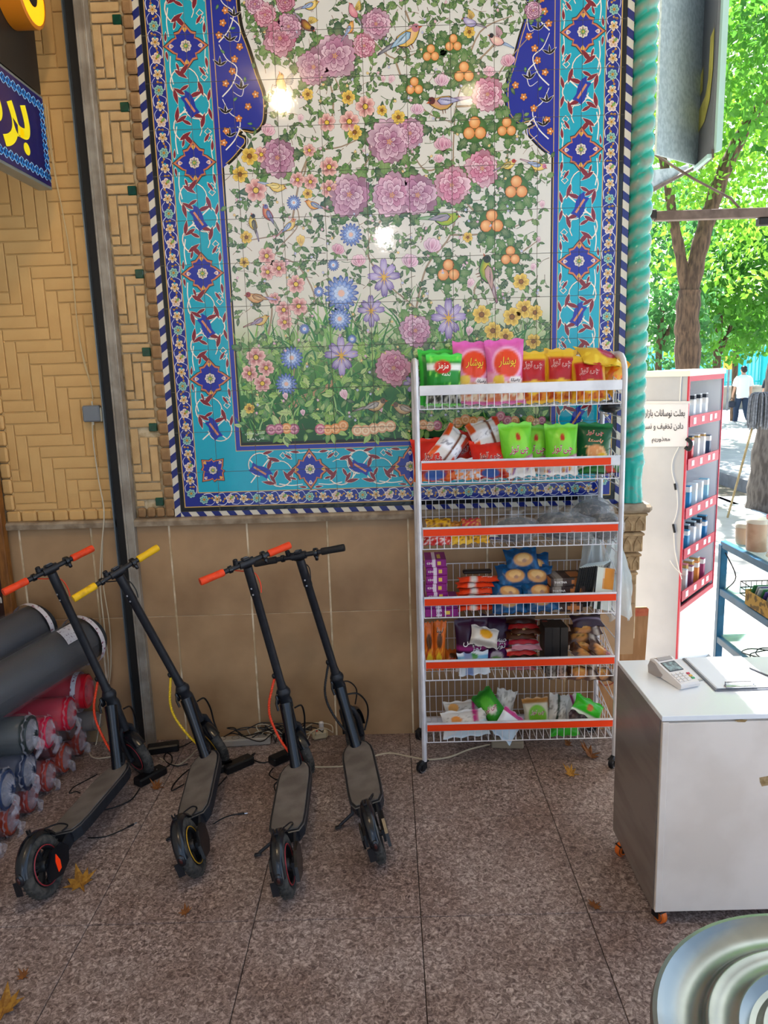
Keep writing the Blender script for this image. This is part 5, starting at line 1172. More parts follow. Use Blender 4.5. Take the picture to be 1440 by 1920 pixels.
scooter('black scooter with black grips, the one nearest the snack rack', (-.080, 2.697, .005), .134, -.234, -.299, m_gk, None, (m_ck, m_black))

# ================================================================== corner column
m_turq = M('turquoise_glaze', vc=True, rough=.22, spec=.55, col2='#6f7f74', nscale=26, ndet=5, ramp=(.55, .78), bump=.15, bscale=50)
col = thing('twisted_column', 'turquoise glazed twisted column standing at the corner of the mural wall', 'column', (1.228, WALL_Y + .012, 1.236))
def rope(q, z0, z1, r0, n=44, nz=420, pitch=.15, lobes=2):
    vs = []; cs = []
    for j in range(nz + 1):
        z = z0 + (z1 - z0) * j / nz
        for i in range(n):
            a = 2 * PI * i / n; ph = a - 2 * PI * z / pitch
            k = abs(math.cos(lobes / 2 * ph)); r = r0 * (.80 + .24 * k ** .6)
            vs.append((r * math.cos(a), r * math.sin(a), z))
            t = .5 + .5 * math.sin(lobes * ph + 1.1) ; nz_ = mnoise.noise(Vector((a * 1.5, z * 9, 2)))
            t = min(1, max(0, t * .9 + nz_ * .6 - .15)); cs.append(mix(lin('#1fa592'), lin('#8f8f7e'), t))
    o = len(q.v); q.v += [Vector(v) for v in vs]
    for j in range(nz):
        for i in range(n):
            f = [j * n + i, j * n + (i + 1) % n, (j + 1) * n + (i + 1) % n, (j + 1) * n + i]
            q.f.append([o + k for k in f]); q.m.append(0); q.c.append([cs[k] for k in f])
q = MB(); rope(q, .21, 2.6, .058); q.build('twisted_shaft', m_turq, col, 60)
q = MB(); nn = 40
vs = []; zz = [(0, .062), (.02, .06), (.10, .052), (.17, .056), (.20, .066), (.225, .06), (.24, .05)]
for h, r in zz:
    for i in range(nn):
        a = 2 * PI * i / nn; rr = r * (.86 + .16 * abs(math.cos(4 * a)) ** .6) if h < .18 else r
        vs.append((rr * math.cos(a), rr * math.sin(a), h))
q.col = lin('#1aa394'); q.add(vs, [(j * nn + i, j * nn + (i + 1) % nn, (j + 1) * nn + (i + 1) % nn, (j + 1) * nn + i) for j in range(len(zz) - 1) for i in range(nn)]); q.build('fluted_base', m_turq, col, 50)
# stone capital and stalactite bracket below the column
m_carve = M('carved_sandstone', '#b89a72', rough=.75, col2='#8f7350', nscale=22, bump=.4, bscale=110)
br = thing('carved_bracket', 'carved sandstone stalactite bracket under the turquoise column', 'bracket', (1.225, WALL_Y, .80))
q = MB(); q.box((.0, -.015, .413), (.17, .15, .044), bev=.014); q.build('capital_slab', m_ledge, br)
for k, (w, d, z0, z1) in enumerate(((.062, .05, .29, .39), (.052, .042, .18, .285), (.042, .034, .08, .175), (.03, .025, .0, .075))):
    q = MB(); q.box((.004, 0, (z0 + z1) / 2), (w * 2, d * 2, z1 - z0 - .004), bev=.004); q.box((.004, 0, z1 - .012), (w * 2 + .014, d * 2 + .014, .014), bev=.004)
    tr = q.build('tier', m_carve, br)
    for sx in ((-.5, .5) if k < 3 else (0,)):
        c = w * sx; h = z1 - z0 - .02
        ar = [(c - w * .38, z0 + .006), (c - w * .38, z0 + h * .55), (c - w * .2, z0 + h * .8), (c, z0 + h * .97), (c + w * .2, z0 + h * .8), (c + w * .38, z0 + h * .55), (c + w * .38, z0 + .006), (c + w * .26, z0 + .006), (c + w * .26, z0 + h * .5), (c, z0 + h * .78), (c - w * .26, z0 + h * .5), (c - w * .26, z0 + .006)]
        q = MB(); q.prism([(x + .004, z) for x, z in ar], -d - .006, -d + .002, plane='xz'); q.build('niche_rib', m_carve, tr)

# ================================================================== steel sign box and bracket arm outside
m_galv = M('galvanised_sheet', '#b4c4c8', rough=.45, metal=.15, col2='#9fb0b5', nscale=46, ndet=2, bump=.05, bscale=40)
m_slate = M('sign_face_slate', '#6f7076', rough=.5); m_signy = M('sign_letter_yellow', '#c9bf62', rough=.5, col2='#b5aa50', nscale=10); m_teal = M('pale_teal_trim', '#a8c9c2', rough=.5)
m_rust = M('brown_painted_steel', '#6b5a52', rough=.6, col2='#54453e', nscale=14)
sgn = thing('sign_box', 'tall galvanised sign box with a yellow letter hanging outside the column', 'sign', (1.436, 4.2, 3.0))
def slab(q, P, th, nrm):
    n = Vector(nrm).normalized() * th; q.add([Vector(p) for p in P] + [Vector(p) + n for p in P], [(0, 1, 2, 3), (7, 6, 5, 4), (0, 4, 5, 1), (1, 5, 6, 2), (2, 6, 7, 3), (3, 7, 4, 0)])
a0 = at_y(1227, 290, 4.2); a1 = at_y(1309, 313, 4.6); a2 = at_y(1338, 288, 4.22); H_ = Vector((0, 0, 1.4))
q = MB(); slab(q, [a0, a1, a1 + H_, a0 + H_], .012, (a1 - a0).cross(Vector((0, 0, 1)))); wbuild(q, 'galvanised_side', m_galv, sgn)
q = MB(); dv = (a1 - a0); e0 = a0 + dv * .06; e1 = a0 + dv * .085
slab(q, [e0 + Vector((0, -.003, .0)), e1 + Vector((0, -.003, 0)), e1 + H_ + Vector((0, -.003, 0)), e0 + H_ + Vector((0, -.003, 0))], .002, (0, -1, 0)); wbuild(q, 'seam', M('seam_shadow', '#4c585c', rough=.6), sgn)
q = MB(); slab(q, [a1, a2, a2 + H_, a1 + H_], .012, (a2 - a1).cross(Vector((0, 0, 1)))); fc = wbuild(q, 'sign_face', m_slate, sgn)
du = (a2 - a1); nf = (du.cross(Vector((0, 0, 1)))).normalized(); nf = nf if nf.dot(a1) < 0 else -nf
def onf(s, z): return a1 + du * s + Vector((0, 0, z)) + nf * .016
q = MB()
LTR = [(.88, .62), (.66, .60), (.64, .40), (.5, .33), (.05, .29), (.05, .17), (.5, .20), (.78, .28), (.9, .42)]
q.v = [onf(s, z) for s, z in LTR]; tt = tessellate_polygon([[Vector((s, z, 0)) for s, z in LTR]])
for t in tt: q.f.append(list(t)); q.m.append(0); q.c.append(None)
D4 = [(.08, .36), (.28, .38), (.28, .50), (.08, .47)]; o = len(q.v); q.v += [onf(s, z) for s, z in D4]; q.f.append([o, o + 1, o + 2, o + 3]); q.m.append(0); q.c.append(None)
wbuild(q, 'sign_letter', m_signy, sgn)
q = MB(); slab(q, [a2, a2 + Vector((.03, .0, .01)), a2 + Vector((.03, .0, 1.4)), a2 + H_], .03, (0, -1, 0)); slab(q, [a1 + Vector((0, 0, -.02)), a2 + Vector((0, 0, -.02)), a2, a1], .03, nf); wbuild(q, 'sign_trim', m_teal, sgn)
q = MB(); slab(q, [a1 + Vector((0, -.01, -.022)), a2 + Vector((0, -.01, -.022)), a2 + Vector((-.006, -.01, .02)), a1 + Vector((0, -.01, .02))], .008, nf); wbuild(q, 'dark_edge', m_rust, sgn)
aw = thing('awning_panel', 'pale sheet metal awning panel sloping below the galvanised sign', 'panel', at_y(1250, 335, 4.5))
p0, p1, p2, p3 = at_y(1195, 322, 4.35), at_y(1292, 311, 4.62), at_y(1290, 319, 4.62), at_y(1195, 372, 4.35)
q = MB(); slab(q, [p0, p1, p2, p3], .012, (0, 1, .2)); wbuild(q, 'panel_sheet', M('pale_sheet', '#b9c2c6', rough=.45, metal=.3, col2='#9aa5aa', nscale=30), aw)
q = MB(); q.tube([p3, p2 + Vector((.05, 0, .02))], .012, 6); wbuild(q, 'panel_edge', m_rust, aw)
arm = thing('bracket_arm', 'brown steel bracket arm with a thin stay rod over the street', 'bracket', at_y(1225, 400, 4.4))
b0, b1 = at_y(1228, 401, 4.4), at_y(1520, 401, 4.4)
q = MB(); q.box((b0 + b1) / 2, ((b1 - b0).length, .05, .05), None, .003); wbuild(q, 'beam', m_rust, arm)
q = MB(); q.tube([at_y(1196, 270, 4.45), at_y(1300, 335, 4.4), at_y(1370, 372, 4.4), at_y(1392, 396, 4.4)], .007, 8); wbuild(q, 'stay_rod', m_rust, arm)
for e_, d_ in ((at_y(1220, 403, 4.4), (.05, .06, .05)), (at_y(1432, 416, 4.4), (.07, .05, .04))): q = MB(); q.box(e_, d_, None, .005); wbuild(q, 'end_plate', m_dark, arm)

# ================================================================== white rolling counter
m_lam = M('white_laminate', '#ebe2d8', rough=.32, col2='#e0d6cb', nscale=4); m_lamside = M('shaded_laminate_side', '#857b75', rough=.25, spec=.55, col2='#7a706a', nscale=3, stretch=(1, 1, 6)); m_top = M('gloss_white_top', '#eef2f5', rough=.12, spec=.6)
CX0, CX1, CY0, CY1, CZ0, CZ1 = .872, 1.72, 2.307, 2.768, .055, .787
ct = thing('counter', 'white laminate counter on orange casters at the edge of the shop', 'counter', ((CX0 + CX1) / 2, (CY0 + CY1) / 2, 0))
q = MB(); q.box(((CX0 + CX1) / 2 + .008, (CY0 + CY1) / 2, (CZ0 + CZ1 - .02) / 2), (CX1 - CX0 - .016, CY1 - CY0 - .004, CZ1 - CZ0 - .02)); wbuild(q, 'body', m_lam, ct)
q = MB(); q.box((CX0 + .004, (CY0 + CY1) / 2 + .002, (CZ0 + CZ1 - .018) / 2), (.01, CY1 - CY0, CZ1 - CZ0 - .018)); wbuild(q, 'side_panel', m_lamside, ct)  # white laminate coloured darker to imitate the shade on this side
q = MB(); q.box(((CX0 + CX1) / 2, CY0 - .006, (CZ0 + CZ1 - .026) / 2), (CX1 - CX0 - .01, .014, CZ1 - CZ0 - .026), None, .002); q.box((CX0 + .014, CY0 - .007, (CZ0 + CZ1 - .022) / 2), (.022, .016, CZ1 - CZ0 - .022), None, .002); fp = wbuild(q, 'front_panel', m_lam, ct)
q = MB(); q.box(((CX0 + CX1) / 2, (CY0 + CY1) / 2 - .004, CZ1 - .009), (CX1 - CX0, CY1 - CY0 + .02, .018), None, .0015); wbuild(q, 'worktop', m_top, ct)
m_chip = M('chipped_board', '#b59a70', rough=.8, col2='#8f7448', nscale=60)
for px, py, pts in ((1390, 1352, [(-.022, .002), (.0, .005), (.02, .003), (.012, -.004), (-.01, -.003)]), (1432, 1464, [(-.015, .012), (.02, .018), (.02, -.016), (-.005, -.02), (-.012, -.005)])):
    p = at_y(px, py, CY0 - .0135); q = MB(); q.prism([(p.x + a, p.z + b) for a, b in pts], CY0 - .0142, CY0 - .012, plane='xz'); wbuild(q, 'chipped_patch', m_chip, ct)
m_ow = M('orange_caster_rubber', '#d96a1e', rough=.5)
for x, y, ax, ay in ((CX0 + .02, CY0 + .03, .4, -1), (CX0 + .03, CY1 - .08, -1, -.4), (CX1 - .06, CY0 + .03, 0, -1), (CX1 - .06, CY1 - .05, 1, 0)): caster(ct, x, y, ax, ay, .028, m_ow)
# card terminal
pa, pb = at_z(1232, 1258, CZ1), at_z(1300, 1296, CZ1)
ang = math.atan2((pb - pa).y, (pb - pa).x)
pos = thing('card_terminal', 'white card payment terminal with keypad and dark screen on the counter', 'card terminal', ((pa.x + pb.x) / 2, (pa.y + pb.y) / 2 + .012, CZ1), (0, 0, ang))
m_posw = M('ivory_plastic', '#e6dfda', rough=.35); m_posg = M('warm_grey_plastic', '#a89e98', rough=.5)
q = MB(); q.prism([(-.09, .0), (-.093, .03), (-.082, .056), (-.06, .062), (-.03, .052), (.085, .022), (.09, .016), (.088, .004), (.08, .0), (-.02, .006), (-.05, .0)], -.040, .040, plane='xz'); b = q.build('body', m_posw, pos)
q = MB(); q.prism([(-.088, .0), (-.092, .028), (-.08, .05), (-.055, .048), (-.03, .03), (-.01, .02), (-.02, .006), (-.05, .0)], -.0425, -.039, plane='xz'); q.prism([(-.075, .058), (-.06, .066), (-.045, .06), (-.05, .05)], -.03, .03, plane='xz'); q.build('printer_cover', m_posg, pos)
sl = math.atan2(-.030, .115)
TK = Matrix.Translation((-.03, 0, .0525)) @ Matrix.Rotation(-sl, 4, 'Y')
q = MB(); q.box((.020, 0, .0), (.056, .062, .003), TK, .002); sc = q.build('screen_bezel', m_screen, pos)
q = MB(); q.box((.022, 0, .0016), (.046, .052, .001), TK); q.build('screen', M('lcd_glass', '#7f9a98', rough=.08, col2='#2f3a3c', nscale=60), sc)
for r_ in range(4):
    for c_ in range(3):
        q = MB(); q.box((.064 + .0135 * r_, -.022 + .018 * c_ - .006, .001), (.0095, .0135, .004), TK, .0012); q.build('key', m_posw if True else m_posw, pos)
for c_, cc in enumerate(('#c9304a', '#e0a83a', '#2f9a5a')):
    q = MB(); q.box((.064 + .0135 * (c_ + .6), .030, .001), (.0095, .0125, .004), TK, .0012); q.build('key', M('key_' + cc.strip('#'), cc, rough=.4), pos)
# clipboard
c0, c1, c2 = at_z(1287, 1236, CZ1), at_z(1341, 1297, CZ1), at_z(1440, 1297, CZ1)
cl = thing('clipboard', 'clipboard holding white paper on the counter', 'clipboard', ((c1.x + c2.x) / 2, (c0.y + c1.y) / 2, CZ1))
w2, y0, y1 = .115, c1.y, c0.y; xm_ = c1.x + w2
q = MB(); q.box((xm_, (y0 + y1) / 2, CZ1 + .003), (w2 * 2, y1 - y0, .005), None, .0015); wbuild(q, 'board', M('clipboard_grey', '#6f727c', rough=.45), cl)
q = MB()
for k in range(3): q.box((xm_ + .002 * k, (y0 + y1) / 2 + .004 - .002 * k, CZ1 + .0065 + .0012 * k), (w2 * 2 - .016, y1 - y0 - .014, .001))
wbuild(q, 'paper', M('white_paper', '#eef2f8', rough=.7), cl)
q = MB(); xc = at_z(1385, 1290, CZ1).x; q.box((xc, y0 + .014, CZ1 + .012), (.11, .02, .006), None, .002); q.tube([(xc - .05, y0 + .02, CZ1 + .016), (xc - .045, y0 + .034, CZ1 + .02), (xc + .045, y0 + .034, CZ1 + .02), (xc + .05, y0 + .02, CZ1 + .016)], .003, 6); wbuild(q, 'clip', m_bright, cl)
p = at_z(1428, 1262, CZ1 + .013); q = MB(); q.tube([(-.02, .05, 0), (.02, -.05, 0)], .0035, 8); tag(q.build('pen', M('pen_dark', '#2a2e38', rough=.3), None, 50, p), 'thin dark pen lying on the clipboard paper', 'pen')
p = at_z(1312, 1275, CZ1 + .002); q = MB(); q.box((0, 0, 0), (.02, .014, .004), Matrix.Rotation(.4, 4, 'Z'), .001); tag(q.build('eraser', M('eraser_grey', '#b9b8b0', rough=.7), None, None, p), 'small grey eraser between the card terminal and the clipboard', 'eraser')

# ================================================================== steel pot with lid in the foreground
m_inox = M('brushed_steel', '#9c9f9a', rough=.27, metal=1.0, col2='#868985', nscale=5, bump=.03, bscale=14)
pot = thing('steel_pot', 'large stainless steel pot with a ringed lid in the near corner', 'pot', (.756, 1.038, 0))
q = MB(); q.lathe([(0, 0), (.30, 0), (.315, .02), (.318, .77), (.325, .785)], 64); q.build('pot_body', m_inox, pot, 50)
q = MB(); q.lathe([(.322, .775), (.334, .778), (.338, .79), (.334, .802), (.326, .803), (.318, .797), (.305, .788), (.285, .784), (.262, .785), (.252, .791), (.247, .798), (.240, .800), (.228, .797), (.205, .797), (.197, .802), (.192, .803), (.184, .798), (.176, .791), (.166, .791), (.160, .797), (.154, .803), (.146, .803), (.12, .802), (.113, .798), (.106, .802), (.075, .805), (.068, .800), (.06, .803), (0, .806)], 96); lid = q.build('lid', m_inox, pot, 40)
q = MB(); q.tube(crom([(-.03, 0, .803), (-.03, 0, .835), (0, 0, .85), (.03, 0, .835), (.03, 0, .803)], 5), .007, 8); q.build('lid_handle', m_black, pot, 50)

# ================================================================== cigarette cabinet
m_cab = M('white_cabinet', '#adb0ba', rough=.45, col2='#a2a5b0', nscale=3); m_red = M('red_trim', '#b8243e', rough=.45); m_cabtop = M('cream_cabinet_top', '#e3ddd0', rough=.5)
cab = thing('cigarette_cabinet', 'tall white cabinet with red trim and open shelves of cigarette packs', 'cabinet', (1.75, 4.5, -.1))
k0 = Vector((1.707, 4.3, 0)); k1 = Vector((2.123, 4.8, 0)); k2 = Vector((1.507, 4.50, 0))   # near corner, far end of front, far end of side
uf = (k1 - k0).normalized(); LF = (k1 - k0).length; us = (k2 - k0).normalized(); LS = (k2 - k0).length
def cp(s, d, z): return k0 + uf * s + us * d + Vector((0, 0, z))
def cbx(q, s0, s1, d0, d1, z0, z1):
    P = [cp(s, d, z) for z in (z0, z1) for d in (d0, d1) for s in (s0, s1)]
    q.add(P, [(0, 2, 3, 1), (4, 5, 7, 6), (0, 1, 5, 4), (2, 6, 7, 3), (0, 4, 6, 2), (1, 3, 7, 5)])
ZT, ZB, ZS = 1.848, -.1, .48
q = MB(); cbx(q, 0, .018, 0, LS, ZB, ZT); cbx(q, LF - .018, LF, 0, LS, ZB, ZT); cbx(q, .018, LF - .018, LS - .012, LS, ZB, ZT); cbx(q, .018, LF - .018, .004, LS - .012, ZB, ZB + .03); wbuild(q, 'carcass', m_cab, cab)
q = MB(); cbx(q, LF - .0195, LF - .0185, .006, LS - .014, ZS, ZT - .002); cbx(q, .019, LF - .02, LS - .0135, LS - .0125, ZS, ZT - .002); wbuild(q, 'brightened_lining', M('brightened_white', '#eef0f4', rough=.5), cab)  # thin panels added and whitened in place of daylight inside the cabinet
q = MB(); cbx(q, -.012, LF + .012, -.012, LS + .012, ZT, ZT + .032); wbuild(q, 'top_board', m_cabtop, cab)
q = MB(); cbx(q, .02, LF - .02, -.003, .01, ZB + .03, ZS - .03); wbuild(q, 'lower_door', M('cool_white_door', '#d4dbdf', rough=.25), cab)
q = MB(); cbx(q, -.004, .016, -.006, .004, ZB, ZT); cbx(q, LF - .012, LF + .003, -.006, .004, ZS - .03, ZT); cbx(q, .016, LF - .012, -.006, .004, ZT - .03, ZT); cbx(q, .016, LF - .012, -.006, .004, ZS - .03, ZS); wbuild(q, 'red_edging', m_red, cab)
m_pack = M('printed_pack', vc=True, rough=.4)
PKC = [['#dfe3e6', '#e6eaee', '#d4d9de', '#e9edf0'], ['#c9303a', '#e6e2e4', '#2f4a66', '#e6e6ea', '#4a6a86'], ['#2f86b8', '#dfe8ee', '#8fc4dc', '#e3e9ee', '#5aa8cc'], ['#3f8fb8', '#e3e8ec', '#2a7ab0', '#bfd8e4', '#9fb8c4'], ['#a8406a', '#e08a3a', '#b8c4cc', '#8a4a6a', '#cfd4d8', '#c9707a']]
NTH = 'first second third fourth fifth sixth seventh eighth ninth tenth eleventh twelfth thirteenth fourteenth fifteenth sixteenth seventeenth eighteenth nineteenth twentieth twenty-first twenty-second twenty-third twenty-fourth twenty-fifth'.split()
ORD = ['top', 'second', 'third', 'fourth', 'lowest']
for si, zs in enumerate((1.575, 1.325, 1.035, .79, .53)):
    q = MB(); cbx(q, .018, LF - .018, .01, LS - .012, zs - .012, zs); sh = wbuild(q, 'shelf', M('brightened_white', '#eef0f4', rough=.5), cab)
    q = MB(); cbx(q, .02, LF - .05, -.012, -.006, zs - .016, zs + .048); wbuild(q, 'shelf_lip', m_red, cab)
    for k in range(4):
        q = MB(); s = .08 + .13 * k + .02 * ((k * 7 + si * 3) % 3); cbx(q, s, s + .045, -.0135, -.012, zs - .004 + .006 * ((k + si) % 2), zs + .034); wbuild(q, 'price_ticket', M('torn_ticket', '#e6dfe0', rough=.8), cab)
    s = .035; k = 0
    while s < LF - .12 - .06 * (si == 0):
        w = .034 if (k + si) % 3 else .040; h = .135 + .014 * ((k * 5 + si) % 3); colr = PKC[si][(k * 3 + k // 2) % len(PKC[si])]
        t = thing('cigarette_pack', '', 'cigarette pack', cp(s + w / 2, .012 + .012 * ((k * 7) % 3), zs), (0, 0, math.atan2(uf.y, uf.x)), 'cigarette packs in the white cabinet')
        t['label'] = '%s cigarette pack, %s from the near corner on the %s cabinet shelf' % ({'#d': 'pale grey', '#e': 'white', '#c': 'red or grey', '#2': 'blue', '#4': 'slate blue', '#8': 'light', '#5': 'sky blue', '#3': 'blue', '#b': 'pale', '#9': 'grey blue', '#a': 'crimson'}.get(colr[:2], 'printed'), NTH[k], ORD[si])
        q = MB(); q.box((0, .028, h / 2), (w - .002, .055, h), None, .001)
        q.c = [lin(colr)] * len(q.c); q.build('carton', m_pack, t)
        q = MB(); q.box((0, .028, h * .86), (w - .001, .056, h * .2)); q.c = [lin(['#e6e6e8', '#3a3f48', '#c9a05a'][k % 3])] * len(q.c); q.build('pack_band', m_pack, t)
        s += w + .001; k += 1
# paper notice taped to the cabinet side
nv_ = us.cross(Vector((0, 0, 1))).normalized(); nv_ = nv_ if nv_.y < 0 else -nv_
def onside(px, py, off=.003):
    """point on the cabinet's side board seen at this pixel"""
    d = Vector(ray(px, py)); o_ = Vector((0, 0, CAM_H)); t = (k0 - o_).dot(nv_) / d.dot(nv_); return o_ + d * t + nv_ * off
nt_ = thing('paper_notice', 'white laminated paper notice with three lines of black writing on the cabinet', 'notice', onside(1246, 796))
q = MB(); q.add([onside(1198, 838, .002), onside(1288, 837, .006), onside(1292, 756, .006), onside(1198, 757, .002)], [(0, 1, 2, 3)]); q.add([onside(1198, 838, .001), onside(1288, 837, .005), onside(1292, 756, .005), onside(1198, 757, .001)], [(3, 2, 1, 0)]); wbuild(q, 'sheet', M('notice_paper', '#cdcdd8', rough=.3, spec=.5), nt_)
q = MB(); q.add([onside(1200, 757, .008), onside(1296, 756, .010), onside(1296, 752, .010), onside(1200, 752, .008)], [(0, 1, 2, 3)]); wbuild(q, 'tape', M('clear_tape', '#c4c4cc', rough=.2), nt_)
for s_, px, py, wpx, hpx in (('بعلت نوسانات بازار از', 1243, 776, 84, 17), ('دادن تخفیف و نسیه', 1243, 800, 78, 15), ('معذوریم', 1240, 825, 34, 12)):
    vs, fs = text_mesh(s_, 1, True, bold=.012, res=2); q = MB()
    xs = [v[0] for v in vs]; ys = [v[1] for v in vs]; kx = wpx / (max(xs) - min(xs)); ky = hpx / (max(ys) - min(ys))
    q.add([onside(px + x * kx, py - y * ky, .0075 + .0) for x, y in vs], fs); wbuild(q, 'lettering', ink('#2a2a34'), nt_)
cbl = thing('cabinet_cable', 'white cable with black plugs hanging down the cabinet side', 'cable', onside(1262, 900))
for P_, o_ in ((((1279, 703), (1277, 730), (1276, 752)), .008), (((1274, 838), (1263, 862), (1262, 885), (1267, 905), (1271, 920), (1272, 950), (1268, 970), (1264, 980)), .012), (((1265, 998), (1267, 1030), (1272, 1055), (1277, 1075), (1280, 1085)), .012), (((1258, 1050), (1266, 1062), (1280, 1076)), .012)):
    q = MB(); q.tube(crom([onside(*p, o_) for p in P_], 5), .003, 6); wbuild(q, 'wire', M('white_cable', '#dcdad6', rough=.5), cbl, 60)
for P_, r_ in (([onside(1267, 906, .014), onside(1269, 918, .014)], .007), ([onside(1264, 982, .014), onside(1267, 998, .014)], .007), (crom([onside(1290, 822, .02), onside(1298, 830, .02), onside(1295, 842, .02), onside(1288, 838, .02)], 4), .012)):
    q = MB(); q.tube(P_, r_, 8); wbuild(q, 'plug', m_black, cbl, 60)
# flattened cardboard behind the rack
m_cb = M('brown_cardboard', '#a87f58', rough=.85, col2='#98704a', nscale=6, stretch=(6, 1, 1))
cb_ = thing('cardboard_sheet', 'upright brown cardboard box leaning behind the rack beside the cabinet', 'cardboard', (1.24, 3.745, 0), (math.radians(-1.5), 0, 0))
q = MB(); q.prism([(-.17, 0), (.055, 0), (.078, .30), (.094, .66), (.084, .675), (-.16, .672)], -.012, 0, plane='xz'); q.build('board', m_cb, cb_)
q = MB(); q.prism([(-.055, .625), (.088, .628), (.092, .668), (-.055, .67)], -.0145, -.0125, plane='xz'); q.build('red_tape', M('faded_red_tape', '#a8442e', rough=.6, col2='#b8603e', nscale=30), cb_)
q = MB(); q.tube([(-.12 + .05 * math.cos(a), -.014, .30 + .05 * math.sin(a)) for a in [i * PI / 12 for i in range(25)]], .003, 5); q.build('printed_ring', M('red_print', '#8f3a2a', rough=.7), cb_)
# ================================================================== blue steel stand
m_blue = M('blue_painted_steel', '#1f6490', rough=.38, col2='#185477', nscale=10); m_glass = M('green_glass', '#bfe3d8', rough=.05, alpha=.35, spec=.6)
bs = thing('blue_stand', 'blue painted steel stand with glass shelves on the pavement side', 'shelf stand', (1.9, 2.9, 0))
BX, BY0, BY1 = 1.637, 3.6, 2.2
for x in (BX, BX + .6):
    for y in (BY0, BY1): q = MB(); q.box((x, y, .51), (.034, .034, 1.06), None, .003); wbuild(q, 'leg', m_blue, bs)
for z in (1.04, .80, .55):
    q = MB()
    for x in (BX, BX + .6): q.box((x, (BY0 + BY1) / 2, z), (.03, BY0 - BY1, .036), None, .003)
    for y in (BY0, BY1): q.box((BX + .3, y, z), (.6, .03, .03), None, .003)
    fr = wbuild(q, 'shelf_frame', m_blue, bs)
    q = MB(); q.box((BX + .3, (BY0 + BY1) / 2, z + .022), (.59, BY0 - BY1, .006)); q.build('glass_shelf', m_glass, fr)
def jar(name, label, p, r, h, mat, lidm, cat='tub'):
    t = thing(name, label, cat, p)
    q = MB(); q.lathe([(0, 0), (r * .9, 0), (r * .95, .01), (r, h * .85), (r * .96, h)], 28); q.build('tub', mat, t, 40)
    q = MB(); q.lathe([(r * .96, h), (r * 1.06, h), (r * 1.06, h + .012), (r * .98, h + .02), (0, h + .022)], 28); q.build('lid', lidm, t, 40)
    return t
m_tubp = M('milky_tub', '#c9a890', rough=.4, col2='#b08a70', nscale=10); m_lidp = M('frosted_lid', '#d9d4c8', rough=.4)
jar('candy_tub', 'milky brown candy tub with a frosted lid at the corner of the stand', (1.682, 3.36, 1.066), .05, .13, m_tubp, m_lidp)
jar('candy_tub', 'lower pale tub tucked behind the milky brown one on the stand', (1.69, 3.50, 1.066), .042, .08, M('pale_tub', '#c9b09a', rough=.4), m_lidp)
t = jar('candy_tub', 'clear tub full of coloured lollipops on top of the stand', (1.70, 3.13, 1.066), .085, .19, M('clear_tub', '#dfe6e6', rough=.08, alpha=.25), M('red_lid', '#d8243a', rough=.35))
q = MB(); rr = random.Random(5)
for k in range(170):
    a, r, z = rr.random() * 6.28, .072 * math.sqrt(rr.random()), .015 + .16 * rr.random(); p = Vector((r * math.cos(a), r * math.sin(a), z)); d = Vector((rr.gauss(0, 1), rr.gauss(0, 1), rr.gauss(0, .6))).normalized() * .03
    q.col = lin(rr.choice(['#c9284a', '#e0b92e', '#2f8f4a', '#e6e2d6', '#7a3a8a', '#d9d4c8', '#2a5a8a'])); q.sphere(p, .011, 7, 5); q.col = lin('#e6e4dc'); q.tube([p, p + d], .0018, 4)
q.build('lollipops', m_pack, t)['kind'] = 'stuff'
t = thing('goods_tray', 'yellow cardboard tray of small green and silver packets on the middle shelf', 'tray', (1.70, 3.18, .826))
q = MB()
for a, b, c in (((0, -.13, .035), (.16, .004, .07), 0), ((0, .13, .035), (.16, .004, .07), 0), ((-.08, 0, .035), (.004, .26, .07), 0), ((.08, 0, .035), (.004, .26, .07), 0), ((0, 0, .002), (.16, .26, .004), 0)): q.box(a, b)
q.build('tray', M('yellow_card', '#b8903a', rough=.7, col2='#6a5220', nscale=24, ramp=(.5, .56)), t)
for k in range(14):
    tt_ = tag(link('sachet', bpy.data.meshes.new('sachet'), None), '%s small packet in the yellow tray, counted from the far end' % NTH[k], 'packet', 'packets in the yellow tray')
    q = MB(); q.box((0, 0, 0), (.11, .006, .09), Matrix.Rotation(.5, 4, 'X'), .002); me = q.mesh('sachet', ink(['#4a8f5a', '#c9cfd0', '#5a4a8a', '#dfe3e0'][k % 4])); tt_.data = me; tt_.location = (1.70 + .01 * (k % 3 - 1), 3.295 - .018 * k, .885)
t = thing('wire_basket', 'small black wire basket standing on the middle glass shelf', 'basket', (1.76, 3.42, .826))
q = MB()
for z in (.0, .03, .06):
    q.tube([(-.09, -.05, z), (.09, -.05, z), (.09, .05, z), (-.09, .05, z)], .003, 5, closed=True)
for k in range(8):
    x = -.09 + .18 * k / 7
    for y in (-.05, .05): q.tube([(x, y, 0), (x, y, .06)], .002, 4)
    q.tube([(x, -.05, 0), (x, .05, 0)], .002, 4)
q.build('wires', m_black, t)
t = thing('cable_coil', 'tangle of thin black cable lying on the lowest glass shelf', 'cable', (1.74, 3.15, .58))
q = MB(); q.tube(crom([(.10 * math.cos(a * 1.3) * (1 + .3 * math.sin(a)), .18 * math.sin(a * .9), .008 + .006 * (a % 2)) for a in [i * .55 for i in range(40)]], 4), .003, 5); q.build('loops', m_black, t, 60)
q = MB(); q.tube(crom([(1.64, 3.58, 1.0), (1.66, 3.50, .9), (1.645, 3.56, .82)], 5), .003, 5); tag(q.build('stand_cable', m_black, None, 60), 'thin black cable drooping inside the blue stand', 'cable')

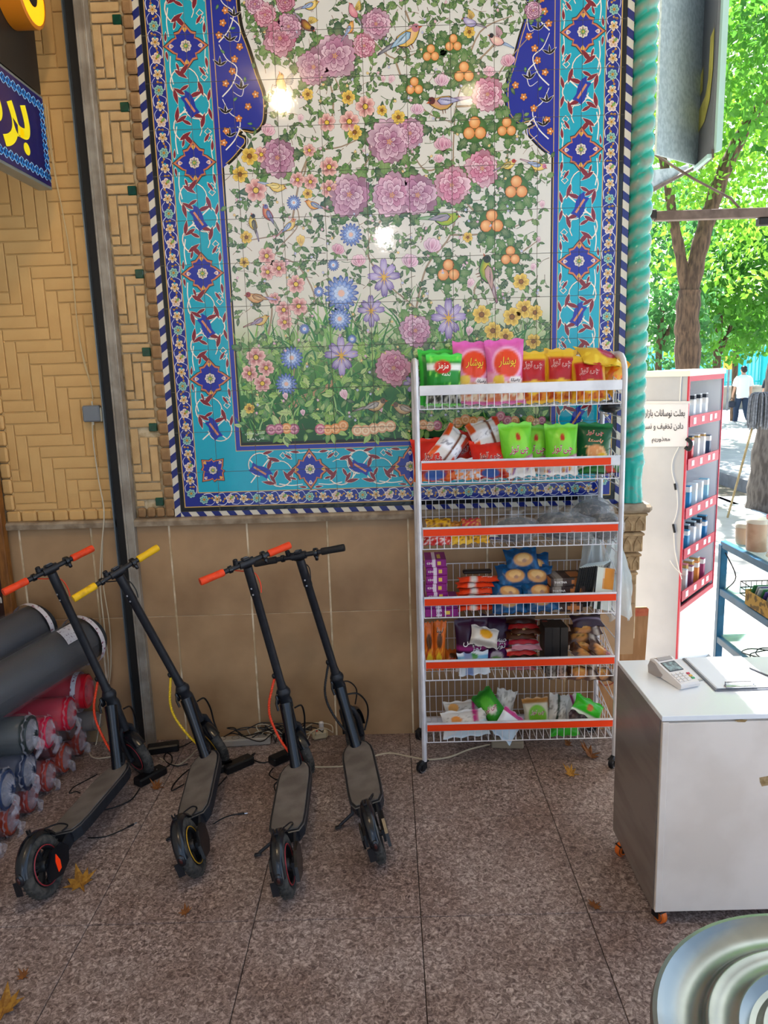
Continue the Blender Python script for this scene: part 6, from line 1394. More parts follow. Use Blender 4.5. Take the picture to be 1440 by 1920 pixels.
# ================================================================== signs on the near side
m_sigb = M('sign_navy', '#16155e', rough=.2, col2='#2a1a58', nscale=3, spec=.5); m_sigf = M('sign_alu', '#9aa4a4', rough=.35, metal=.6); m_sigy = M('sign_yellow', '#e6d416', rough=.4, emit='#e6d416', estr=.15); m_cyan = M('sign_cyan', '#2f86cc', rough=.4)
m_pale = M('sign_pale', '#a8d4ee', rough=.4)
bsx = -1.495; by1 = 3.60; by0 = 2.45; bz0, bz1 = 2.785, 3.175
bsn = thing('blue_sign', 'navy sign with yellow letters and a light blue zigzag border above the rolls', 'sign', (bsx, 3.0, bz0))
q = MB(); q.box((bsx - .03, (by0 + by1) / 2, (bz0 + bz1) / 2), (.06, by1 - by0, bz1 - bz0)); wbuild(q, 'frame', m_sigf, bsn)
q = MB(); q.box((bsx + .001, (by0 + by1) / 2, (bz0 + bz1) / 2), (.003, by1 - by0 - .016, bz1 - bz0 - .024)); fcx = wbuild(q, 'face', m_sigb, bsn)
q = MB(); q2 = MB()
def zig(qa, qb, y, z):
    for dy, dz in ((-.012, 0), (.012, 0)):
        sq = [(bsx + .0035, y + dy + a, z + dz + b) for a, b in ((0, .013), (.013, 0), (0, -.013), (-.013, 0))]
        qa.tube(sq, .0026, 4, closed=True)
    qb.tube([(bsx + .0032, y - .02, z + .02), (bsx + .0032, y, z + .006), (bsx + .0032, y + .02, z + .02)], .0016, 4); qb.tube([(bsx + .0032, y - .02, z - .02), (bsx + .0032, y, z - .006), (bsx + .0032, y + .02, z - .02)], .0016, 4)
y = by1 - .03
while y > by0 + .03:
    zig(q, q2, y, bz1 - .05); zig(q, q2, y, bz0 + .05); y -= .045
z = bz0 + .05
while z < bz1 - .05: zig(q, q2, by1 - .03, z); z += .042
wbuild(q, 'zigzag_border', m_cyan, bsn); wbuild(q2, 'border_line', m_pale, bsn)
vs, fs = text_mesh('برد', 1, True, bold=.03, res=3, fit=(.40, .24)); q = MB(); q.add([(bsx + .004, 3.32 + x - .09, (bz0 + bz1) / 2 + z) for x, z in vs], fs); wbuild(q, 'lettering', m_sigy, bsn)
bk = thing('black_sign', 'dark sign panel with a round yellow light letter above the navy sign', 'sign', (bsx - .02, 3.0, 3.2))
q = MB(); q.box((bsx - .05, (by0 + 3.615) / 2, 3.62), (.08, 3.615 - by0, .86)); wbuild(q, 'panel', M('black_gloss_panel', '#24211f', rough=.35, spec=.4), bk)
T = Matrix.Translation((bsx - .008, 3.40, 3.50)) @ Matrix.Rotation(0, 4, 'X')
q = MB(); q.lathe([(0, 0), (.13, 0), (.13, .09), (.125, .094), (.115, .094)], 40, T, 'x'); wbuild(q, 'letter_side', M('amber_acrylic', '#c9781a', rough=.3), bk, 40)
q = MB(); q.lathe([(.118, .092), (0, .092)], 40, T, 'x'); wbuild(q, 'letter_face', M('yellow_acrylic', '#f0b40e', rough=.3, emit='#f0a80e', estr=.5), bk)
q = MB(); q.lathe([(.05, .093), (.03, .096), (0, .096)], 20, T, 'x'); wbuild(q, 'letter_core', m_dark, bk)
# cables stapled to the wall, adapter box
m_wire = M('cream_cable', '#c9b48a', rough=.6); m_wirew = M('white_flex', '#bfb39a', rough=.6)
wc = thing('wall_cable', 'thin cream cable running down the painted brick to the grey adapter', 'cable', at_y(140, 500))
def wl(P, Y=WALL_Y - .014): return crom([at_y(px, py, Y) for px, py in P], 5)
q = MB(); q.tube(wl([(84, 195), (90, 250), (103, 330), (118, 400), (135, 500), (143, 590), (155, 670), (170, 720), (174, 750)]), .0028, 5); wbuild(q, 'wire', m_wire, wc, 60)
q = MB(); q.tube(wl([(88, 200), (97, 280), (110, 360), (130, 470), (140, 560), (150, 640), (168, 712), (175, 745)]), .002, 5); wbuild(q, 'wire', m_wire, wc, 60)
fx = thing('floor_lead', 'white cable hanging from the grey adapter down to the floor', 'cable', at_y(190, 1100))
q = MB(); q.tube(crom([at_y(px, py, Y) for px, py, Y in ((173, 790, 3.72), (175, 830, 3.74), (185, 900, 3.74), (195, 960, 3.70), (190, 1030, 3.70), (188, 1100, 3.70), (196, 1180, 3.70), (203, 1260, 3.70), (190, 1330, 3.69))] + [at_z(180, 1395, .006), at_z(168, 1412, .006), at_z(185, 1422, .005), at_z(240, 1412, .005)], 5), .0035, 6); wbuild(q, 'wire', m_wirew, fx, 60); q = MB(); q.tube(crom([at_y(px, py, Y) for px, py, Y in ((192, 1010, 3.71), (193, 1090, 3.71), (205, 1170, 3.71), (208, 1240, 3.71), (204, 1290, 3.71))], 5), .003, 6); wbuild(q, 'wire', m_wirew, fx, 60)
ad = thing('adapter_box', 'small grey adapter box fixed to the painted brick wall', 'adapter', at_y(176, 775, WALL_Y - .015))
q = MB(); q.box((0, -.02, 0), (.085, .04, .08), None, .006); q.build('case', M('grey_plastic', '#6f757c', rough=.5), ad)
q = MB(); q.box((.044, -.014, -.006), (.012, .03, .07), None, .004); q.build('bracket', M('pale_plastic', '#c2bca8', rough=.6), ad)
q = MB(); q.cyl((-.002, -.02, -.04), (-.002, -.02, -.056), .006, n=10); q.cyl((0, -.01, .04), (0, -.01, .06), .004, n=8); q.build('cable_gland', M('pale_plastic', '#c2bca8'), ad)
# wooden post and brown board at the picture's edge
q = MB(); q.box((0, 0, .87), (.045, .05, 1.74), None, .004); tag(q.build('wooden_post', M('orange_wood', '#8f5a22', rough=.55, col2='#6f4214', nscale=8, stretch=(8, 8, 1), bump=.2), None, None, (-1.985, 3.70, 0)), 'orange brown wooden post beside the dark brown board', 'post')
bb = thing('brown_board', 'dark brown board with a pale letter at the edge of the painted wall', 'board', (-2.09, 3.715, .0))
q = MB(); q.box((0, 0, .85), (.15, .02, 1.7), None, .002); q.build('panel', M('dark_brown_laminate', '#2e1814', rough=.35, col2='#3c221c', nscale=5), bb)
vs, fs = text_mesh('n', 1, False, fit=(.03, .035), bold=.02); q = MB(); q.add([(x + .048, -.0115, z + .83) for x, z in vs], fs); q.build('lettering', ink('#d9d2c8'), bb)
# ================================================================== rolls of fabric
m_tail = M('crumpled_wrap', '#d9d6e0', rough=.2, alpha=.26, spec=.6, bump=.5, bscale=30)
m_wrap = M('cloudy_wrap', '#cfcfd6', rough=.2, alpha=.09, spec=.6, bump=.12, bscale=14)
def roll(label, end, axis, r, L, colr, wrap=.5, tail=True, lab=False, col2=None, seed=0, core=True):
    ax = Vector(axis).normalized(); t = thing('fabric_roll', label, 'fabric roll', end)
    t.rotation_euler = ax.to_track_quat('X', 'Z').to_euler()      # local +x runs along the roll, away from the seen end
    m = M('fabric_' + colr.strip('#'), colr, rough=.34, col2=col2 or colr, nscale=3, ndet=1, ramp=(.2, .8), stretch=(.4, 3, 3), bump=.04, bscale=6, spec=.5)  # stretched colour noise paints streaky highlights along the roll
    q = MB(); n = 30
    def cyl(u, v):
        a = u * 2 * PI; rr = r * (1 + .03 * math.sin(3 * a + seed) + .02 * mnoise.noise(Vector((v * 5, a, seed))))
        return (L * v, rr * math.cos(a), rr * math.sin(a))
    q.grid(cyl, n, 8)
    q.lathe([(r * .98, 0), (r * .9, -.006), (r * .55, .004), (r * .35, .01), (r * .28, .05), (0, .05)], n, None, 'x'); q.build('cloth', m, t, 60)
    if wrap:
        q = MB()
        def film(u, v):
            a = u * 2 * PI; rr = r * (1.085 + .04 * abs(mnoise.noise(Vector((v * 6, a * 1.4, seed + 3)))) * 2)
            if v < .06: rr *= .45 + .55 * v / .06 + .1 * math.sin(7 * a + seed)
            return (-.03 * (v < .06) * (1 - v / .06) + min(L, L * wrap * 2) * v - .004, rr * math.cos(a), rr * math.sin(a))
        q.grid(film, 34, 16)
        if tail:
            def tl(u, v):
                w = .024 * (1 + .6 * math.sin(v * 5 + seed)); return (-.015 - .02 * math.sin(3 * v) + .01 * math.sin(u * 9 + seed), (u - .5) * w * 1.6 + .012 * math.sin(11 * v + u * 5), -r * .2 - v * r * 1.1 + .008 * math.sin(13 * u))
            q2 = MB(); q2.grid(tl, 10, 14)
            def cap(u, v):
                a = u * 2 * PI; rr = r * (.25 + .85 * v) * (1 + .05 * math.sin(11 * a + seed) + .04 * math.sin(17 * a)); return (-.022 + .03 * v + .005 * math.sin(13 * a + 3 * v + seed), rr * math.cos(a), rr * math.sin(a))
            q2.grid(cap, 36, 5); q2.build('gathered_wrap', m_tail, t, 60)
        q.build('plastic_wrap', m_wrap, t, 60)
    if lab:
        q = MB(); q.lathe([(r * 1.18, .035), (r * 1.18, .06)], 34, None, 'x'); b_ = q.build('printed_tape', M('white_tape', '#d4cfd4', rough=.35, col2='#8a3a5a', nscale=60, ramp=(.56, .62)), t, 60)
        q = MB()
        def lb(u, v): a = 1.75 + .75 * u; return (.13 + .09 * v + .02 * u, r * 1.185 * math.cos(a) * -1, r * 1.185 * math.sin(a))
        if lab == 2: q.grid(lb, 6, 4); q.build('paper_label', M('label_paper', '#cfcdd2', rough=.4, col2='#8a7a88', nscale=90, ramp=(.55, .65)), t)
    return t
AX = (-1, -.10, 0)
FR = [(3.62, 'lowest'), (3.44, ''), (3.27, ''), (3.10, ''), (2.93, ''), (2.77, '')]
NMS = ['dull red fabric roll on the floor against the wall', 'dull red fabric roll on the floor, second from the wall', 'dull red fabric roll on the floor, third from the wall', 'dull red fabric roll on the floor, fourth from the wall', 'rust red fabric roll with an open end on the floor, fifth from the wall', 'rust red fabric roll on the floor at the picture edge']
for i, (y, _) in enumerate(FR):
    roll(NMS[i], (-1.66 - .006 * i, y, .078), AX, .073, .62, ['#a84030', '#c4482e', '#b84640', '#b04a42', '#a83c18', '#b8543a'][i], .5, True, False, '#94362a', i)
roll('grey wrapped roll standing against the wall behind the first scooter', (-1.60, 3.69, .15), (-1, 0, 0), .05, .5, '#7a7068', .5, False, False, None, 9)
roll('brown fabric roll wedged above the floor rolls by the wall', (-1.665, 3.53, .20), AX, .065, .6, '#5a3a30', .3, False, False, None, 11)
roll('dark red fabric roll hidden between the bright red and dull red rolls', (-1.67, 3.35, .205), AX, .065, .6, '#6a2a28', .3, False, False, None, 12)
roll('navy fabric roll with cloudy wrap above the dull red rolls', (-1.655, 3.06, .225), AX, .085, .6, '#1f2a44', .6, True, False, '#2a3650', 13)
roll('navy fabric roll nearest the picture edge with a torn wrap', (-1.66, 2.88, .24), AX, .085, .6, '#243250', .7, True, False, '#34466a', 14)
roll('bright red fabric roll against the wall under the big dark roll', (-1.60, 3.63, .345), AX, .088, .6, '#d8182c', .5, False, 1, '#c01426', 15)
roll('bright red fabric roll with a crumpled wrap, middle of the three', (-1.62, 3.45, .31), AX, .082, .6, '#d81a3a', .5, True, False, '#c21630', 16)
roll('bright pink red fabric roll nearest the dark wrapped roll', (-1.645, 3.265, .305), AX, .075, .6, '#d8244e', .6, True, False, '#c01c40', 17)
roll('dark green black roll in a torn cloudy wrap', (-1.64, 3.09, .385), AX, .085, .6, '#232c2c', .8, True, False, '#30393a', 18)
BG = (-.36, -.92, -.09)
roll('big dark grey roll with a white paper label, uppermost by the wall', (-1.565, 3.64, .64), BG, .112, 1.25, '#1f2327', 1.0, False, 2, '#2b3034', 19)
roll('big dark roll with blue wrap lying behind the labelled one', (-1.80, 3.62, .72), BG, .11, 1.2, '#1b1e22', 1.0, False, 1, '#282c32', 20)
# ================================================================== chargers, leads, sockets, leaves on the floor
m_charger = M('charger_black', '#121214', rough=.4, spec=.4)
def charger(label, px, py, a, leads, L=.16):
    p = at_z(px, py); t = thing('charger', label, 'charger', p, (0, 0, a))
    q = MB(); q.box((0, 0, .022), (L, .062, .042), None, .007); q.build('case', m_charger, t)
    q = MB(); q.cyl((L * .2, -.01, .043), (L * .2, -.01, .0445), .003, n=8); q.build('lamp', m_bright, t)
    q = MB(); R_ = Matrix.Rotation(-a, 3, 'Z')
    for P in leads: q.tube(crom([R_ @ (at_z(x, y, .006) - p) if k else R_ @ (at_z(x, y, .016) - p) for k, (x, y) in enumerate(P)], 5), .0032, 6)
    q.build('lead', m_charger, t, 60)
    return t
charger('black charger brick in front of the first scooter wheel', 283, 1462, .95, [[(262, 1478), (245, 1500), (210, 1515), (180, 1520)], [(300, 1445), (320, 1432), (322, 1418), (312, 1412), (308, 1425), (330, 1436), (352, 1432)]])
charger('black charger brick by the wall behind the first scooter wheel', 307, 1409, .25, [[(325, 1405), (345, 1398), (365, 1388), (385, 1382)]])
charger('black charger brick between the yellow and orange scooters', 447, 1440, .75, [[(425, 1456), (405, 1478), (398, 1483)], [(468, 1424), (478, 1412), (470, 1420), (490, 1430), (515, 1425)]])
charger('black charger brick half under the yellow gripped scooter deck', 408, 1448, .5, [[(395, 1440), (360, 1440), (330, 1465), (322, 1482), (345, 1470)]])
charger('black charger brick beside the second orange gripped scooter', 533, 1425, .75, [[(512, 1440), (505, 1452), (520, 1462), (535, 1458)], [(535, 1458), (515, 1470), (518, 1485), (530, 1490)]])
def lead(label, P, r=.003, mat=m_charger, plug=False, zs=.005):
    p0 = at_z(*P[0]); t = thing('lead', label, 'cable', p0)
    q = MB(); q.tube(crom([at_z(x, y, zs) - p0 for x, y in P], 6), r, 6); q.build('wire', mat, t, 60)
    if plug:
        a, b = at_z(*P[-2], zs), at_z(*P[-1], zs); d = (b - a).normalized(); q = MB(); q.cyl(b - p0 - d * .01, b - p0 + d * .02, .005, n=8); q.build('jack', m_charger, t); q = MB(); q.cyl(b - p0 + d * .02, b - p0 + d * .034, .003, n=8); q.build('tip', m_bright, t)
    return t
lead('black lead with a silver jack beside the first scooter rear wheel', [(165, 1571), (195, 1569), (225, 1558), (243, 1549)], plug=True)
lead('black lead with a silver jack right of the yellow gripped scooter', [(400, 1545), (420, 1533), (440, 1527), (450, 1526)], plug=True)
lead('thin black lead curling left of the first scooter deck', [(182, 1452), (160, 1464), (138, 1476), (130, 1487), (142, 1484), (150, 1487)])
lead('white lead lying between the two scooters nearest the rack', [(590, 1438), (615, 1438), (640, 1437), (660, 1433)], .004, m_wirew)
lead('white lead running along the floor to the socket strip under the rack', [(700, 1418), (730, 1412), (765, 1418), (800, 1424), (840, 1420), (880, 1405), (918, 1396)], .0045, m_wirew)
lead('white lead between the first two scooters', [(300, 1422), (330, 1435), (355, 1420), (370, 1405), (390, 1398)], .0035, m_wirew)
m_strip = M('grey_socket_plastic', '#a89f92', rough=.5)
def strip(label, px, py, a, L, mat, holes=3):
    t = thing('socket_strip', label, 'socket strip', at_z(px, py), (0, 0, a))
    q = MB(); q.box((0, 0, .022), (L, .055, .04), None, .006); q.build('case', mat, t)
    for k in range(holes):
        q = MB(); x = (k - (holes - 1) / 2) * L / (holes + .3); q.lathe([(.018, .0425), (.02, .044), (.021, .0425), (.019, .040), (0, .038)], 18, Matrix.Translation((x, 0, 0))); q.build('socket', M('socket_shadow', '#6f6658', rough=.6), t, 40)
    return t
strip('grey socket strip lying under the snack rack', 951, 1400, -.1, .165, M('beige_plastic', '#8f8574', rough=.6))
strip('pale socket strip with a black plug against the wall between scooters', 455, 1396, .08, .30, m_strip, 4)
t = thing('plug_cluster', 'cream adapter block with a white phone charger plugged in by the wall', 'adapter', at_z(600, 1385), (0, 0, .3))
q = MB(); q.box((0, 0, .028), (.085, .05, .05), None, .012); q.build('block', M('cream_plastic', '#c9b894', rough=.5), t)
q = MB(); q.box((.01, -.005, .075), (.025, .02, .05), None, .005); q.build('phone_plug', M('white_plastic', '#d9d4d0', rough=.4), t)
q = MB(); q.cyl((-.02, -.012, .053), (-.02, -.012, .056), .008, n=10); q.build('switch', M('red_switch', '#d9381e', rough=.3), t)
t = thing('cable_tangle', 'tangle of black and white leads heaped against the wall behind the scooters', 'cable', at_z(520, 1385))
rr = random.Random(3)
for kk, (mt, n) in enumerate(((m_charger, 7), (m_wirew, 5))):
    q = MB()
    for k in range(n):
        cx, cy, rx, ry = rr.uniform(-.22, .20), rr.uniform(-.07, .02), rr.uniform(.05, .16), rr.uniform(.03, .05)
        q.tube(crom([(cx + rx * math.cos(a) * (1 + .2 * math.sin(3 * a)), cy + ry * math.sin(a), .012 + .05 * abs(math.sin(a * 1.5 + k)) + .008 * k) for a in [i * .7 for i in range(10)]], 5), .003, 5)
    q.build('black_leads' if kk == 0 else 'white_leads', mt, t, 60)
m_leafb = M('dry_leaf_brown', '#85501f', rough=.8, col2='#6a3c18', nscale=60); m_leafy = M('dry_leaf_yellow', '#a87a2a', rough=.8, col2='#8a5c1c', nscale=60)
PL = [(0, -.5), (.06, -.12), (.3, -.2), (.24, -.02), (.5, .08), (.26, .14), (.3, .36), (.12, .26), (0, .55), (-.12, .26), (-.3, .36), (-.26, .14), (-.5, .08), (-.24, -.02), (-.3, -.2), (-.06, -.12)]
def dry(label, px, py, s, a, mat, curl=.5):
    t = thing('dry_leaf', label, 'leaf', at_z(px, py), (0, 0, a))
    q = MB(); ring_ = [(x * s, y * s, .004 + curl * s * (x * x + y * y) * (1.2 + math.sin(5 * x + 3 * y))) for x, y in PL]
    c0_ = (0, 0, .004); vs = [c0_] + ring_ + [(x, y, z + .0012) for x, y, z in [c0_] + ring_]; n = len(PL)
    q.add(vs, [(0, 1 + (i + 1) % n, 1 + i) for i in range(n)] + [(n + 1, n + 2 + i, n + 2 + (i + 1) % n) for i in range(n)] + [(1 + i, 1 + (i + 1) % n, n + 2 + (i + 1) % n, n + 2 + i) for i in range(n)]); q.build('blade', mat, t, 40)
    q = MB(); q.tube([(0, -.45 * s, .006), (0, 0, .006), (0, .4 * s, .006 + curl * s * .2)], .0012, 4); q.build('vein', m_leafb, t)
dry('yellow plane leaf beside the first scooter rear wheel', 152, 1660, .13, .6, m_leafy, .6)
dry('curled brown leaf under the right end of the rack', 1108, 1418, .12, 1.9, m_leafb, 1.2)
dry('pale folded leaf on the tiles in front of the rack', 1072, 1453, .08, 1.2, m_leafy, 1.0)
dry('small brown leaf alone on the open tiles', 348, 1714, .05, .3, m_leafb, .8)
dry('small leaf near the bottom left of the floor', 45, 1833, .045, 1.1, m_leafb, .8)
dry('yellow leaf cut by the picture edge at the bottom left', 6, 1897, .13, .2, m_leafy, .5)
dry('faded brown leaf on the tiles beside the counter', 1116, 1700, .06, 2.2, m_leafb, .5)
dry('rust brown leaf beside the first charger brick', 296, 1478, .07, 1.4, m_leafb, 1.0)
dry('tiny brown leaf under the middle of the rack', 1066, 1398, .05, .9, m_leafb, 1.2)

# ================================================================== the street outside
m_pave = M('sunlit_pavement', '#b9b6b0', rough=.8, col2='#a09c94', nscale=1.5, ndet=6, bump=.2, bscale=40); m_road = M('road_asphalt', '#b4b4b4', rough=.85, col2='#a4a4a6', nscale=2); m_soil = M('dry_soil', '#7d766a', rough=.95, col2='#635a4e', nscale=6, bump=.6, bscale=30); m_conc = M('grey_concrete', '#84868a', rough=.85, col2='#74767a', nscale=4); m_slabc = M('pale_concrete', '#aeb6b8', rough=.8)
q = MB(); q.box((2.75, 22.4, -.12), (4.1, 37, .2)); q.box((4.15, 0.4, -.12), (1.3, 6.95, .2)); struct(q.build('pavement', m_pave))
q = MB(); q.box((5.25, 22, -.30), (1.0, 60, .2)); struct(q.build('planting_strip_ground', m_soil))
q = MB(); q.box((5.80, 22, -.10), (.14, 60, .24), None, .01); struct(q.build('kerb', m_conc))
q = MB(); q.box((19, 22, -.10), (26.3, 60, .2)); struct(q.build('road', m_road))
q = MB(); q.box((5.1, 10.35, -.06), (1.15, .62, .10), None, .01); struct(q.build('channel_cover_slab', m_slabc))
q = MB(); q.box((4.72, 12, -.08), (.10, 26, .14), None, .01); struct(q.build('kerb_inner', m_slabc))
# trees
m_bark = M('rough_bark', '#6f5844', rough=.9, col2='#4a3a2e', nscale=9, ndet=6, ramp=(.4, .62), bump=1.0, bscale=24, stretch=(3, 3, .6)); m_bark2 = M('grey_bark', '#6f675f', rough=.9, col2='#4f4842', nscale=9, ndet=6, bump=1.0, bscale=24, stretch=(3, 3, .6))
def leafmat(name, c, c2):
    m = M(name, c, rough=.5, col2=c2, nscale=1.3, ndet=3, ramp=(.35, .65)); nt = m.node_tree; b = nt.nodes['Principled BSDF']
    tr = nt.nodes.new('ShaderNodeBsdfTranslucent'); mx = nt.nodes.new('ShaderNodeMixShader'); mx.inputs[0].default_value = .55; out = nt.nodes['Material Output']
    src = b.inputs['Base Color'].links[0].from_socket; nt.links.new(src, tr.inputs['Color']); nt.links.new(b.outputs[0], mx.inputs[1]); nt.links.new(tr.outputs[0], mx.inputs[2]); nt.links.new(mx.outputs[0], out.inputs['Surface'])
    return m
ml = [leafmat('leaf_bright', '#8fc23e', '#5f9a2a'), leafmat('leaf_mid', '#6fae3a', '#3f7a2a'), leafmat('leaf_cool', '#5f9a52', '#3a7040')]
def crown(parent, blobs, n, size, mat, seed):
    rr = np.random.RandomState(seed); vs = []; fs = []
    wts = np.array([b[3] * b[4] * b[5] for b in blobs]); wts = wts / wts.sum()
    for k in rr.choice(len(blobs), n, p=wts):
        c = blobs[k]; d = rr.normal(size=3); d /= np.linalg.norm(d); rad = rr.uniform(.25, 1.0) ** .5
        p = Vector((c[0] + d[0] * c[3] * rad, c[1] + d[1] * c[4] * rad, c[2] + d[2] * c[5] * rad))
        s = size * rr.uniform(.6, 1.3); ax = Vector(rr.normal(size=3)); ax.z -= .6; ax.normalize(); sd = ax.orthogonal().normalized(); sd.rotate(Matrix.Rotation(rr.uniform(0, 6.28), 3, ax)); nn_ = ax.cross(sd)
        o = len(vs); vs += [p, p + ax * s * .5 + sd * s * .28 + nn_ * s * .06, p + ax * s, p + ax * s * .5 - sd * s * .28 + nn_ * s * .06]
        fs += [(o, o + 1, o + 2), (o, o + 2, o + 3)]
    me = bpy.data.meshes.new('crown'); me.from_pydata([tuple(v - Vector(parent.location)) for v in vs], [], fs); me.materials.append(mat)
    return link('crown', me, parent)
def tree(label, base, limbs, blobs, n, size, mat, bark, seed):
    t = thing('street_tree', label, 'tree', base)
    q = MB()
    for P, r0, r1 in limbs:
        C = crom(P, 6); k = len(C)
        q.tube(C, [(r0 + (r1 - r0) * i / (k - 1)) * (1 + .08 * math.sin(i * 1.7 + seed)) for i in range(k)], 12)
    wbuild(q, 'trunk', bark, t, 60); crown(t, blobs, n, size, mat, seed)
    return t
Y = 11.0
def ty(px, py, Y=11.0): return at_y(px, py, Y)
g = ty(1289, 690); base = Vector((g.x, Y, -.05))
tree('big forked street tree rising behind the cigarette cabinet', base, [([base, ty(1289, 690), ty(1288, 610), ty(1293, 545)], .19, .155), ([ty(1291, 560), ty(1308, 480), ty(1330, 400), ty(1358, 320), ty(1392, 250), ty(1430, 190)], .13, .08), ([ty(1290, 570), ty(1276, 480), ty(1262, 410), ty(1250, 330), ty(1230, 250)], .085, .05), ([ty(1283, 645), ty(1272, 655)], .07, .05)],
     [(*ty(1240, 300), 1.0, 1.0, .9), (*ty(1330, 180), 1.2, 1.1, .8), (*ty(1420, 90), 1.3, 1.2, .9), (*ty(1400, 330, 11.6), 1.0, .8, .8), (*ty(1290, 20), 1.5, 1.2, .8), (*ty(1400, 480, 12), .9, .8, .6), (*ty(1240, 470, 12), .6, .7, .6)], 5200, .13, ml[0], m_bark, 1)
g2 = at_z(1424, 978, -.2); P2 = [g2, at_y(1428, 930, g2.y), at_y(1440, 830, g2.y), at_y(1462, 700, g2.y), at_y(1490, 500, g2.y), at_y(1500, 300, g2.y)]
tree('grey barked tree leaning at the picture edge behind the mop', g2, [(P2, .20, .12)], [(*at_y(1440, 60, 9.0), 1.0, .9, .7), (*at_y(1520, 120, 9.2), 1.3, 1.2, 1.0), (*at_y(1400, 10, 8.6), .7, .7, .5)], 2600, .12, ml[1], m_bark2, 2)
def far_tree(label, px, py, Y, blobs, n, size, mat, seed, w=.08):
    b = at_y(px, py, Y); b.z = -.05; top = at_y(px + 6, py - 120, Y)
    tree(label, b, [([b, at_y(px, py - 40, Y), top], w, w * .6), ([at_y(px, py - 30, Y), at_y(px + 26, py - 90, Y)], w * .7, w * .4)], blobs, n, size, mat, m_bark, seed)
far_tree('slender tree seen just past the turquoise column', 1236, 690, 15, [(*at_y(1230, 520, 15), 1.3, 1.2, 1.4), (*at_y(1250, 640, 15), 1.1, .9, .8), (*at_y(1235, 400, 15.5), 1.2, 1.0, 1.0)], 2600, .17, ml[2], 3)
far_tree('leafy tree filling the middle of the street view', 1345, 700, 17, [(*at_y(1340, 600, 17), 1.6, 1.3, 1.0), (*at_y(1390, 560, 17), 1.5, 1.3, 1.1), (*at_y(1340, 480, 17.5), 1.5, 1.2, 1.2), (*at_y(1430, 500, 17), 1.3, 1.2, 1.1)], 4200, .18, ml[1], 4, .10)
far_tree('bright leaved tree high behind the forked one', 1300, 700, 20, [(*at_y(1300, 300, 20), 3.0, 1.8, 2.2), (*at_y(1420, 380, 20), 2.4, 1.8, 1.8), (*at_y(1400, 120, 20), 2.8, 2, 2.2), (*at_y(1260, 560, 20), 1.6, 1.4, 1.6)], 5200, .22, ml[0], 5, .12)
far_tree('low tree in front of the turquoise fence', 1380, 690, 24, [(*at_y(1350, 625, 24), 1.7, 1.4, 1.0), (*at_y(1400, 610, 24), 1.5, 1.2, .9)], 1800, .22, ml[1], 6, .10)
# fence across the road
FY = 30.0
m_fence = M('turquoise_fence', '#18b8bc', rough=.5); m_fwall = M('stone_fence_wall', '#b4ae9e', rough=.85, col2='#98917e', nscale=1.2)
f0, f1 = at_y(1180, 720, FY).x, at_y(1560, 720, FY).x
fn = thing('iron_fence', 'turquoise iron fence on a stone wall across the road', 'fence', ((f0 + f1) / 2, FY, 0))
q = MB(); q.box((0, 0, .35), (f1 - f0, .3, .9)); q.box((0, 0, .84), (f1 - f0, .42, .1), None, .02); q.build('stone_wall', m_fwall, fn)
for z in (1.05, 2.05):
    q = MB(); q.box((0, 0, z), (f1 - f0, .05, .06)); q.build('rail', m_fence, fn)
pm = MB(); pm.box((0, 0, 1.55), (.035, .035, 1.3)); pm.box((0, 0, 2.24), (.02, .02, .1)); pme = pm.mesh('picket', m_fence)
x = -(f1 - f0) / 2
k = 0
while x < (f1 - f0) / 2:
    link('picket', pme, fn, (x, 0, 0)); x += .145; k += 1
for px in (1388, 1432):
    q = MB(); q.box((at_y(px, 690, FY).x - (f0 + f1) / 2, -.1, 1.6), (.28, .2, 1.6), None, .02); q.build('fence_post', m_fence, fn)
tq = thing('turquoise_gatehouse', 'pale turquoise backdrop wall behind the iron fence', 'wall', ((f0 + f1) / 2, FY + 6, 0))
q = MB(); q.box((0, 0, 1.3), (f1 - f0 + 6, .2, 2.6)); q.build('wall_body', M('pale_turquoise_wall', '#7fd0d4', rough=.7), tq)
q = MB(); q.box((0, 0, 2.64), (f1 - f0 + 6.2, .4, .1)); q.build('coping', m_fwall, tq)
yb = thing('yellow_board', 'yellow notice board in front of the turquoise fence', 'sign', at_y(1368, 680, 29))
q = MB(); q.box((0, 0, 0), (.45, .05, .5), None, .01); q.build('board', M('yellow_paint', '#e0b440', rough=.5), yb)
q = MB(); q.box((0, .02, -1.0), (.06, .04, 1.6)); q.build('board_post', m_conc, yb)

# ---------------------------------------------------------------- people
def skinned(name, chains, mat, parent, sub=1):
    vs = []; es = []; rs = []; ix = {}
    for ch in chains:
        prev = None
        for p, r in ch:
            key = tuple(round(c, 4) for c in p)
            if key not in ix: ix[key] = len(vs); vs.append(p); rs.append(r)
            if prev is not None and prev != ix[key]: es.append((prev, ix[key]))
            prev = ix[key]
    me = bpy.data.meshes.new(name); me.from_pydata(vs, es, []); o = bpy.data.objects.new(name, me); COL.objects.link(o)
    o.modifiers.new('skin', 'SKIN'); 
    sv = me.skin_vertices[0].data if me.skin_vertices else None
    if sv is None:
        bm = bmesh.new(); bm.from_mesh(me); bm.verts.layers.skin.verify(); bm.to_mesh(me); bm.free(); sv = me.skin_vertices[0].data
    for i, r in enumerate(rs): sv[i].radius = r if isinstance(r, tuple) else (r, r); sv[i].use_root = (i == 0)
    s = o.modifiers.new('sub', 'SUBSURF'); s.levels = sub; s.render_levels = sub
    dg = bpy.context.evaluated_depsgraph_get(); dg.update(); m2 = bpy.data.meshes.new_from_object(o.evaluated_get(dg)); bpy.data.objects.remove(o)
    m2.materials.clear(); m2.materials.append(mat); m2.polygons.foreach_set('use_smooth', [True] * len(m2.polygons)); m2.polygons.foreach_set('material_index', [0] * len(m2.polygons))
    return link(name, m2, parent)
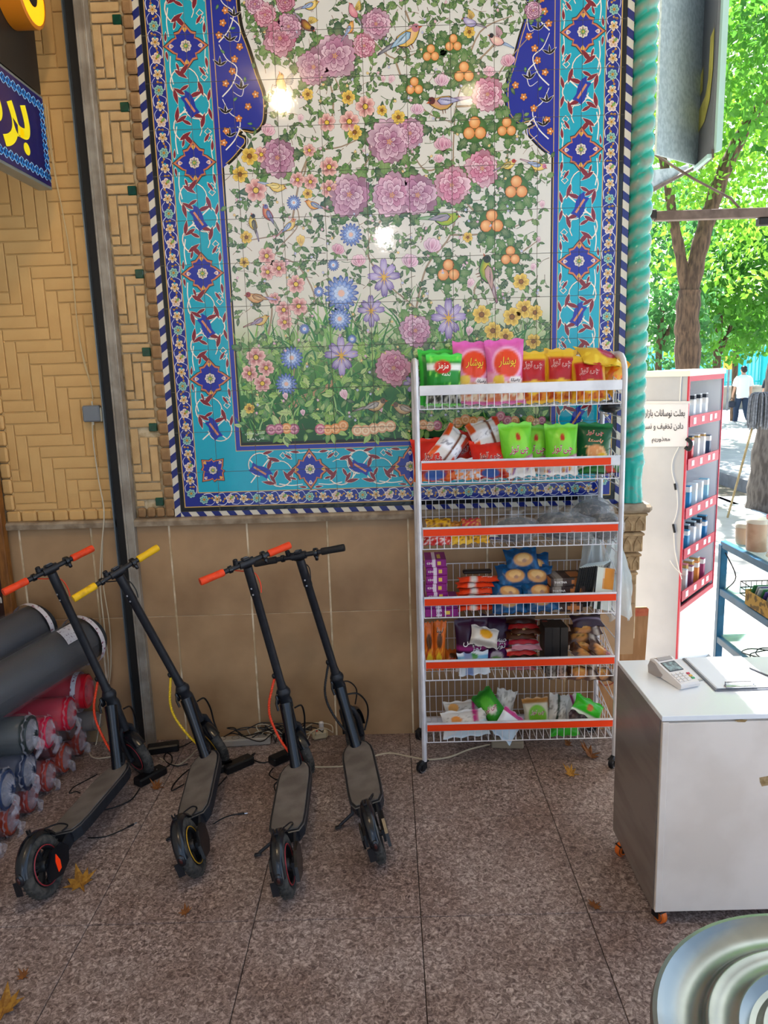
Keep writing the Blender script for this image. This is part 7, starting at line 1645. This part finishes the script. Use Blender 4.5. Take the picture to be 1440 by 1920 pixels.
m_skin = M('skin', '#c99a80', rough=.55); m_hairp = M('dark_hair', '#26221f', rough=.6)
def person(label, loc, rz, shirt, trous, shoe, stride=.16, hair='short', arm=((.06, -.02), (-.05, .02)), k=1.0):
    t = thing('person', label, 'person', loc, (0, 0, rz)); t.scale = (k, k, k)
    hipz, shz = .90, 1.40
    def hand(s, w, y):
        H = [[((w[0], w[1], w[2]), .028), ((w[0], w[1] + .005, w[2] - .07), (.040, .018))]]
        for f in range(4): bx_ = w[0] + (f - 1.5) * .017; H.append([((w[0], w[1] + .005, w[2] - .07), (.040, .018)), ((bx_, w[1] + .01, w[2] - .11 - .006 * (f in (1, 2))), .0095), ((bx_, w[1] + .03, w[2] - .155 - .008 * (f in (1, 2))), .008)])
        H.append([((w[0], w[1] + .005, w[2] - .07), (.040, .018)), ((w[0] - s * .035, w[1] + .025, w[2] - .075), .011), ((w[0] - s * .04, w[1] + .045, w[2] - .105), .009)])
        return H
    ch = [[((0, 0, hipz), (.15, .11)), ((0, 0, 1.08), (.135, .10)), ((0, -.01, 1.28), (.165, .11)), ((0, 0, shz), (.13, .08)), ((0, .005, 1.48), .055), ((0, .015, 1.54), .058), ((0, .02, 1.60), (.074, .09)), ((0, .018, 1.68), (.07, .085))]]
    feet = []
    for s, f in ((-1, stride), (1, -stride)):
        kn = (s * .095, f * .55 + .05, .48); an = (s * .09, f - (.05 if f < 0 else 0), .09 + (.06 if f < 0 else 0)); feet.append((s, an, f))
        ch.append([((0, 0, hipz), (.15, .11)), ((s * .09, .01, .84), .085), (kn, .058), (an, .042)])
        a = arm[0 if s < 0 else 1]; el = (s * .235, a[0] * .4, 1.13); wr = (s * .245, a[0] + .05, .90)
        ch.append([((0, 0, shz), (.13, .08)), ((s * .17, 0, 1.38), .058), (el, .042), (wr, .030)])
        for h in hand(s, wr, 0): ch.append(h)
    skinned('body', ch, m_skin, t)
    q = MB(); q.prism([(-.008, 1.565), (.012, 1.60), (.0, 1.565)], -.01, .01, plane='yz')
    for s in (-1, 1): q.sphere((s * .078, .015, 1.60), (.012, .022, .032), 8, 6)
    q.sphere((0, .112, 1.595), (.012, .018, .018), 8, 6); q.build('ears_and_nose', m_skin, t, 60)
    q = MB(); q.sphere((-.028, .10, 1.615), (.010, .008, .006), 8, 5); q.sphere((.028, .10, 1.615), (.010, .008, .006), 8, 5); q.sphere((0, .098, 1.555), (.024, .01, .006), 8, 5); q.build('eyes_and_mouth', M('dark_features', '#4a2a24', rough=.6), t, 60)
    q = MB()
    if hair == 'short': q.sphere((0, .0, 1.66), (.086, .10, .075), 16, 10); q.sphere((0, -.04, 1.60), (.08, .06, .07), 14, 8)
    else: q.sphere((0, -.005, 1.65), (.10, .115, .095), 16, 10); q.tube([(0, -.03, 1.62), (0, -.05, 1.52), (0, -.05, 1.40), (0, -.03, 1.28)], [.10, .12, .155, .17], 16)
    q.build('hair' if hair == 'short' else 'headscarf', m_hairp if hair == 'short' else M('black_scarf', '#1c1f28', rough=.8), t, 60)
    q = MB()
    rows = [(.80, .185, .135), (.92, .19, .14), (1.08, .18, .13), (1.25, .205, .135), (1.36, .215, .135), (1.43, .17, .115), (1.475, .085, .075)]; n = 20
    vs = [(rx * math.cos(2 * PI * i / n), ry * math.sin(2 * PI * i / n) + .006 * math.sin(5 * i), z + .012 * math.sin(3 * 2 * PI * i / n) * (z < .85)) for z, rx, ry in rows for i in range(n)]
    q.add(vs, [(j * n + i, j * n + (i + 1) % n, (j + 1) * n + (i + 1) % n, (j + 1) * n + i) for j in range(len(rows) - 1) for i in range(n)])
    for s in (-1, 1):
        a = arm[0 if s < 0 else 1]; q.tube([(s * .14, 0, 1.39), (s * .195, a[0] * .1, 1.33), (s * .245, a[0] * .35, 1.14)], [.085, .084, .074], 14)
    q.build('shirt', shirt, t, 60)
    q = MB(); q.tube([(0, 0, .98), (0, 0, .86)], [.175, .17], 16, flat=.75)
    for s, an, f in feet: q.tube([(s * .085, .01, .90), (s * .095, f * .3 + .03, .66), (s * .095, f * .55 + .05, .48), (s * .092, f * .8, .28), (an[0], an[1], an[2] + .02)], [.105, .095, .082, .074, .066], 14)
    q.build('trousers', trous, t, 60)
    for s, an, f in feet:
        q = MB(); T = Matrix.Translation((an[0], an[1], an[2] - .05)) @ Matrix.Rotation(-.5 if f < 0 else .1, 4, 'X'); q.sphere((0, .05, .0), (.048, .135, .05), 14, 8, T); q.box((0, .05, -.035), (.085, .25, .025), T, .01); q.build('shoe', shoe, t, 60)
    return t
m_shirtw = M('white_cotton', '#e6eef0', rough=.8); m_navyp = M('navy_trousers', '#2c3c54', rough=.8); m_shoew = M('white_shoe', '#dcdad6', rough=.6)
mp_ = at_z(1389, 797, 0)
man = person('man in a white shirt and navy trousers walking away across the road', mp_, .1, m_shirtw, m_navyp, m_shoew, .17, 'short', ((.05, 0), (-.06, 0)))
t = thing('shoulder_bag', 'small dark bag in the walking man hand', 'bag', mp_ + Vector((-.30, .02, .55)))
q = MB(); q.box((0, 0, .07), (.17, .09, .19), None, .025); q.build('pouch', M('dark_bag', '#2a3040', rough=.6), t, 40)
q = MB(); q.tube(crom([(-.06, 0, .15), (-.03, 0, .24), (.03, 0, .24), (.06, 0, .15)], 5), .008, 6); q.build('strap', m_black, t, 60)
wp_ = at_z(1441, 800, 0)
person('woman in a black headscarf and dark coat behind the mop', wp_, .3, M('dark_coat', '#2a2f3c', rough=.8), M('dark_skirt', '#262a34', rough=.8), m_shoew, .1, 'scarf', ((.02, 0), (.0, 0)), .96)
# mop leaning on the tree
mb_ = at_z(1364, 972, -.02); mt_ = at_y(1427, 742, mb_.y - .35)
t = thing('string_mop', 'upturned string mop with a long wooden handle leaning on the grey tree', 'mop', mb_)
q = MB(); q.tube([(0, 0, .012), (mt_ - mb_)], .014, 8); q.build('handle', M('mop_wood', '#a8966e', rough=.7, col2='#8a7852', nscale=10), t, 60)
q = MB(); q.box(mt_ - mb_, (.10, .08, .06), None, .02); q.build('mop_clamp', m_conc, t)
q = MB(); rr = random.Random(8); top = mt_ - mb_
for k in range(120):
    a, r = rr.random() * 6.28, rr.uniform(.02, .15); e = top + Vector((r * math.cos(a) * 1.0, r * math.sin(a) * .6, -rr.uniform(.28, .40)))
    q.tube(crom([top + Vector((0, 0, .03)), top + Vector((r * .8 * math.cos(a), r * .5 * math.sin(a), .02)), top + Vector((r * 1.0 * math.cos(a), r * .6 * math.sin(a), -.15)), e], 3), .008, 4)
o = q.build('mop_strings', M('grey_mop_string', '#85888c', rough=.9, col2='#6a6c70', nscale=30), t, 60); o['kind'] = 'stuff'
